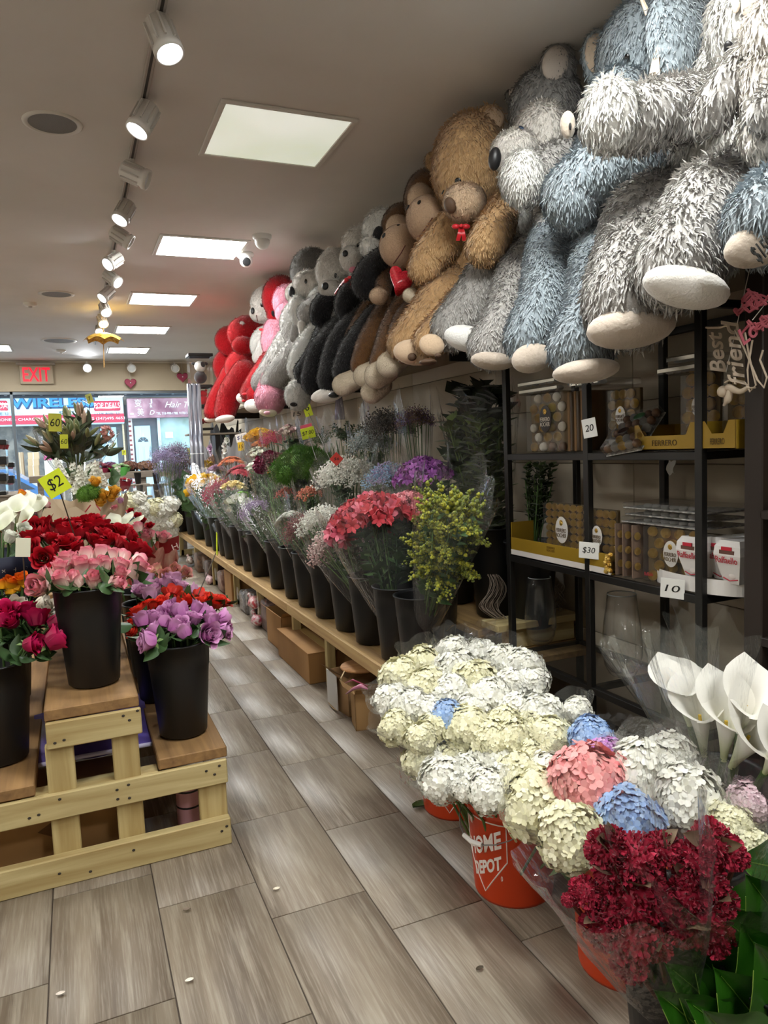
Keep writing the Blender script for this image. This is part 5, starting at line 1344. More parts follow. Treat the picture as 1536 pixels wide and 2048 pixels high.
# 6, 7 monkeys
for nm, lab, dx, hd, mz, ey, extra in (('a', 'brown plush monkey with beige face next to the tan bear', 0, (852, 400, 42, 58), (855, 440, 48, 44), (839, 406), 0), ('b', 'second brown plush monkey holding a red heart', -50, (808, 455, 36, 46), (802, 495, 42, 42), (797, 452), 1)):
    P = Plush('plush_monkey', lab, PX(860 + dx, 560, x=2.2), .014, .8)
    P.ball('head', hd[0], hd[1], 2.08, hd[2], hd[3], 'brown', 45)
    P.ball('brow', hd[0] - 8, hd[1] + 4, 1.96, hd[2] * .55, hd[3] * .6, 'beige', 30, L_=.008)
    P.ball('muzzle', mz[0], mz[1], 1.9, mz[2], mz[3], fmat('#c3a486', '#cdb094'), 45, L_=.006)
    P.dot('eye', ey[0], ey[1], 1.9, 4, 6, EYE_); P.dot('nostril', mz[0] - mz[2] * .8, mz[1] - mz[3] * .55, 1.85, 5, 6, NOSE)
    P.line('mouth', [(mz[0] - mz[2] * .35, mz[1] + mz[3] * .75), (mz[0], mz[1] + mz[3] * .25), (mz[0] + mz[2] * .2, mz[1] - mz[3] * .1)], 1.85, .003)
    P.ball('torso', 850 + dx, 580, 2.12, 45, 75, 'brown', 60)
    if not extra:
        P.limb('leg', [(845, 605, 2.0, 30), (812, 650, 1.86, 28), (795, 705, 1.74, 24)], 'brown'); P.limb('leg', [(815, 610, 1.98, 30), (785, 660, 1.84, 28), (765, 720, 1.72, 24)], 'brown')
        P.limb('foot', [(800, 720, 1.72, 22), (780, 732, 1.66, 26)], FM['cream'], L_=.006); P.limb('foot', [(775, 738, 1.7, 24), (752, 752, 1.64, 26)], FM['cream'], L_=.006)
        P.limb('arm', [(870, 500, 1.98, 20), (845, 560, 1.86, 18), (828, 588, 1.8, 15)], 'brown'); P.ball('hand', 820, 590, 1.76, 16, 14, 'cream', L_=.006)
    else:
        P.limb('leg', [(780, 620, 1.98, 30), (745, 680, 1.82, 28), (725, 730, 1.73, 24)], 'brown'); P.limb('leg', [(750, 620, 1.96, 30), (715, 680, 1.82, 26), (700, 740, 1.72, 22)], 'brown')
        P.limb('foot', [(748, 740, 1.7, 20), (730, 750, 1.66, 22)], FM['cream'], L_=.006); P.limb('foot', [(710, 758, 1.69, 20), (688, 770, 1.64, 22)], FM['cream'], L_=.006); 
        P.limb('tail_tip', [(765, 770, 1.72, 20), (745, 784, 1.66, 22)], FM['cream'], L_=.006)
        P.limb('arm', [(775, 540, 1.95, 20), (765, 585, 1.85, 15)], 'brown'); P.ball('hand', 757, 592, 1.8, 20, 16, 'beige', L_=.006)
        c = PX(803, 562, x=1.8 * XK[0]); hs = PM(c, 30)
        obj('red_heart', heart(MB(), c, (cr * .8 + cd * .5 - cf * .3), (-cd * .9 + cr * .35), hs, .05), mat('#b8101e', .35, h2='#e0384a', scale=120, coat=.3), P.e, True)
# 8, 9, 10 pandas
XK[0] = .92
P = Plush('plush_panda', 'plush panda with black eye patch beside the monkeys', PX(740, 600, x=2.2), .022, .8)
P.ball('head', 772, 462, 2.1, 36, 44, 'white', 48); P.dot('eye_patch', 760, 478, 2.0, 15, 26, FM['black'], .3); P.ball('muzzle', 745, 493, 1.98, 22, 22, 'white', 26)
P.dot('mouth', 742, 512, 1.9, 10, 4, mat('#c98a90', .7)); P.ball('torso', 745, 590, 2.12, 48, 65, 'white', 55)
P.limb('arm', [(770, 520, 2.02, 26), (745, 545, 1.93, 32), (735, 565, 1.9, 32)], 'black')
P.limb('leg', [(730, 640, 2.02, 38), (690, 690, 1.86, 36), (665, 755, 1.74, 32)], 'black'); P.limb('leg', [(755, 640, 2.02, 34), (715, 700, 1.86, 32), (690, 745, 1.76, 26)], 'black')
P.pad(655, 790, 1.7, 34, 15, -.2, FM['warmwhite']); 
for u, v, a, b in ((638, 787, 9, 6), (668, 790, 12, 6)): q = PX(u, v, x=1.66 * XK[0]); obj('paw_print', MB().ell(q, (PM(q, a), PM(q, a), PM(q, b)), 12, 6), NOSE, P.e, True)
P = Plush('plush_panda', 'plush panda with red ribbon and pink tongue, second from the monkeys', PX(690, 620, x=2.2), .022, .8)
P.ball('head', 728, 488, 2.1, 34, 36, 'warmwhite', 45); P.ear(700, 488, 2.08, 8, 12, .4, 'black'); P.dot('eye_patch', 722, 500, 2.0, 11, 18, FM['black'], .3); P.ball('muzzle', 704, 520, 1.96, 20, 26, 'warmwhite', 26, L_=.01)
P.dot('nose', 691, 508, 1.9, 6, 7, NOSE, .6); P.dot('tongue', 706, 538, 1.9, 9, 7, mat('#d58a9a', .7)); P.bow(706, 556, 1.9, 11)
P.ball('torso', 690, 612, 2.1, 42, 55, 'white', 55); P.limb('arm', [(715, 575, 2.0, 22), (700, 595, 1.92, 27), (695, 612, 1.9, 27)], 'black')
P.limb('leg', [(690, 660, 2.0, 34), (655, 700, 1.85, 34), (630, 760, 1.74, 30)], 'black'); P.limb('leg', [(665, 660, 2.0, 32), (640, 710, 1.86, 28), (612, 745, 1.76, 24)], 'black')
P.ball('foot', 596, 790, 1.72, 26, 30, 'white'); P.dot('paw_print', 588, 808, 1.68, 8, 5, NOSE)
P = Plush('plush_dog', 'white plush bear head with black nose and red scarf beside the pandas', PX(655, 630, x=2.2), .02, .8)
P.ball('head', 676, 545, 2.08, 31, 46, 'warmwhite', 45); P.ear(664, 503, 2.1, 12, 12, -.2, 'warmwhite'); P.ball('muzzle', 664, 580, 1.95, 19, 18, 'warmwhite', 26, L_=.01); P.dot('nose', 651, 573, 1.9, 7, 8, NOSE, .6); P.dot('eye', 671, 551, 1.95, 3, 5, EYE_)
P.ball('torso', 655, 625, 2.1, 32, 55, 'white', 45); P.limb('arm', [(670, 590, 1.98, 18), (648, 612, 1.9, 24), (642, 630, 1.88, 22)], 'black')
P.limb('leg', [(640, 660, 2.0, 28), (612, 700, 1.85, 26), (600, 735, 1.78, 24)], 'white'); P.limb('scarf', [(672, 585, 1.88, 4), (684, 570, 1.9, 5), (694, 560, 1.9, 5)], RIB, soft=True)
# 11 husky, 12 pink, 13.. white and red bears
P = Plush('plush_husky', 'grey and white plush husky farther along the row', PX(600, 640, x=2.2), .022, .8)
P.ball('head', 630, 545, 2.1, 38, 46, 'dgrey', 50); P.ball('face', 622, 572, 2.02, 34, 32, 'warmwhite', 38); P.ball('muzzle', 602, 588, 1.95, 26, 24, 'warmwhite', 32, L_=.01); P.dot('nose', 584, 584, 1.9, 7, 11, NOSE, .7); P.dot('eye', 612, 563, 1.95, 3, 5, EYE_)
P.ear(606, 512, 2.12, 8, 14, -.2, 'dgrey')
P.ball('torso', 610, 650, 2.1, 34, 55, 'grey', 50); P.limb('arm', [(640, 605, 1.98, 20), (618, 625, 1.92, 24)], 'grey'); P.ball('paw', 596, 622, 1.87, 19, 30, 'white')
P.limb('leg', [(605, 690, 2.0, 28), (572, 730, 1.86, 26), (545, 768, 1.76, 24)], 'grey'); P.limb('leg', [(580, 680, 2.0, 26), (555, 725, 1.88, 26), (525, 765, 1.78, 22)], 'grey')
P.limb('cub_leg', [(592, 650, 1.86, 9), (588, 675, 1.85, 8)], 'grey', L_=.01); P.limb('cub_leg', [(606, 650, 1.86, 9), (606, 672, 1.85, 8)], 'warmwhite', L_=.01)
P = Plush('plush_pig', 'pink plush toy with round pink foot below the husky', PX(560, 700, x=2.2), .02, .8)
P.ball('head', 578, 605, 2.1, 22, 34, 'pink', 34); P.ball('muzzle', 570, 628, 2.0, 14, 20, 'pink', 20, L_=.01); P.ball('torso', 562, 680, 2.1, 24, 50, 'pink', 40); P.limb('leg', [(555, 720, 1.98, 22), (545, 770, 1.8, 24), (540, 800, 1.72, 30)], 'pink')
P.pad(536, 825, 1.68, 18, 9, .1, FM['cream']); q = PX(534, 826, x=1.65 * XK[0]); obj('paw_print', MB().ell(q, (PM(q, 7), PM(q, 7), PM(q, 4)), 12, 6), FM['pink'], P.e, True)
P = Plush('plush_bear', 'white plush bear with red ribbon in front of the red bears', PX(545, 690, x=2.2), .02, .8)
P.ball('head', 542, 607, 2.08, 27, 36, 'warmwhite', 42); P.ball('muzzle', 524, 628, 1.98, 19, 19, 'warmwhite', 26, L_=.01); P.dot('nose', 506, 622, 1.95, 4, 7, NOSE, .7); P.dot('eye', 524, 610, 2.0, 3, 4, EYE_)
P.line('mouth', [(516, 642), (514, 636), (513, 630)], 1.9, .004); P.bow(527, 660, 1.92, 9)
P.ball('torso', 540, 690, 2.06, 26, 38, 'white', 40); P.limb('arm', [(530, 690, 1.95, 16), (518, 712, 1.9, 14)], 'white'); P.limb('leg', [(545, 720, 1.98, 20), (520, 760, 1.84, 18), (506, 790, 1.76, 16)], 'red'); P.pad(508, 812, 1.72, 20, 14, .1, FM['warmwhite'])
P = Plush('plush_bear', 'red plush bear with black nose behind the white bear', PX(565, 690, x=2.2), .02, .8)
P.ball('head', 566, 598, 2.14, 25, 46, 'red', 42); P.ball('muzzle', 556, 628, 2.08, 15, 22, 'red', 22); P.dot('nose', 547, 627, 2.0, 4, 7, NOSE, .7); P.dot('eye', 557, 607, 2.0, 2, 4, EYE_)
P.ball('torso', 555, 690, 2.16, 28, 55, 'red', 36); P.limb('leg', [(540, 725, 1.96, 22), (515, 765, 1.82, 22), (500, 785, 1.76, 20)], 'red'); P.pad(492, 797, 1.72, 20, 13, .15, FM['warmwhite'])
for u, v, a in ((489, 789, 6), (488, 802, 5)): q = PX(u, v, x=1.67 * XK[0]); obj('paw_print', MB().ell(q, (PM(q, a), PM(q, a), PM(q, a * .6)), 12, 6), FM['red'], P.e, True)
P = Plush('plush_bear', 'red plush bear with long hanging legs, second from the far end', PX(500, 720, x=2.2), .02, .8)
P.ball('head', 497, 668, 2.1, 26, 36, 'red', 42); P.ball('muzzle', 488, 692, 2.0, 17, 18, 'red', 24); P.ball('torso', 492, 735, 2.08, 30, 38, 'red', 42)
P.limb('leg', [(490, 745, 1.98, 26), (462, 785, 1.84, 24), (450, 820, 1.76, 22)], 'red'); P.pad(450, 838, 1.72, 20, 8, -.15, FM['warmwhite']); P.ear(484, 648, 2.0, 6, 5, 0, 'white')
P = Plush('plush_bear', 'farthest red plush bear in the row', PX(465, 720, x=2.2), .02, .8)
P.ball('head', 464, 682, 2.12, 17, 30, 'red', 34); P.ball('torso', 462, 735, 2.12, 20, 38, 'red', 36); P.limb('leg', [(462, 745, 2.0, 18), (435, 795, 1.84, 17), (424, 825, 1.76, 16)], 'red'); P.pad(422, 838, 1.74, 14, 7, -.1, FM['warmwhite'])
# ------------------------------------------------------------------ hydrangeas in orange buckets
random.seed(31)
ORG = mat('#d2441c', .4, name='orange_plastic', spec=.5)
WPR = mat('#e9e2dc', .5)
def orange_bucket(c, label, face, logo=True):
    c = V(c); e = empty('orange_bucket', c, label, 'bucket')
    h = .37; r0, r1 = .13, .15
    obj('pail', MB().lathe([(0, .004), (r0, .0), (r0 + .002, .01), (r1 * .985, h * .8), (r1 * 1.03, h * .81), (r1 * 1.03, h * .84), (r1, h * .85), (r1 * 1.01, h * .96), (r1 * 1.06, h * .965), (r1 * 1.06, h), (r1 * .98, h), (r0 * .95, .02), (0, .02)], c, 36), ORG, e, True)
    def cyl(a, z, k=1.004):
        rr = (r0 + (r1 * .985 - r0) * z / (h * .8)) * k; return c + V((rr * math.cos(face + a), rr * math.sin(face + a), z))
    if logo:
        # white outlined square standing on its corner region with stencil lettering wrapped round the pail
        A = .62; pts = [(-A, .16), (-A, .285), (A, .285), (A, .16), (0, .035)]
        ln = []
        for i in range(5):
            a, b = pts[i], pts[(i + 1) % 5]
            for q in range(8): ln.append(cyl(a[0] + (b[0] - a[0]) * q / 8, a[1] + (b[1] - a[1]) * q / 8, 1.008))
        ln.append(ln[0]); obj('logo_frame', MB().tube(ln, .0022, 4), WPR, e)
        def wrap(s, a0, z0, size, wd, slope):
            o = text('lettering', s, WPR, e, Matrix.Identity(4), size, .0002, wd, 0, .0025)
            me = o.data
            for v in me.vertices:
                a = v.co.x; z = v.co.y + z0 + slope * v.co.x
                q = cyl(a + a0, z, 1.01 + v.co.z * 2); v.co = q - c
            o.matrix_local = Matrix.Identity(4)
        def strip(s, a0, z0, size, wd): wrap(s, a0, z0, size, wd, .0)
        strip('THE', -.42, .262, .026, .2); wrap('HOME', .0, .2, .082, 1.0, .075); wrap('DEPOT', .06, .125, .062, .85, .075)
        strip('®', .48, .1, .02, .05)
    for sg in (1,):
        pts = []
        for i in range(13):
            a = math.pi * i / 12; d = V((math.cos(face + math.pi / 2), math.sin(face + math.pi / 2), 0)); o = V((math.cos(face), math.sin(face), 0))
            pts.append(c + d * (r1 * 1.06) * math.cos(a) + o * math.sin(a) * .19 + V((0, 0, h * .88 - math.sin(a) * .1)))
        obj('handle', MB().tube(pts, .002, 6), mat('#8d8f92', .35, .8), e)
        obj('grip', MB().tube([pts[5], pts[6], pts[7]], .008, 8), mat('#e6e4e0', .5), e)
    obj('warning_label', MB().rings([[cyl(-1.5 - .02 * k, z, 1.006) for k in range(10)] for z in (.1, .15)], False, False, False), mat('#8a2a14', .6), e)
    return e
toward = math.atan2(-1.97, -1.26)
HB = [V((1.27, 1.99, 0)), V((1.36, 2.56, 0))]
orange_bucket(HB[0], 'orange pail with white lettering in front of the hydrangeas', toward - .75)
orange_bucket(HB[1], 'orange pail half hidden behind under the white hydrangeas', toward - .1)
HB3 = V((1.7, 1.95, 0)); bucket(HB3, 'black bucket hidden under the pink and blue hydrangeas', None, BTALL, None, .75)
HC = {'w': col('#e2e0d2', '#f8f7f0'), 'c': col('#e0dcb6', '#f3efd2'), 'b': col('#7f9fd0', '#aec6e6'), 'p': col('#e58a8c', '#f4b2ae'), 'm': col('#b45fc0', '#d9b0dc'), 'l': col('#d9b6c2', '#ecd6dc')}
def c6(l): return [(740 + x / 3.339, 1250 + y / 3.339, r / 3.339, k) for x, y, r, k in l]
def c7(l): return [(1080 + x / 3.368, 1450 + y / 3.368, r / 3.368, k) for x, y, r, k in l]
HL = c6([(195, 345, 95, 'c'), (350, 262, 92, 'c'), (560, 195, 95, 'w'), (740, 195, 85, 'w'), (880, 255, 95, 'w'), (1030, 285, 100, 'w'), (1080, 395, 90, 'w'), (590, 305, 110, 'w'), (385, 430, 112, 'c'), (135, 505, 88, 'w'), (255, 560, 105, 'w'), (175, 685, 90, 'c'), (525, 455, 105, 'w'), (705, 385, 112, 'c'), (800, 490, 112, 'w'), (940, 410, 100, 'w'),
         (500, 632, 100, 'b'), (650, 690, 115, 'c'), (340, 760, 85, 'c'), (495, 790, 104, 'c'), (330, 905, 90, 'c'), (800, 760, 95, 'c'), (990, 755, 105, 'c'), (1205, 765, 118, 'c'), (1150, 600, 115, 'w'), (485, 1030, 115, 'w'), (640, 990, 92, 'w'), (620, 1090, 65, 'w'), (810, 920, 125, 'w'), (790, 1110, 112, 'w'), (1000, 1000, 112, 'c'), (980, 1120, 85, 'w'), (1200, 985, 105, 'w'), (1130, 1200, 178, 'c'), (1335, 1420, 165, 'c'), (1385, 575, 75, 'w'), (970, 560, 90, 'w'), (1100, 870, 80, 'c'), (420, 690, 80, 'c'), (400, 900, 80, 'w'), (560, 890, 85, 'c'), (690, 850, 85, 'w'), (890, 650, 85, 'c'), (690, 570, 90, 'w'), (390, 580, 85, 'w'), (1080, 690, 90, 'c'), (900, 1030, 80, 'w'), (730, 1020, 75, 'w')])
HL += c7([(340, 410, 195, 'p'), (450, 195, 85, 'm'), (695, 350, 185, 'w'), (1000, 525, 175, 'w'), (610, 665, 165, 'b'), (880, 215, 120, 'w'), (1280, 690, 115, 'c'), (1440, 840, 95, 'c'), (350, 95, 115, 'b'), (1390, 540, 100, 'l')])
HPW = dict()
for kk in 'wc':
    ii = [i for i, h in enumerate(HL) if h[3] == kk]
    for i, wds in zip(ii, places([HL[i][:2] for i in ii])): HPW[i] = wds
HLAB = {'w': 'pure white hydrangea head', 'c': 'cream-white hydrangea head', 'b': 'blue hydrangea head', 'p': 'large coral pink hydrangea head', 'm': 'small violet hydrangea head', 'l': 'pale pink hydrangea head behind the callas'}
nblue = 0
for i, (u, v, r, k) in enumerate(HL):
    z = .62 - .20 * max(0, min(1, (v - 1320) / 300)) if u < 1120 else .56 - .12 * max(0, min(1, (v - 1450) / 250))
    if u < 1000 and v > 1480: z = .44
    p = PX(u, v, z=z); s = PM(p, r) * 1.3
    b = min(HB + [HB3], key=lambda q: (q - V((p.x, p.y, 0))).length)
    base = b + V((max(-.07, min(.07, (p.x - b.x) * .3)), max(-.07, min(.07, (p.y - b.y) * .3)), .05))
    ln = {'w': 'pure white hydrangea heads massed in the orange pails', 'c': 'cream hydrangea heads massed in the orange pails'}.get(k)
    lab = HLAB[k]
    if k == 'b': lab = ['blue hydrangea head among the white ones at left', 'pale blue hydrangea head between the white and violet ones' , 'blue hydrangea head just above the dark red cockscomb'][(0 if u < 900 else (2 if v > 1600 else 1))]
    elif k in 'wc': lab = ('pure white' if k == 'w' else 'cream-white') + ' hydrangea head over the orange pails' + HPW[i]
    e = empty('hydrangea', base, lab, 'hydrangea', ln)
    cen = V((1.4, 2.2, .1)); out = (p - V((b.x, b.y, .15))).normalized(); out = (out * .7 + (EYE - p).normalized() * .5 + V((0, 0, .2))).normalized()
    Mh = align(p - base, out, rnd(0, 6)) @ S(s, s, s * 1.02)
    inst('bloom', HEAD['hyd'][i % 3], HC[k], e, Mh)
    mid = p - out * s * 1.1
    obj('stem', MB().tube([base, base + (mid - base) * .5 + V((0, 0, .06)), mid, p - out * s * .4], .0045, 6), GRN, e)
    for q in range(2):
        inst('leaf', LEAF, GLF, e, align(p - out * s * .95 - base, (out.orthogonal() + rv() * .8 + out * .25), rnd(0, 6)) @ S(s * 1.25))
    if i in (1, 2, 3, 4, 6, 9, 11, 18, 20, 23, 25, 28, 33, 51, 53, 54, 55, 57) or i in (35, 37, 50):
        L_ = s * 2.6
        inst('sleeve', random.choice(SLV), CELL, e, align(p - out * s * 1.45 - base, out, rnd(0, 6)) @ S(s * 1.28, s * 1.28, L_))
# loose crackled plastic ends
def crumple(u, v, x, a, b, label, seed, yaw=0):
    r = random.Random(seed); p = PX(u, v, x=x); A, B = PM(p, a), PM(p, b)
    nrm = [r.uniform(-1, 1) for _ in range(300)]
    Rt = cr * math.cos(yaw) + cd * math.sin(yaw); Up = -cd * math.cos(yaw) + cr * math.sin(yaw)
    g = [[(r.uniform(-.1, .1), r.uniform(-.1, .1), r.uniform(-.35, .35)) for _ in range(9)] for _ in range(9)]
    def fn(i, j):
        q = g[int(i * 8)][int(j * 8)]
        return p + Rt * A * (2 * i - 1 + q[0]) * (.5 + .5 * j) + Up * B * (2 * j - 1 + q[1]) + cf * q[2] * B
    o = obj('plastic_wrap', MB().patch(fn, 8, 8), film('crackle', '#ffffff', .03, 1.0, .05, 1.5), None, False, p)
    return tag(o, label, 'plastic wrap', 'loose clear wrap around the hydrangeas')
for q in ((890, 1275, 1.62, 30, 28, 'crackled clear wrap standing above the rear hydrangeas', 1), (960, 1268, 1.7, 35, 26, 'crackled clear wrap between hydrangeas and bench', 2), (790, 1398, 1.3, 30, 26, 'crackled clear wrap at the left of the hydrangeas', 3), (790, 1470, 1.05, 18, 20, 'small crackled wrap tip low at left', 4), (815, 1530, 1.0, 26, 38, 'clear wrap fold at the left edge of the hydrangeas', 5),
          (850, 1580, .95, 28, 22, 'clear wrap fold above the rear orange pail', 6), (1225, 1455, 1.72, 40, 28, 'shiny crackled wrap beside the blue hydrangea', 7), (1330, 1480, 1.75, 26, 26, 'clear wrap with a white sticker behind the hydrangeas', 8), (1095, 1755, 1.05, 32, 10, 'clear wrap tail in front of the orange pail', 9)): crumple(*q)
# ------------------------------------------------------------------ cockscomb bunches
random.seed(41)
CK = [col('#720a20', '#ae163a'), col('#800e26', '#b81e42')]
BB_ = PX(1320, 2040, z=.05); BCK = V((1.22, 1.22, 0)); BCK2 = V((1.43, 1.36, 0))
bucket(BCK, 'black bucket under the dark red cockscomb in the lower right', None, BME, None, 1.05); bucket(BCK2, 'black bucket behind holding more cockscomb', None, BME, None, 1.05)
ob = PX(1225, 1995, z=.12); orange_bucket(PX(1262, 1985, z=0) + V((.07, .1, 0)), 'orange pail peeking out behind the cockscomb', toward - 2.6, False)
for name, lst, bk_, lab, ax in (('cockscomb_bunch', [(450, 830, 125), (640, 900, 150), (500, 960, 130), (300, 1120, 90), (610, 1120, 170), (760, 1180, 115), (420, 1350, 125), (600, 1420, 160), (780, 1480, 95), (600, 1600, 105), (820, 830, 105), (500, 1230, 120), (700, 1000, 120), (190, 1180, 42), (500, 760, 70)], BCK, 'dark crimson cockscomb in a clear sleeve, the front bunch', (1240, 1830)),
                                ('cockscomb_bunch', [(1150, 780, 125), (1050, 900, 120), (1130, 1050, 115), (1000, 1150, 125), (1080, 1290, 160), (1160, 1420, 120), (960, 1380, 100), (1270, 850, 100), (1200, 1180, 110), (1330, 900, 70), (1010, 1000, 100)], BCK2, 'dark crimson cockscomb in a clear sleeve, the bunch behind at right', (1415, 1790))):
    e = empty(name, bk_ + V((0, 0, .08)), lab, 'cockscomb')
    for i, (x, y_, r) in enumerate(lst):
        u, v = 1080 + x / 3.368, 1450 + y_ / 3.368
        z = .66 - .26 * (v - 1680) / 260; p = PX(u, v, z=z); s = PM(p, r / 3.368) * 1.1
        out = ((p - bk_ - V((0, 0, .25))).normalized() + (EYE - p).normalized() * .7).normalized(); rl = rootloc(e)
        inst('bloom', HEAD['crest'][i % 3], CK[i % 2], e, align(p - rl, out, rnd(0, 6)) @ S(s))
        obj('stem', MB().tube([bk_ + V((0, 0, .1)), p - out * s], .006, 6), mat('#6a3a30', .6), e)
        if i % 2 == 0: 
            for q in range(2): inst('leaf', LEAF, mat('#5a4038', .5, h2='#7d6a52', vary='object'), e, align(p - rl + out * s * .2, out + rv() * .9, rnd(0, 6)) @ S(s * 1.4))
    t = PX(ax[0], ax[1] - 110, z=.68); d = t - rl; 
    inst('sleeve', SLV[1], film('cellophane_dull', '#cfc4c6', .05, .6, .16, 1.4, .6, 10), e, align(d * .12, d, 1) @ S(.185, .185, d.length * 1.0))
# ------------------------------------------------------------------ broad green leaves in the lower right corner
random.seed(43)
LGM = mat('#285c12', .3, h2='#38741c', vary='object', spec=.6, name='glossy_leaf', bump=.1, bscale=20)
BLV = V((1.28, .98, 0)); bucket(BLV, 'black bucket of broad glossy leaves at the lower right corner', None, BME)
def bigleaf(base, tip, wd, bend, label, flip=1):
    base = V(base); tip = V(tip); d = tip - base; L_ = d.length; d = d / L_
    view = (EYE - (base + tip) / 2).normalized(); s_ = d.cross(view).normalized(); n = s_.cross(d)
    e = empty('broad_leaf', base, label, 'leaf', 'broad glossy leaves in the corner bucket')
    def fn(u, v):
        q = v * 2 - 1; w_ = wd * (math.sin(math.pi * u ** .75) ** .8) * (1 if u < 1 else 0)
        return base + d * L_ * u + s_ * w_ * q + n * (abs(q) * w_ * .38 - bend * u * u + .012 * math.sin(9 * u) * abs(q))
    o = obj('blade', MB().patch(fn, 12, 6), LGM, e, True)
    obj('midrib', MB().tube([fn(u / 10, .5) + n * .002 for u in range(10)], [.003, .003, .003, .0028, .0025, .002, .002, .0015, .001, .0008], 5), mat('#6f9a3a', .5), e)
    obj('leaf_edge', MB().tube([fn(u / 12, 0) for u in range(1, 12)], .0009, 4), mat('#8aa84a', .5), e)
    obj('stem', MB().tube([base, base + (BLV + V((0, 0, .1)) - base) * .6, BLV + V((0, 0, .08))], .004, 5), GRN, e)
lv = [((1600, 1850), (1430, 1805), .075, 1.25), ((1620, 1750), (1480, 1720), .06, 1.3), ((1590, 1960), (1440, 1830), .085, 1.2), ((1560, 2010), (1425, 1890), .08, 1.16), ((1530, 2050), (1390, 1905), .07, 1.14), ((1500, 2070), (1340, 1935), .055, 1.12), ((1470, 2110), (1320, 1990), .05, 1.1), ((1600, 2030), (1490, 1860), .08, 1.1), ((1560, 2090), (1440, 1950), .075, 1.06), ((1520, 2110), (1385, 2010), .055, 1.05), ((1620, 1920), (1500, 1760), .08, 1.22), ((1640, 2060), (1520, 1900), .09, 1.05), ((1500, 2120), (1420, 2035), .06, 1.0)]
LPW = places([q[1] for q in lv])
for i, (b, t, wd, dd) in enumerate(lv):
    bigleaf(PX(*b, d=dd * 1.3 + .12), PX(*t, d=dd * 1.3), wd * 1.35, .02, 'broad glossy dark green leaf in the corner bunch' + LPW[i])
# ------------------------------------------------------------------ calla lilies at the right edge
random.seed(47)
BCA = V((1.86, 1.66, 0)); bucket(BCA, 'black bucket of white calla lilies at the right', None, BTALL, None, .8)
CAM_ = mat('#c3cc8c', .45, h2='#f6f3ea', vary='grad', spec=.35, name='calla_white')
for (u, v, r, bu, bv, lean, lab) in ((1352, 1372, 62, 1405, 1500, .4, 'calla lily at the back of the white bunch'), (1395, 1412, 72, 1432, 1560, -.2, 'open calla lily left of centre in the white bunch'), (1455, 1425, 75, 1465, 1590, .5, 'broad calla lily in the centre of the bunch'), (1500, 1400, 66, 1490, 1560, .1, 'calla lily behind the front right one'), (1515, 1462, 82, 1490, 1570, .9, 'large calla lily facing right in front'), (1560, 1500, 60, 1530, 1600, .9, 'calla lily cut by the right edge')):
    top = PX(u, v - 20, x=1.72); bot = PX(bu, bv - 25, x=1.74); d = top - bot; s = d.length * 1.12
    e = empty('calla_lily', BCA + V((rnd(-.04, .04), rnd(-.04, .04), .05)), lab, 'calla lily')
    rl = rootloc(e)
    d = (d.normalized() + V((rnd(-.1, .1), rnd(-.25, -.05), .1))).normalized(); s = PM(top, r * 2.35); bot = top - d * s * .72; inst('spathe', HEAD['calla'][0], CAM_, e, calla_mat(bot - rl, d, lean * .6 - .2, s)); d = d * s * .8
    obj('spadix', MB().tube([bot + d * .15, bot + d * .62], [.007, .005], 8), mat('#d9b43a', .6), e)
    obj('stem', MB().tube([rl, rl + (bot - rl) * .5 + V((.01, 0, .04)), bot + d * .05], [.012, .012, .011], 8), mat('#4c6a34', .45), e)
    if lab.startswith(('calla lily at', 'open', 'broad')): inst('sleeve', random.choice(SLV), film('calla_film', '#dfe8e0', .02, .6, .08, 1.4, .3, 10), e, align(bot - d * .7 - rl, d + V((-.03, .02, 0)), 1) @ S(s * .58, s * .58, s * 2.0))
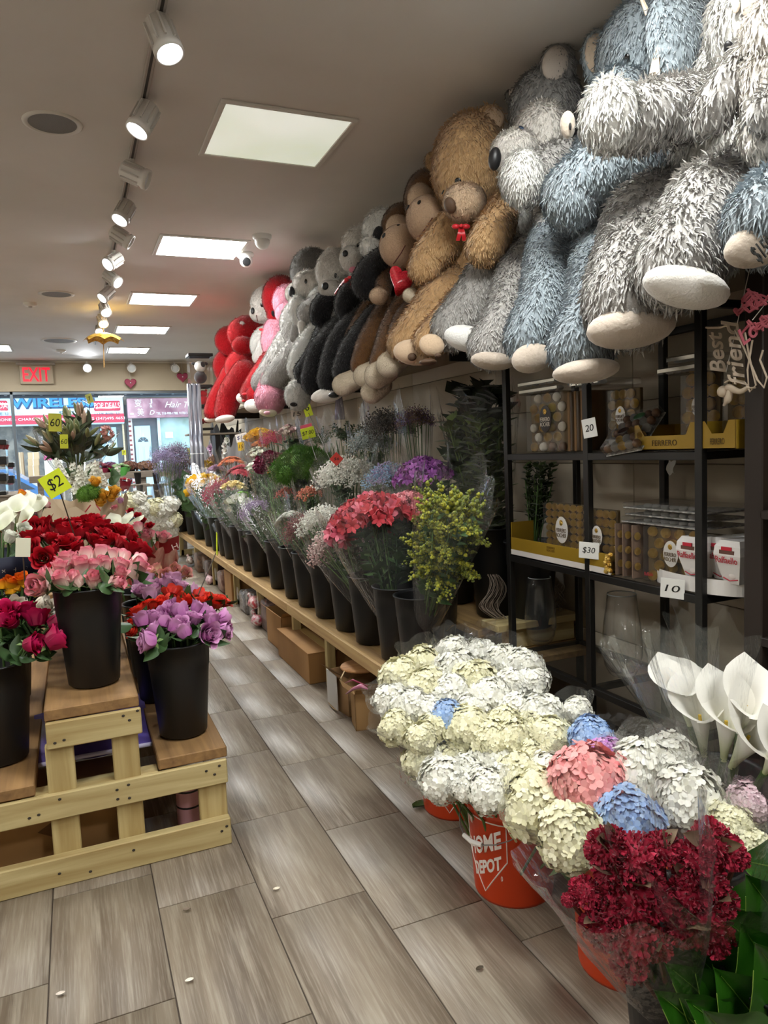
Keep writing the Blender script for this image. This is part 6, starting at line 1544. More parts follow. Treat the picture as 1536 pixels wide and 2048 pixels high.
# ------------------------------------------------------------------ chocolates and goods on the rack
random.seed(53)
GOLDF = mat('#c28c32', .3, .85, h2='#f0cf74', vary='noise', scale=60, bump=1.0, bscale=90, name='gold_foil'); TRAY = mat('#5c4a2e', .6); BROWNF = mat('#4a2c1c', .5, h2='#6a4a30', scale=40)
CLR = film('clear_box', '#ffffff', .02, .9, .04, 1.5); SILV = mat('#c9c6c0', .3, .6, bump=.8, bscale=120, h2='#8d8a86', scale=60, name='silver_foil')
BALL = MB().ell((0, 0, 0), 1, 10, 7).mesh('chocolate')
def choc_box(y0, y1, z0, h, label, cols, rows, r, x=XR + .03, th=.045, foils=None, stag=False, logo=True, logom=None, dark=False):
    e = empty('chocolate_box', (x, (y0 + y1) / 2, z0), label, 'chocolate box')
    obj('back_card', MB().bevbox((x + th * .6, y0, z0), (x + th, y1, z0 + h), .002), TRAY, e)
    obj('clear_lid', MB().bevbox((x - .002, y0, z0), (x + th, y1, z0 + h), .004), CLR, e)
    fo = foils or [GOLDF]
    for i in range(cols):
        for j in range(rows):
            yy = y0 + (y1 - y0) * (i + .5) / cols; zz = z0 + h * (j + .5) / rows
            if stag and j % 2: yy += (y1 - y0) / cols * .5
            if yy > y1 - r * .8: continue
            inst('chocolate', BALL, random.choice(fo), e, Matrix.Translation((th * .42, yy - (y0 + y1) / 2, zz - z0)) @ S(r * .9, r, r))
    if logo:
        c = V((x - .004, (y0 + y1) / 2 - (y1 - y0) * .04, z0 + h * .56)); a = min(h, y1 - y0) * .2
        obj('oval_label', MB().ell(c, (.002, a * .85, a * 1.15), 20, 10), logom or mat('#cfcac4', .5), e)
        ink = mat('#5a4524', .6) if not dark else mat('#d9cfc0', .6)
        for k, sx in enumerate(('FERRERO', 'ROCHER')): text('lettering', sx, ink, e, basis(c + V((-.003, 0, -.002 - k * a * .42)), (0, -1, 0), (0, 0, 1)), a * .5, .0004, a * 1.35)
        obj('emblem', MB().ell(c + V((-.003, 0, a * .62)), (.0015, a * .25, a * .25), 10, 6), GOLDF, e)
    return e
def zshelf(k): return ZS[k] + .006
def YX(u, x=XR + .02): return PX(u, 1050, x=x).y
# middle shelf
tr = empty('display_tray', (XR + .02, 2.75, zshelf(1)), 'gold cardboard tray holding the big chocolate boxes', 'tray')
GC = mat('#9a7a22', .45, name='gold_card'); y1_, y0_ = YX(1032), YX(1232)
obj('front_panel', MB().bevbox((XR - .012, y0_, zshelf(1) + .025), (XR - .006, y1_, zshelf(1) + .085), .001), GC, tr)
obj('end_panel', MB().box((XR - .01, y1_ - .006, zshelf(1)), (XR + .12, y1_, zshelf(1) + .16)), GC, tr)
obj('white_band', MB().box((XR - .013, y0_, zshelf(1)), (XR - .006, y1_, zshelf(1) + .025)), WPR, tr)
obj('tray_floor', MB().box((XR - .01, y0_, zshelf(1)), (XR + .12, y1_, zshelf(1) + .004)), GC, tr)
for u, wpx in ((1105, 22),): 
    c = V((XR - .0135, YX(u, XR), zshelf(1) + .06))
    for k, sx in enumerate(('FERRERO', 'ROCHER')): text('lettering', sx, mat('#6a4c14', .6), tr, basis(c + V((0, 0, .008 - k * .014)), (0, -1, 0), (0, 0, 1)), .015, .0003, .06)
nut = MB()
for i in range(10): nut.ell(V((XR - .016, YX(1222, XR) + rnd(-.02, .02), zshelf(1) + .01 + .075 * rnd(0, 1))), .011, 8, 5)
obj('printed_chocolates', nut, GOLDF, tr)
choc_box(YX(1163), YX(1090), zshelf(1) + .006, .265, 'gold chocolate box with oval label, far one in the gold tray', 6, 8, .017, XR + .01)
choc_box(YX(1228), YX(1166), zshelf(1) + .006, .255, 'gold chocolate box with oval label, near one in the gold tray', 5, 7, .018, XR + .01)
for i, u in enumerate((1240, 1255, 1274)):
    e = empty('chocolate_box', (XR + .1, YX(u), zshelf(1)), 'clear chocolate box seen edge-on, %s of three standing side by side' % ('first', 'second', 'third')[i], 'chocolate box', 'edge-on clear boxes')
    yy = YX(u); obj('clear_lid', MB().bevbox((XR + .0, yy - .012, zshelf(1)), (XR + .2, yy + .012, zshelf(1) + .215), .003), CLR, e); obj('brown_card', MB().bevbox((XR + .001, yy + .006, zshelf(1) + .002), (XR + .2, yy + .011, zshelf(1) + .213), .001), mat('#8a6f5c', .6), e)
    for j in range(3): inst('chocolate', BALL, GOLDF, e, Matrix.Translation((-.082, -.004, .05 + .06 * j)) @ S(.016, .008, .016))
choc_box(YX(1396), YX(1285), zshelf(1), .215, 'clear box of gold foil chocolates facing out beside the edge-on ones', 4, 5, .021, XR + .02, stag=True)
for i, (zz, dx) in enumerate(((.219, 0), (.247, .02), (.275, .01))):
    e = empty('chocolate_box', (XR + .15, YX(1330), zshelf(1) + zz), 'flat clear chocolate box, %s in the pile above the gold ones' % ('lowest', 'middle', 'top')[i], 'chocolate box')
    obj('clear_lid', MB().bevbox((XR + .02 + dx, YX(1405), zshelf(1) + zz), (XR + .26, YX(1240), zshelf(1) + zz + .025), .006), CLR, e); obj('gold_base', MB().bevbox((XR + .02 + dx, YX(1403), zshelf(1) + zz), (XR + .26, YX(1242), zshelf(1) + zz + .006), .002), SILV, e)
    for q in range(7): inst('chocolate', BALL, SILV, e, Matrix.Translation((-.09, -.14 + .045 * q, .014)) @ S(.016, .018, .01))
# coconut sweets boxes in the round white tray
WB = mat('#e6e2de', .5); RDI = mat('#c0283a', .5)
e = empty('round_tray', (XR + .05, YX(1400), zshelf(1)), 'white round-ended card tray with the coconut sweets', 'tray')
pts = []; ya, yb = YX(1290), YX(1475)
for i in range(25):
    a = math.pi * i / 24; pts.append((XR + .1 + .1 * -math.sin(a), (ya + yb) / 2 + (ya - yb) / 2 * math.cos(a)))
rs = [[V((x, y_, zshelf(1) + z)) for x, y_ in pts] for z in (0, .055)]; obj('tray_wall', MB().rings(rs, False, False, False), WB, e); obj('tray_base', MB().add([V((x, y_, zshelf(1) + .003)) for x, y_ in pts], [tuple(range(25))]), WB, e)
text('lettering', 'Raffaello', RDI, e, basis((XR + .012, YX(1300), zshelf(1) + .03), (.35, -1, 0), (0, 0, 1)), .02, .0003, .035)
for u, off, lab in ((1383, .015, 'white Raffaello box with red lettering, the front one'), (1418, .07, 'white Raffaello box turned beside the front one'), (1455, .03, 'white Raffaello box half behind the dark shelf side'), (1425, .16, 'white Raffaello box at the back of the tray')):
    lab = lab.replace('Raffaello', 'coconut sweets'); yy = YX(u); c = V((XR + off + .04, yy, zshelf(1) + .045)); e = empty('sweets_box', c, lab, 'sweets box')
    n = 4; rs = []
    for z, k in ((0, .03), (.1, .055), (.13, .052), (.15, .04)): rs.append([c + V((k * sx, k * sy, z)) for sx, sy in ((-1, -1), (1, -1), (1, 1), (-1, 1))])
    obj('carton', MB().rings(rs), WB, e)
    text('lettering', 'Raffaello', RDI, e, basis(c + V((-.057, 0, .085)), (0, -1, 0), (-.25, 0, 1)), .034, .0006, .088)
    obj('red_tab', MB().box(c + V((-.058, -.02, .118)), c + V((-.053, .02, .13))), RDI, e); obj('window_cutout', MB().box(c + V((-.056, -.03, .105)), c + V((-.052, .03, .118))), mat('#6a4a40', .4), e)
    obj('printed_sweet', MB().ell(c + V((-.036, -.008, .03)), (.004, .016, .012), 10, 6), WPR, e); obj('printed_ribbon', MB().tube([c + V((-.036, -.03, .018)), c + V((-.04, 0, .012)), c + V((-.036, .03, .02))], .002, 5), RDI, e)
# upper shelf
MIX = [GOLDF, SILV, BROWNF, GOLDF, mat('#d9d2c4', .4, .3, bump=.5, bscale=120)]
choc_box(YX(1132), YX(1058), zshelf(0), .27, 'mixed foil chocolates in a clear box at the left of the upper shelf', 4, 6, .022, XR + .02, foils=MIX, stag=True, logom=mat('#241a16', .4), dark=True)
for i, u in enumerate((1142, 1155, 1168)):
    yy = YX(u); e = empty('chocolate_box', (XR + .1, yy, zshelf(0)), 'brown chocolate box seen edge-on on the upper shelf, %s of three' % ('left', 'middle', 'right')[i], 'chocolate box')
    obj('brown_card', MB().bevbox((XR + .02, yy - .004, zshelf(0)), (XR + .2, yy + .012, zshelf(0) + .26), .002), mat('#7a5a34', .6), e); obj('clear_lid', MB().bevbox((XR + .02, yy - .02, zshelf(0)), (XR + .2, yy - .004, zshelf(0) + .26), .004), CLR, e)
choc_box(YX(1245), YX(1188), zshelf(0), .25, 'gold chocolates with oval label on the upper shelf behind the 20 card', 4, 6, .02, XR + .09, stag=True)
for i, (u0, u1, z, lab) in enumerate(((1050, 1130, .30, 'lower flat clear lid box lying on the mixed chocolates'), (1048, 1125, .335, 'upper flat clear lid box lying on the mixed chocolates'), (1322, 1408, .30, 'lower flat clear box on the right chocolates'), (1340, 1408, .335, 'upper flat clear box on the right chocolates'), (1150, 1212, .30, 'flat clear box lying behind the rack post'))):
    ya, yb = YX(u1), YX(u0); e = empty('chocolate_box', (XR + .1, (ya + yb) / 2, zshelf(0) + z), lab, 'chocolate box')
    obj('clear_lid', MB().bevbox((XR + .0, ya, zshelf(0) + z - .028), (XR + .22, yb, zshelf(0) + z), .005), CLR, e); obj('silver_edge', MB().bevbox((XR - .003, ya + .01, zshelf(0) + z - .02), (XR + .0, yb - .01, zshelf(0) + z - .006), .001), mat('#c9c8c2', .15, .9), e)
    for q in range(5): inst('chocolate', BALL, SILV, e, Matrix.Translation((-.06, (q - 2) * (yb - ya) / 5.5, -.014)) @ S(.015, .018, .011))
# leaning box
e = empty('chocolate_box', (XR + .06, YX(1260), zshelf(0)), 'tilted clear box of dark and gold chocolates in the middle of the upper shelf', 'chocolate box')
pl = basis((XR + .03, YX(1262), zshelf(0) + .075), (0, -1, .12), (.7, -.25, .75))
obj('clear_lid', MB().bevbox((-.1, -.1, -.02), (.1, .1, .025), .005, pl), CLR, e); obj('back_card', MB().bevbox((-.1, -.1, -.025), (.1, .1, -.02), .002, pl), SILV, e)
for i in range(5):
    for j in range(5): inst('chocolate', BALL, random.choice([BROWNF, BROWNF, GOLDF, SILV]), e, Matrix.Translation(-rootloc(e)) @ pl @ Matrix.Translation((-.08 + .04 * i, -.08 + .04 * j, .0)) @ S(.018))
for q, m_ in ((-.02, mat('#2a1c18', .4)), (.05, mat('#2c4a30', .4))): obj('oval_label', MB().ell(pl @ V((q * .6, q, .027)), (.03, .018, .003), 14, 8, pl.to_3x3()), m_, e)
choc_box(YX(1412), YX(1345), zshelf(0), .27, 'gold chocolates with oval label at the right of the upper shelf', 4, 6, .023, XR + .06, stag=True)
choc_box(YX(1470), YX(1418), zshelf(0), .24, 'gold chocolates behind the hanging cake topper', 3, 5, .023, XR + .08, stag=True, logo=False)
for u0, u1, lab in ((1275, 1398, 'empty gold cardboard tray lettered on the front of the upper shelf'), (1404, 1475, 'gold cardboard tray in shadow right of the rack post')):
    ya, yb = YX(u1, XR), YX(u0, XR); c = V((XR - .008, (ya + yb) / 2, zshelf(0))); e = empty('display_tray', c, lab, 'tray')
    n = V((0, 0, 0)); h = .095
    obj('front_panel', MB().add([V((c.x, yb, c.z)), V((c.x, ya, c.z)), V((c.x, ya, c.z + h)), V((c.x, ya + .03, c.z + h)), V((c.x, ya + .05, c.z + h * .55)), V((c.x, yb - .05, c.z + h * .55)), V((c.x, yb - .02, c.z + h)), V((c.x, yb, c.z + h))], [tuple(range(8))]), GC, e)
    for yy in (ya, yb): obj('end_panel', MB().box((c.x, yy - .002, c.z), (c.x + .2, yy + .002, c.z + h)), GC, e)
    obj('back_panel', MB().box((c.x + .2, ya, c.z), (c.x + .203, yb, c.z + h)), GC, e); obj('tray_floor', MB().box((c.x, ya, c.z), (c.x + .2, yb, c.z + .003)), GC, e)
    text('lettering', 'FERRERO', mat('#4a360e', .6), e, basis(c + V((-.002, 0, h * .27)), (0, -1, 0), (0, 0, 1)), .03, .0004, (yb - ya) * .4)
for u, v, a, b, s, lab, yw, x in ((1179, 856, 24, 38, '20', 'white card reading 20 on the rack post', -1.25, XR - .03), (1178, 1101, 34, 33, '$30', 'white card reading $30 on the gold tray', -1.2, XR - .03), (1345, 1177, 38, 40, '10', 'white card reading 10 below the sweets', -1.2, XR - .03)):
    card(PX(u, v, x=x), a * 1.25, b, s, WCARD, lab, rz=.15 if s == '20' else -.04, yaw=yw + .1, fit=.62, ts=.5)
e = PX(1349, 934, x=XR + .40); tag(obj('tissue_tag', MB().patch(lambda u, v: e + V((-.02, -.02 + .04 * u + .01 * math.sin(5 * v), -.03 + .06 * v + .008 * math.sin(7 * u))), 4, 4), mat('#dcdad6', .6), None, False, e), 'small torn white paper tag on the rear rack post', 'tag')
# vases on the lower shelf
VG = film('vase_glass', '#dfe6ea', .03, .9, .02, 1.5)
for u, v, sc_, x, lab in ((1082, 1300, 1, 2.18, 'clear glass vase on the lower shelf in front of the twigs'), (1245, 1330, 1.05, 2.2, 'faint clear glass vase behind the rack post')):
    p = PX(u, v, z=zshelf(2)); p = V((2.19, PX(u, v, x=2.19).y, zshelf(2))); e = empty('glass_vase', p, lab, 'vase')
    pr = [(0, .006), (.055, .004), (.066, .012), (.088, .05), (.1, .1), (.1, .15), (.09, .24), (.078, .31), (.072, .36), (.07, .36), (.076, .3), (.088, .23), (.097, .15), (.096, .1), (.084, .05), (.06, .022), (0, .02)]
    obj('vase_body', MB().lathe([(r * .84 * sc_, z * .98 * sc_) for r, z in pr], p, 32), VG, e, True)
    obj('rim', MB().lathe([(.0605 * sc_, .352 * sc_), (.0595 * sc_, .356 * sc_), (.058 * sc_, .352 * sc_)], p, 32), mat('#cfd6d8', .1, spec=.8), e, True)
# curly twigs
TWG = mat('#b0a598', .5, h2='#7a6a5e', vary='object')
for (px0, pbase, nn, amp, lab) in (((985, 1150), (1005, 1340), 26, 1, 'pale curly willow twigs beside the rack post'), ((1110, 1170), (1095, 1335), 22, 1.1, 'brown curly twigs behind the glass vase')):
    x0 = 2.0 if nn == 26 else 2.33
    bp = PX(*pbase, x=x0 + .04); e = empty('curly_twigs', V((bp.x, bp.y, .45)), lab, 'twigs')
    t0 = PX(*px0, x=x0)
    for i in range(nn):
        ph = .15 * i / nn + (.0 if nn == 26 else rnd(0, 3)); pts = []; a0 = rnd(.8, 1.15)
        for q in range(25):
            t = q / 24; c = V((bp.x, bp.y, .46)) * (1 - t) + V((t0.x, t0.y, t0.z)) * t
            w_ = math.sin(t * 9 + ph * 2) * .045 * amp * a0 * (.4 + .6 * math.sin(min(1, t * 1.4) * math.pi * .9 + .2))
            pts.append(c + cr * (w_ + (i / nn - .5) * .11 * (1 - abs(2 * t - 1) * .4)) + V((rnd(-.001, .001), .01 * math.sin(t * 7 + i), .004 * math.sin(i))))
        obj('twig', MB().tube(pts, .0013, 4), TWG, e)
# timber step ends beside the rack
e = empty('timber_step', (2.2, 3.22, .52), 'short timber plank step beside the rack', 'step'); board((2.02, 3.16, ZB + .002), (2.45, 3.22, ZT + .02), WX, e, 'riser'); board((1.94, 3.12, ZT + .022), (2.46, 3.29, ZT + .06), WX, e, 'tread')
# hanging cake toppers
p = PX(1452, 745, x=1.86); e = empty('cake_topper', p, 'pale wooden Best Friend cake topper hanging by the rack', 'cake topper')
TP = mat('#c9b8a4', .6, name='topper_wood')
dirn = (-cd * .99 - cr * .12).normalized(); upd = (-cr * .99 - cd * .12).normalized()
text('lettering', 'Best', TP, e, basis(PX(1432, 705, x=1.86), dirn, upd), PM(p, 44), .002, PM(p, 84), .25, .001); text('lettering', 'friend', TP, e, basis(PX(1466, 705, x=1.86), dirn, upd), PM(p, 46), .002, PM(p, 130), .25, .001)
def swirl(pxs, r, m, par, x): obj('swirl', MB().tube([PX(u, v, x=x) for u, v in pxs], r, 6), m, par)
swirl([(1470, 660), (1490, 700), (1515, 760), (1528, 775), (1534, 755), (1520, 720), (1526, 700)], .003, TP, e, 1.86); swirl([(1490, 665), (1500, 720), (1512, 770), (1500, 783), (1490, 765)], .003, TP, e, 1.86); swirl([(1505, 680), (1495, 740), (1497, 770), (1460, 760), (1450, 765)], .003, TP, e, 1.86); swirl([(1412, 655), (1440, 655), (1462, 648)], .0035, TP, e, 1.86)
obj('angel', MB().ell(PX(1446, 783, x=1.86), (.018, .018, .018), 12, 8).blob([(PX(1458, 775, x=1.86), .012), (PX(1480, 783, x=1.86), .008), (PX(1495, 775, x=1.86), .006)], 10), TP, e, True); obj('wing', MB().blob([(PX(1460, 782, x=1.86), .01), (PX(1456, 798, x=1.86), .012), (PX(1448, 810, x=1.86), .004)], 10), TP, e, True)
obj('ring', MB().lathe([(.012, -.002), (.014, 0), (.012, .002)], PX(1502, 776, x=1.86), 16), TP, e)
obj('hang_thread', MB().tube([p, V((p.x + .1, p.y, 2.0))], .0012, 4), mat('#d9d4cc', .5), e)
p = PX(1505, 640, x=1.80); e = empty('cake_topper', p, 'dusty pink script cake topper hanging at the right edge', 'cake topper'); PK = mat('#a8505c', .6)
r = random.Random(4)
obj('heart', heart(MB(), PX(1476, 623, x=1.8), cr, -cd, PM(p, 11), .002), PK, e)
for i in range(9):
    u0, v0 = 1480 + r.uniform(0, 45), 590 + r.uniform(0, 75); pts = []
    for q in range(14): pts.append((u0 + 14 * math.sin(q * .9 + i) + q * 1.6, v0 + 10 * math.cos(q * 1.3 + i) - q * 1.2 + 4))
    swirl(pts, .0032, PK, e, 1.8)
text('lettering', 'Love', PK, e, basis(PX(1510, 655, x=1.8), (cr * .8 - cd * .6), (-cd * .8 - cr * .6)), PM(p, 44), .002, PM(p, 80), .3, .001); obj('hang_thread', MB().tube([p, V((p.x + .2, p.y, 2.0))], .0012, 4), mat('#d9d4cc', .5), e)
# gold dish on the dark shelf
p = V((2.1, BY - .25, PX(1530, 1020, x=2.0).z)); e = empty('gold_dish', p, 'gold scalloped dish on the dark shelf at the right edge', 'dish'); obj('dish', MB().lathe([(0, .004), (.1, .006), (.16, .02), (.165, .022), (.155, .012), (.1, .001), (0, .0)], p, 28), mat('#c9a53a', .3, .8), e, True); obj('foot', MB().lathe([(.05, 0), (.06, .004), (.05, .006)], p, 20), mat('#c9a53a', .3, .8), e)

# fallen petals and scraps on the floor
for i, (u, v, h, lab) in enumerate(((553, 1779, '#e6dcc8', 'curled cream petal on the floor in the middle aisle'), (379, 1962, '#e8e2d6', 'white petal on the floor near the bottom'), (121, 1989, '#ded2c6', 'pale scrap on the floor at lower left'), (843, 1612, '#3f5a2c', 'fallen green leaf beside the rear orange pail'), (374, 1820, '#7a6a5a', 'small dry scrap on the floor before the stand'), (960, 1938, '#4a4030', 'thin dry stem on the floor near the cockscomb'))):
    p = PX(u, v, z=.004); s_ = .012 if i != 3 else .04
    tag(obj('fallen_petal', MB().patch(lambda a, b: p + V((s_ * (2 * a - 1), s_ * .6 * (2 * b - 1) * math.sin(math.pi * (.1 + .8 * a)), s_ * .35 * (2 * b - 1) ** 2 + .001)), 6, 4), mat(h, .6), None, True, p), lab, 'petal')
# ------------------------------------------------------------------ things under the bench
random.seed(61)
def carton_at(x0, x1, y0, y1, h, label, rz=0, m=None, open_=False, tape=True, name='cardboard_box'):
    c = V(((x0 + x1) / 2, (y0 + y1) / 2, 0)); e = empty(name, c, label, 'box'); m = m or CARD
    R_ = Matrix.Translation(c) @ Matrix.Rotation(rz, 4, 'Z'); hx, hy = (x1 - x0) / 2, (y1 - y0) / 2
    if open_:
        t = .004
        for a, b in (((-hx, -hy, 0), (hx, -hy + t, h)), ((-hx, hy - t, 0), (hx, hy, h)), ((-hx, -hy, 0), (-hx + t, hy, h)), ((hx - t, -hy, 0), (hx, hy, h)), ((-hx, -hy, 0), (hx, hy, t))): obj('side', MB().box(a, b, R_), m, e)
        obj('flap', MB().add([R_ @ V(q) for q in ((-hx, -hy, h), (-hx, hy, h), (-hx - .06, hy * .9, h + .05), (-hx - .06, -hy * .9, h + .05))], [(0, 1, 2, 3)]), m, e); obj('flap', MB().add([R_ @ V(q) for q in ((-hx, -hy, h), (hx, -hy, h), (hx, -hy - .05, h + .03), (-hx, -hy - .05, h + .04))], [(0, 1, 2, 3)]), m, e)
    else:
        obj('box_body', MB().bevbox((-hx, -hy, 0), (hx, hy, h), .004, R_), m, e)
        obj('lid_flap', MB().bevbox((-hx - .002, -hy - .002, h - .002), (-.002, hy + .002, h + .003), .001, R_), m, e); obj('lid_flap', MB().bevbox((.002, -hy - .002, h - .002), (hx + .002, hy + .002, h + .003), .001, R_), m, e)
        if tape: obj('tape', MB().box((-.025, -hy - .003, h * .55), (.025, hy + .003, h + .004), R_), mat('#bfa067', .25), e)
    return e
carton_at(1.29, 1.6, 4.36, 5.12, .2, 'long closed cardboard box under the bench'); carton_at(1.33, 1.62, 5.15, 5.6, .27, 'open cardboard box behind the long closed one', open_=True)
carton_at(1.36, 1.6, 7.15, 7.5, .3, 'tall cardboard box farther under the bench', tape=False); carton_at(1.3, 1.5, 3.72, 3.95, .22, 'open white-sided carton with cutting board under the bench end', .15, mat('#9c7a54', .85), True)
carton_at(1.29, 1.46, 3.48, 3.62, .2, 'torn small cardboard box near the hydrangeas', -.2, mat('#a07c50', .85), True)
e = empty('cutting_board', (1.38, 3.72, .23), 'round wooden board lying on the open carton', 'board'); obj('board', MB().lathe([(0, 0), (.12, 0), (.125, .006), (.12, .014), (0, .014)], (1.42, 3.74, .262), 28), wood('#8a5f3a', '#b08050', 'oak_round', 'x'), e, True); obj('rope_loop', MB().tube([(1.3, 3.7, .27), (1.27, 3.68, .24), (1.28, 3.7, .2)], .004, 5), mat('#c9b28a', .8), e)
e = empty('white_sheet', (1.28, 3.86, 0), 'white paper panel on the side of the open carton', 'panel'); obj('sheet', MB().bevbox((1.274, 3.78, .02), (1.28, 3.95, .22), .001), mat('#c9c5bf', .8), e); obj('torn_edge', MB().tube([(1.277, 3.78, .02), (1.275, 3.86, .012), (1.277, 3.95, .02)], .004, 5), mat('#a58a66', .9), e)
rbn = PX(715, 1372, x=1.24); tag(obj('pink_ribbon', MB().tube([PX(692, 1388, x=1.24), PX(706, 1378, x=1.23), PX(722, 1372, x=1.24), PX(735, 1378, x=1.26)], [.003, .008, .012, .004], 6), mat('#b56a86', .3), None, True, rbn), 'pink satin ribbon hanging from the cartons', 'ribbon')
tag(obj('pink_ribbon', MB().tube([PX(690, 1366, x=1.24), PX(706, 1360, x=1.23), PX(735, 1372, x=1.28)], [.002, .005, .003], 6), mat('#8a2a48', .3), None, True, PX(706, 1360, x=1.23)), 'dark wine ribbon above the pink one', 'ribbon')
for i, (y0, h, m_, lab) in enumerate(((5.7, .26, mat('#4a3a34', .4, h2='#7a5a50', scale=20), 'dark patterned gift box under the bench'), (6.15, .24, mat('#8a7a70', .3, h2='#3a3432', scale=14), 'shiny wrapped parcel under the bench'), (6.55, .2, mat('#8c8a8c', .2, h2='#55504e', scale=30), 'silver wrapped packet under the bench'), (7.7, .22, mat('#6a4a40', .5, h2='#a08070', scale=18), 'brown wrapped bundle under the far bench'), (8.5, .24, mat('#70574a', .5, h2='#3a2a24', scale=18), 'dark basket with wrapping under the far bench'), (9.3, .24, mat('#8a6a54', .5, h2='#55443a', scale=16), 'brown basket at the far end under the bench'))):
    e = empty('wrapped_parcel', (1.48, y0 + .15, 0), lab, 'parcel')
    obj('parcel_body', jitter(MB().bevbox((1.37, y0, 0), (1.62, y0 + .3, h), .02), .008, 24, i), m_, e, True); obj('wrap_fold', MB().patch(lambda u, v: V((1.36 + .02 * math.sin(6 * u), y0 + .3 * u, h * (.5 + .6 * v) + .02 * math.sin(11 * u))), 10, 4), film('crackle', '#ffffff', .03, 1.0, .05, 1.5), e)
for u, v, m_, lab in ((508, 1205, mat('#b5333c', .4, h2='#e8e0dc', scale=30), 'red and white striped packet under the bench'), (515, 1240, mat('#d6cfcf', .4, h2='#b54a5a', scale=40), 'white and red wrapped bundle near the boxes'), (420, 1160, mat('#d5b0b4', .5, h2='#8a6a6c', scale=30), 'pink wrapped trinket by the bench post'), (380, 1120, mat('#c9c0b8', .4, h2='#7a4a44', scale=30), 'clear wrapped trinket at the far bench end')):
    p = PX(u, v, x=1.36); e = empty('gift_packet', p, lab, 'packet'); obj('packet', jitter(MB().ell(p, (.05, .09, .05), 12, 8), .012, 40, u), m_, e, True); obj('twist', MB().blob([(p + V((0, .08, .02)), .012), (p + V((-.01, .12, .05)), .02)], 8), m_, e, True)

# ------------------------------------------------------------------ left: arrangements behind the roses
random.seed(67)
# second low table carrying the arrangements
e = empty('display_table', (-.05, 5.6, 0), 'low wooden table carrying the arrangements behind the roses', 'table')
board((-.75, 5.62, .5), (.42, 8.6, .55), WDK, e, 'table_top')
for x_ in (-.7, .3):
    for y_ in (5.7, 8.45): board((x_, y_, 0), (x_ + .07, y_ + .07, .5), WZ, e, 'leg')
def wrapcone(base, top, R, m, seed, r0=.35, nm='paper_wrap', par=None, lo=0):
    base = V(base); top = V(top); me = sleeve_mesh(seed, r0, 40, 6, .09); d = top - base
    return inst(nm, me, m, par, align(base - (rootloc(par) if par else V((0, 0, 0))), d, 0) @ S(R, R, d.length))
# kraft-wrapped arrangement with yellow roses, stock and moss
b = V((.03, 4.75, ZD1)); t = PX(168, 985, y=4.5); t2 = PX(165, 1000, y=4.7)
e = empty('wrapped_arrangement', V((.03, 4.7, ZD1)), 'large cream-wrapped arrangement of white stock and yellow roses with red stripes', 'bouquet')
rl = rootloc(e)
R_ = PM(t2, 80); wrapcone(rl, t2 + V((0, 0, -.02)), R_, mat('#d2bfa4', .7, h2='#c6b095', scale=3), 301, .4, par=e)
for a in range(7):
    an = a * .9; pts = []
    for q in range(9): s_ = q / 8; rr = (.4 + .6 * (.35 + .65 * s_)) * R_ * 1.03; pts.append(rl + V((rr * math.cos(an + s_ * 1.3 * (-1) ** a), rr * math.sin(an + s_ * 1.3 * (-1) ** a), (t2.z - rl.z) * (.35 + .62 * s_))))
    obj('red_stripe', MB().tube(pts, .004, 4), mat('#a8363c', .6), e)
for i, (u, v) in enumerate(((205, 995), (228, 988), (190, 970), (222, 1000), (200, 1010))): p = PX(u, v, y=4.5); inst('bloom', HEAD['open'][i % 3], mat('#e0a020', .55, h2='#f3c65a', vary='grad'), e, align(p - rl, V((.1, -.6, .8)), i) @ S(PM(p, 15)))
for i, (u, v) in enumerate(((130, 935), (145, 945), (158, 950), (172, 948), (185, 940), (198, 945), (212, 955), (225, 950), (120, 950), (232, 965), (150, 965), (180, 962))): p = PX(u, v + 30, y=4.6 + .2 * (i % 2)); inst('flower_spike', HEAD['stock'][i % 2], col('#dcdccb', '#f0efe6'), e, align(p - rl, V((rnd(-.3, .3), rnd(-.2, .2), 1)), i) @ S(PM(p, 50)))
for u, v in ((170, 990), (185, 985)): p = PX(u, v, y=4.5); inst('bloom', HEAD['moss'][0], col('#4f7a24', '#76a03a'), e, align(p - rl, V((0, -.3, 1)), u) @ S(PM(p, 17)))
for i in range(10): p = PX(115 + 13 * i, 960 + rnd(-8, 12), y=4.75); inst('leaf', LEAF, GLF, e, align(p - rl, V((rnd(-1, 1), rnd(-.6, .2), .8)), i) @ S(PM(p, 30)))
# callas and yellow flowers in the dark blue patterned wrap
e = empty('monogram_wrap', V((-.36, 3.75, .72)), 'dark navy wrap printed with small cream motifs at the left edge', 'bouquet wrap'); rl = rootloc(e)
wb = V((-.36, 3.72, .76)); obj('wrap', MB().lathe([(.13, 0), (.17, .12), (.2, .25), (.215, .33), (.21, .33), (.19, .22), (.12, .0)], wb, 36), mat('#1c2138', .6), e, True)
MTF = mat('#b9b4aa', .6); k = 0
for r_ in range(6):
    for j in range(26):
        a = 2 * math.pi * (j + .5 * (r_ % 2)) / 26; z = .02 + .05 * r_; rr = .132 + (.213 - .132) * min(1, (z / .33) ** .85) + .002; p = wb + V((rr * math.cos(a), rr * math.sin(a), z)); n_ = V((math.cos(a), math.sin(a), -.2)); Mx = align(p, n_, math.pi / 4 * (j % 2))
        if math.sin(a) > .4: continue
        mb = MB(); k += 1
        if (j + r_) % 3 == 0: mb.lathe([(.006, -.0006), (.0085, 0), (.006, .0012)], (0, 0, 0), 12)
        else:
            for q in range(2): mb.box((-.009, -.0016, -.0005), (.009, .0016, .001), Matrix.Rotation(q * math.pi / 2, 4, 'Z'))
        mb.v = [Mx @ q for q in mb.v]; obj('motif', mb, MTF, e)
CALB = mat('#9fb060', .45, h2='#e9ead6', vary='grad', spec=.35)
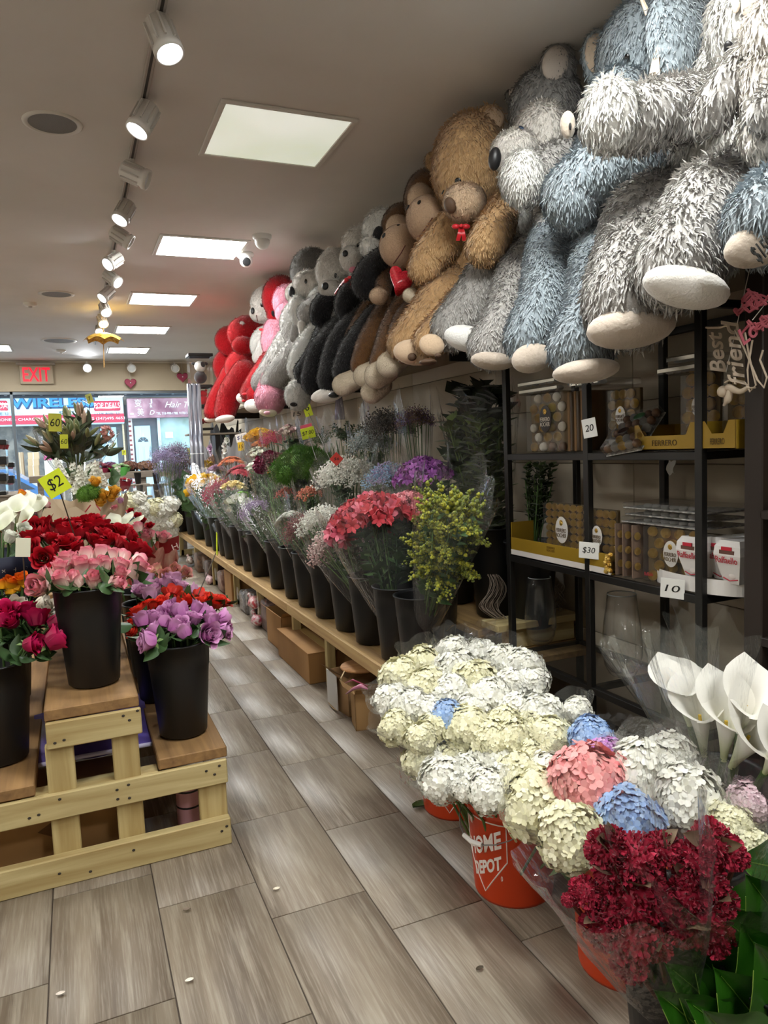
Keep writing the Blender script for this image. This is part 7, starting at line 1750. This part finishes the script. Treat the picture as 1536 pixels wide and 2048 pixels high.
for i, (u, v, h_) in enumerate(((16, 1055, 70), (45, 1045, 66), (62, 1020, 72), (30, 1020, 60), (5, 1030, 60), (80, 1020, 50))):
    p = PX(u, v, y=3.75 + .08 * (i % 3)); e2 = empty('calla_lily', wb + V((0, 0, .02)), 'white calla lily in the navy wrap, %s from left' % ORD[[1, 3, 4, 2, 0, 5][i]], 'calla lily', 'callas in the navy wrap'); r2 = rootloc(e2); h_m = PM(p, h_)
    inst('spathe', HEAD['calla'][0], CALB, e2, calla_mat(p - V((0, 0, h_m * .5)) - r2, V((rnd(-.25, .25), -.1, 1)), rnd(-1, 1), h_m)); obj('stem', MB().tube([r2, p - V((0, 0, h_m * .45))], .006, 6), GRN, e2)
for i, (u, v, m_) in enumerate(((50, 1040, 'yellow'), (0, 1062, 'orange'), (40, 990, 'orange'), (75, 1000, 'wht'), (88, 1012, 'pink'), (72, 1030, 'lilac'))): p = PX(u, v, y=3.95); rose_thing(wb + V((0, .05, .02)), p, PM(p, 12), 'open', PET[m_], 'small %s bloom tucked behind the left callas' % ('yellow', 'low orange', 'upper orange', 'white', 'pink', 'lilac')[i], 'small blooms behind the callas', 0)
# pink and white wrapped bouquet with callas right of the reds
b0 = V((.33, 4.62, ZD2)); t = PX(300, 1090, y=4.5)
e = empty('wrapped_bouquet', b0, 'red and clear wrapped bouquet of pink roses and white callas right of the red roses', 'bouquet'); rl = b0
wrapcone(b0, PX(300, 1100, y=4.55), PM(t, 52), mat('#a3403c', .5, h2='#c9a08c', scale=3), 303, .3, par=e)
for i, (u, v, s_, k_, m_) in enumerate(((290, 1080, 22, 'open', 'pink'), (325, 1082, 18, 'open', 'pink'), (280, 1060, 14, 'bud', 'pink'), (250, 1055, 12, 'bud', 'pink'), (275, 1035, 9, 'flat', 'red'), (285, 1045, 9, 'flat', 'red'), (262, 1025, 8, 'flat', 'red'), (300, 1055, 10, 'flat', 'red'), (230, 1020, 9, 'open', 'pink'), (240, 1005, 9, 'open', 'lilac'))): p = PX(u, v, y=4.5); inst('bloom', HEAD[k_][i % 2], PET[m_], e, align(p - rl, V((rnd(-.2, .2), -.5, .8)), i) @ S(PM(p, s_)))
for i, (u, v) in enumerate(((236, 1045), (255, 1045), (268, 1050), (245, 1060))): p = PX(u, v, y=4.45); h_m = PM(p, 48); inst('spathe', HEAD['calla'][0], CALB, e, calla_mat(p - V((0, 0, h_m * .5)) - rl, V((.15 * (i - 1.5), -.1, 1)), rnd(-1, 1), h_m * .9))
for u, v, c_ in ((272, 1070, 'c'), (240, 1060, 'w')): p = PX(u, v, y=4.55); inst('bloom', HEAD['hyd'][0], HC[c_], e, align(p - rl, V((0, -.4, 1)), 1) @ S(PM(p, 22)))
for i in range(8): p = PX(rnd(230, 340), rnd(1060, 1100), y=4.5); inst('leaf', LEAF, GLF, e, align(p - rl, V((rnd(-1, 1), -.5, .5)), i) @ S(PM(p, 24)))
pr = PX(345, 1092, y=4.6); obj('red_paper_corner', MB().patch(lambda u, v: PX(318 + 40 * u, 1085 + 28 * v - 14 * u, y=4.5 + .1 * v), 4, 4), mat('#b03038', .5), e)
text('lettering', 'H', mat('#e0c8c0', .6), e, basis(PX(350, 1093, y=4.48), (1, 0, .3), (0, 0, 1)), .05, .001, .035)
# white hydrangeas farther back in orange-red pail
FHL = ((258, 1005, 22), (275, 1000, 20), (285, 1020, 22), (300, 1035, 20), (310, 1015, 22), (325, 1020, 24), (340, 1010, 20), (330, 1045, 24), (345, 1040, 20), (315, 1050, 18), (340, 1060, 18), (295, 1015, 18))
FPW = places([q[:2] for q in FHL])
for i, (u, v, r_) in enumerate(FHL):
    p = PX(u, v, y=6.6); bq = V((.62, 6.75, 0)); e = empty('hydrangea', bq + V((0, 0, .1)), 'white hydrangea head in the far cluster' + FPW[i], 'hydrangea', 'far white hydrangeas'); inst('bloom', HEAD['hyd'][i % 3], HC['w' if i % 4 else 'c'], e, align(p - rootloc(e), V((rnd(-.3, .3), -.6, .8)), i) @ S(PM(p, r_ * .9))); obj('stem', MB().tube([bq + V((0, 0, .1)), p], .005, 5), GRN, e)
orange_bucket((.62, 6.75, 0), 'dark red pail under the far white hydrangeas', -1.5, False)
for i, (u, v) in enumerate(((285, 985), (320, 985), (335, 995), (262, 990))):
    p = PX(u, v, y=6.7); r = random.Random(i + 90); A = PM(p, 18); g = [[r.uniform(-.3, .3) for _ in range(7)] for _ in range(7)]
    tag(obj('plastic_wrap', MB().patch(lambda a, b: p + V((A * (2 * a - 1), g[int(a * 6)][int(b * 6)] * A, A * (2 * b - 1) + g[int(b * 6)][int(a * 6)] * A * .4)), 6, 6), film('crackle', '#ffffff', .03, 1.0, .05, 1.5), None, False, p), 'crackled clear wrap over the far hydrangeas, %s from left' % ('second', 'third', 'fourth', 'first')[i], 'plastic wrap', 'clear wrap over the far hydrangeas')
# lily vase
c = V((PX(152, 930, y=6.0).x, 6.0, .55)); e = empty('lily_vase', c, 'tall clear vase packed with budding lilies and two 60 cards', 'flower vase')
ztop = PX(150, 925, y=6.0).z
obj('glass_vase', MB().lathe([(0, .01), (.11, 0), (.115, .02), (.12, (ztop - .55)), (.115, (ztop - .55)), (.11, .03), (0, .03)], c, 28), VG, e, True)
LST = MB()
for i in range(26):
    a = rnd(0, 6.28); r = rnd(.2, 1); tu = 148 + 66 * r * math.cos(a); y_ = 6.0 + .35 * r * math.sin(a); tv = 840 + 50 * r * r + rnd(-8, 22)
    tp = PX(tu, tv, y=y_); mid = c + V((.06 * math.cos(a), .06 * math.sin(a), (ztop - .55)))
    obj('stem', MB().tube([c + V((.07 * math.cos(a + 2), .07 * math.sin(a + 2), .04)), mid, mid * .45 + tp * .55, tp], .006, 5), GRN, e)
    for q in range(2): d = (tp - mid).normalized() + rv() * .35; inst('bud', HEAD['lbud'][0], random.choice([mat('#8f9468', .5), mat('#a49a78', .5), mat('#b99a88', .5), mat('#75825a', .5)]), e, align(tp - c, d, 0) @ S(.13 * rnd(.8, 1.2), .13, .14))
    for q in range(4):
        s_ = rnd(.3, .95); p = mid * (1 - s_) + tp * s_; d = (tp - mid).normalized() * .7 + rv() * .5; inst('leaf', LEAF, mat('#3c4634', .5, h2='#59634c', vary='object'), e, align(p - c, d, rnd(0, 6)) @ S(.1, .16, .16))
p = PX(212, 865, y=5.8); inst('bloom', HEAD['als'][0], col('#c27a78', '#dca8a0'), e, align(p - c, V((.5, -.5, .6)), 0) @ S(PM(p, 16)))
inst('sleeve', SLV[2], CELL, e, Matrix.Translation((0, 0, (ztop - .55) * .8)) @ S(.3, .3, .42))

# ------------------------------------------------------------------ window display at the far end
random.seed(71)
ws = empty('window_stand', (.6, 11.6, 0), 'grey wooden stepped stand before the window with empty black buckets', 'display stand')
GW = wood('#7d7368', '#94897c', 'grey_timber', 'x')
z_ = PX(280, 942, y=11.8).z
board((-.6, 11.7, z_ - .1), (1.6, 12.1, z_), GW, ws, 'top_board'); z2 = PX(320, 990, y=11.0).z
board((-.6, 11.2, z2 - .25), (1.6, 11.65, z2 - .2), GW, ws, 'step_board')
for xx in (-.5, .55, .95, 1.5): board((xx, 11.75, 0), (xx + .08, 11.83, z_ - .1), GW, ws, 'post')
zb = z2 - .2
for u, v0, v1, y_, lab in ((275, 945, 968, 11.45, 'empty black bucket on the window stand, upper left of four'), (312, 945, 968, 11.45, 'empty black bucket on the window stand, upper right of four'), (279, 970, 992, 11.0, 'empty black bucket on the window stand, lower left of four'), (317, 968, 1004, 11.0, 'empty black bucket on the window stand, lower right of four')):
    a, b = PX(u, v0, y=y_), PX(u, v1, y=y_); h = a.z - b.z; inst_ = inst('flower_bucket', BME, BKM, None, Matrix.Translation((a.x, y_, b.z)) @ S(h / .385 * .95, h / .385 * .95, h / .385)); tag(inst_, lab, 'bucket')
    board((a.x - .16, y_ - .12, b.z - .03), (a.x + .16, y_ + .12, b.z), GW, ws, 'step_board')
def potwrap(u, v, r, y_, m, kind, hm, n, label):
    p = PX(u, v, y=y_); R_ = PM(p, r); b = p - V((0, 0, R_ * 1.25)); e = empty('wrapped_pot', b, label, 'potted flower'); wrapcone(b, p, R_, m, 400 + u, .5, par=e); obj('pot', MB().lathe([(0, 0), (.5 * R_, 0), (.6 * R_, R_ * .6), (0, R_ * .6)], b, 18), mat('#3a2a2a', .6), e)
    for x, yy, z in headpos(n, R_ * .8, R_ * .3): inst('bloom', random.choice(HEAD[kind]), hm, e, Matrix.Translation((x, yy, R_ * 1.25 + z)) @ S(R_ * .3))
potwrap(197, 935, 24, 11.9, mat('#8c2444', .5), 'mum', col('#a84a6a', '#d9a0a8'), 10, 'plum-wrapped potted flowers on the window stand'); potwrap(175, 938, 14, 12.0, mat('#7a2038', .5), 'mum', col('#c98a3a', '#a84a5a'), 6, 'small wine-wrapped pot beside the plum one'); potwrap(240, 935, 20, 11.8, mat('#5fb457', .5), 'mum', col('#cfe0c0', '#9fb48c'), 9, 'green-wrapped potted flowers on the window stand'); potwrap(246, 962, 16, 11.2, mat('#8c2030', .5), 'mum', col('#b53a4a', '#d06070'), 7, 'red-wrapped potted flowers below the green pot')
for u, v, r, m_, lab in ((258, 930, 20, col('#5a3a30', '#8a5a48'), 'rust-brown potted mum on the window stand'), (293, 930, 22, col('#6a4a38', '#94705a'), 'brown dried potted mum right of the rust one'), (220, 930, 16, col('#5a3550', '#7d5070'), 'purple potted mum behind the green pot')):
    p = PX(u, v, y=12.0); R_ = PM(p, r); e = empty('potted_mum', p - V((0, 0, R_)), lab, 'potted flower'); obj('pot', MB().lathe([(0, 0), (.45 * R_, 0), (.6 * R_, .7 * R_), (0, .7 * R_)], p - V((0, 0, R_)), 18), mat('#3a2e2a', .6), e); rl = rootloc(e)
    for d in fib(26, .1): inst('bloom', random.choice(HEAD['mum']), m_, e, align(V((d.x * R_ * .9, d.y * R_ * .9, R_ * .75 + d.z * R_ * .55)), d, 0) @ S(R_ * .24))
for i, (u, v, r, m_) in enumerate(((330, 915, 26, col('#7a6a94', '#a094b4')), (350, 905, 26, col('#5a4a6a', '#8a7a94')), (340, 935, 24, col('#8d7fae', '#b4a8cc')), (365, 925, 22, col('#6a4a5a', '#94707e')), (355, 945, 22, col('#8a5a3a', '#b08a5a')))):
    t = PX(u, v, y=10.4 + .15 * i); bq = V((t.x + .03, 10.5 + .15 * i, ZB)); bouquet('wrapped_statice', bq + V((0, 0, .1)), t, PM(t, r), 'fine', m_, 9, PM(t, r) * .55, ['lavender statice wrap nearest the window', 'dark purple statice wrap under the tall boxes', 'violet statice wrap in front', 'mauve statice wrap at the right', 'bronze flower wrap low beside the statice'][i])
    bucket(bq, 'black bucket under the %s statice wrap by the window' % ('first', 'second', 'third', 'fourth', 'fifth')[i], 'buckets under the statice by the window')
p = PX(248, 905, y=11.85); card(p, 8, 10, '7', mat('#d2d84a', .6), 'tiny yellow-green card in the window pots', fit=.5, stick=PX(246, 930, y=11.9)); 
# tall clear boxes with cow and red bear
def showbox(u0, v0, u1, v1, x, label):
    a, b = PX(u0, v0, x=x), PX(u1, v1, x=x); y0, y1 = min(a.y, b.y), max(a.y, b.y); z0, z1 = min(a.z, b.z), max(a.z, b.z)
    e = empty('clear_display_box', (x, (a.y + b.y) / 2, z0), label, 'display box'); return e
BX_ = 1.8; yb_ = 10.2
def sbox(x0, x1, y0, z0, z1, label, d=.25):
    e = empty('clear_display_box', ((x0 + x1) / 2, y0, z0), label, 'display box'); obj('clear_case', MB().bevbox((x0, y0, z0), (x1, y0 + d, z1), .004), CLR, e); obj('black_lid', MB().bevbox((x0 - .01, y0 - .01, z1), (x1 + .01, y0 + d + .01, z1 + .04), .004), BLK, e); obj('black_base', MB().bevbox((x0, y0, z0 - .03), (x1, y0 + d, z0), .004), BLK, e); return e
a = PX(378, 712, y=yb_); b = PX(428, 770, y=yb_); e = sbox(a.x, b.x, yb_, b.z, a.z, 'clear box with a black and white cow plush on top of the stack')
c = V(((a.x + b.x) / 2, yb_ + .12, (a.z + b.z) / 2)); h = (a.z - b.z) / 2
cw = empty('plush_cow', c - V((0, 0, h * .85)), 'black and white plush cow inside the upper clear box', 'plush toy'); obj('body', MB().ell(c - V((0, 0, h * .4)), (h * .45, h * .4, h * .45), 16, 10), FM['black'], cw, True); obj('head', MB().ell(c + V((0, -.02, h * .35)), (h * .4, h * .35, h * .4), 16, 10), FM['white'], cw, True); obj('ear', MB().ell(c + V((-h * .4, 0, h * .55)), (h * .18, .02, h * .12), 10, 6), FM['black'], cw, True); obj('ear', MB().ell(c + V((h * .4, 0, h * .55)), (h * .18, .02, h * .12), 10, 6), FM['black'], cw, True); obj('patch', MB().ell(c + V((h * .15, -.02 - h * .28, h * .45)), (h * .18, .03, h * .2), 10, 6), FM['black'], cw, True)
a = PX(393, 775, y=yb_); b = PX(425, 812, y=yb_); e = sbox(a.x, b.x, yb_, b.z, a.z, 'clear box with a red rose bear in the middle of the stack')
c = V(((a.x + b.x) / 2, yb_ + .12, (a.z + b.z) / 2)); h = (a.z - b.z) / 2; rb_ = empty('rose_bear', c - V((0, 0, h * .9)), 'red rose-foam bear inside the middle clear box', 'plush toy'); obj('body', MB().ell(c - V((0, 0, h * .3)), (h * .6, h * .45, h * .55), 16, 10), FM['red'], rb_, True); obj('head', MB().ell(c + V((0, 0, h * .4)), (h * .5, h * .4, h * .4), 16, 10), FM['red'], rb_, True); obj('ear', MB().ell(c + V((-h * .35, 0, h * .75)), h * .15, 8, 6), FM['red'], rb_, True); obj('ear', MB().ell(c + V((h * .35, 0, h * .75)), h * .15, 8, 6), FM['red'], rb_, True)
a = PX(393, 815, y=yb_); b = PX(427, 855, y=yb_); e = sbox(a.x, b.x, yb_, b.z, a.z, 'clear box with red roses at the bottom of the stack'); 
for i, (x, yy, z) in enumerate(headpos(7, .09, .02)): inst('rose_bloom', HEAD['open'][i % 3], PET['red'], e, Matrix.Translation((x, .12 + yy, .06 + z)) @ S(.05))
board((PX(375, 860, y=yb_).x, yb_, PX(390, 862, y=yb_).z - .06), (2.45, yb_ + .3, PX(390, 862, y=yb_).z - .035), GW, e, 'stack_plinth')
pl_ = empty('box_shelf', (2.1, yb_ + .15, ZT), 'dark shelf post holding the clear boxes', 'shelf'); board((2.05, yb_ + .02, ZT), (2.12, yb_ + .28, PX(390, 862, y=yb_).z - .061), BLK, pl_, 'post'); board((1.85, yb_ + .02, ZT), (1.92, yb_ + .28, PX(390, 862, y=yb_).z - .061), BLK, pl_, 'post')
# cellophane rolls
for i, (u, lab) in enumerate(((378, 'left roll of silver cellophane standing by the boxes'), (387, 'middle roll of silver cellophane by the boxes'), (396, 'right roll of silver cellophane by the boxes'))):
    a, b = PX(u, 768, y=9.7), PX(u + 4, 895, y=9.7); b = V((b.x, b.y, ZB)); e = empty('cellophane_roll', b, lab, 'roll'); 
    obj('roll', MB().tube([b, a], .03, 14), mat('#b9bcc6', .18, .5, h2='#6f7484', scale=30, stretch=(1, 1, .08)), e, True); obj('core', MB().tube([a, a + V((0, 0, .01))], .012, 10), mat('#3a3a3e', .6), e)
    obj('tie', MB().lathe([(.031, -.006), (.033, 0), (.031, .006)], a * .55 + b * .45, 14), mat('#d9dde2', .3), e)
# orchids in white wraps
for u, v, m_, r, lab in ((425, 895, col('#c9a0c2', '#e0c4da'), 9, 'wrapped pink orchid by the far wall'), (455, 890, col('#dedad2', '#f2f0ea'), 9, 'wrapped white orchid beside the dark sleeve')):
    p = PX(u, v, x=2.0); bq = V((2.08, p.y, ZT)); e = empty('orchid', bq, lab, 'orchid'); obj('stem', MB().tube([bq, V((2.06, p.y, (bq.z + p.z) / 2)), p + V((0, 0, .1))], .006, 6), GRN, e); obj('pot', MB().lathe([(0, 0), (.06, 0), (.08, .14), (.07, .14), (0, .12)], bq, 18), mat('#cfc8c0', .5), e)
    for i in range(5): inst('bloom', HEAD['lis'][i % 2], m_, e, align(p - bq + V((rnd(-.04, .04), rnd(-.05, .05), .06 - .07 * i)), V((-.6, -.7, .1)), i) @ S(PM(p, r)))
    inst('paper_sleeve', SLV[0], mat('#c9cbd2', .6, alpha=.55), e, Matrix.Translation((0, 0, .05)) @ S(.13, .13, (p.z - bq.z) * .95))
p = PX(400, 905, x=1.95); e = empty('paper_sleeve', V((2.0, p.y, ZT)), 'tall white paper sleeve by the clear boxes', 'paper sleeve'); inst('sleeve', SLV[1], mat('#b9bcc6', .6), e, S(.13, .13, p.z - ZT + .12)); obj('stem_bundle', MB().tube([(2.0, p.y, ZT), (2.0, p.y, p.z)], .01, 6), GRN, e)
p = PX(465, 868, x=2.3); e = empty('paper_sleeve', V((2.2, p.y, ZT)), 'tall black paper sleeve by the far wall', 'paper sleeve'); inst('sleeve', SLV[2], mat('#1f1e20', .6), e, S(.22, .22, p.z - ZT + .06)); obj('stem_bundle', MB().tube([(2.2, p.y, ZT), (2.2, p.y, p.z)], .01, 6), GRN, e)
p = PX(679, 818, x=2.38); tag(obj('cellophane_tassel', MB().tube([p + V((0, 0, .12)), p, p - V((0, 0, .1))], [.03, .045, .05], 12), mat('#8d86a0', .25, .2, h2='#b9b4c6', scale=60, stretch=(1, 1, .1)), None, True, p), 'silver-lilac foil tassel hanging on the wall panels', 'tassel')
# column of small boxed items at the far left
col_ = []
for i, (v0, v1, m_, lab) in enumerate(((885, 920, col('#8a1f30', '#b03a4a'), 'boxed red rose at the top of the left column'), (925, 955, col('#d9d6d0', '#efece6'), 'boxed white rose in the left column'), (958, 990, col('#d9d6d0', '#2a2628'), 'boxed black and white bear low in the left column'))):
    a, b = PX(-14, v0, y=6.6), PX(13, v1, y=6.6); e = sbox(a.x, b.x, 6.6, b.z + .03, a.z - .02, lab.replace('boxed', 'clear box with') , .2); c = (a + b) / 2; 
    for j, (x, yy, z) in enumerate(headpos(5, .05, .02)): inst('rose_bloom', HEAD['open'][j % 3], m_, e, Matrix.Translation((x, .1 + yy, .05 + z)) @ S(.045))
for i, (v0, v1) in enumerate(((930, 958), (962, 990))):
    a, b = PX(14, v0, y=7.2), PX(28, v1, y=7.2); e = sbox(a.x, b.x, 7.2, b.z + .03, a.z - .02, ('upper' if i == 0 else 'lower') + ' clear box with pink rose right of the left column', .14); inst('rose_bloom', HEAD['open'][i], PET['lilac'], e, Matrix.Translation((0, .07, .06)) @ S(.04))
a = PX(0, 995, y=6.9); e = empty('box_stand', (a.x, 6.9, .55), 'plinth under the left column of clear boxes', 'plinth'); board((a.x - .25, 6.55, .551), (a.x + .2, 7.4, PX(0, 990, y=6.6).z - .02), GW, e, 'plinth_body'); board((a.x - .26, 6.54, PX(0, 990, y=6.6).z - .02), (a.x + .21, 7.41, PX(0, 990, y=6.6).z - .002), GW, e, 'plinth_top')
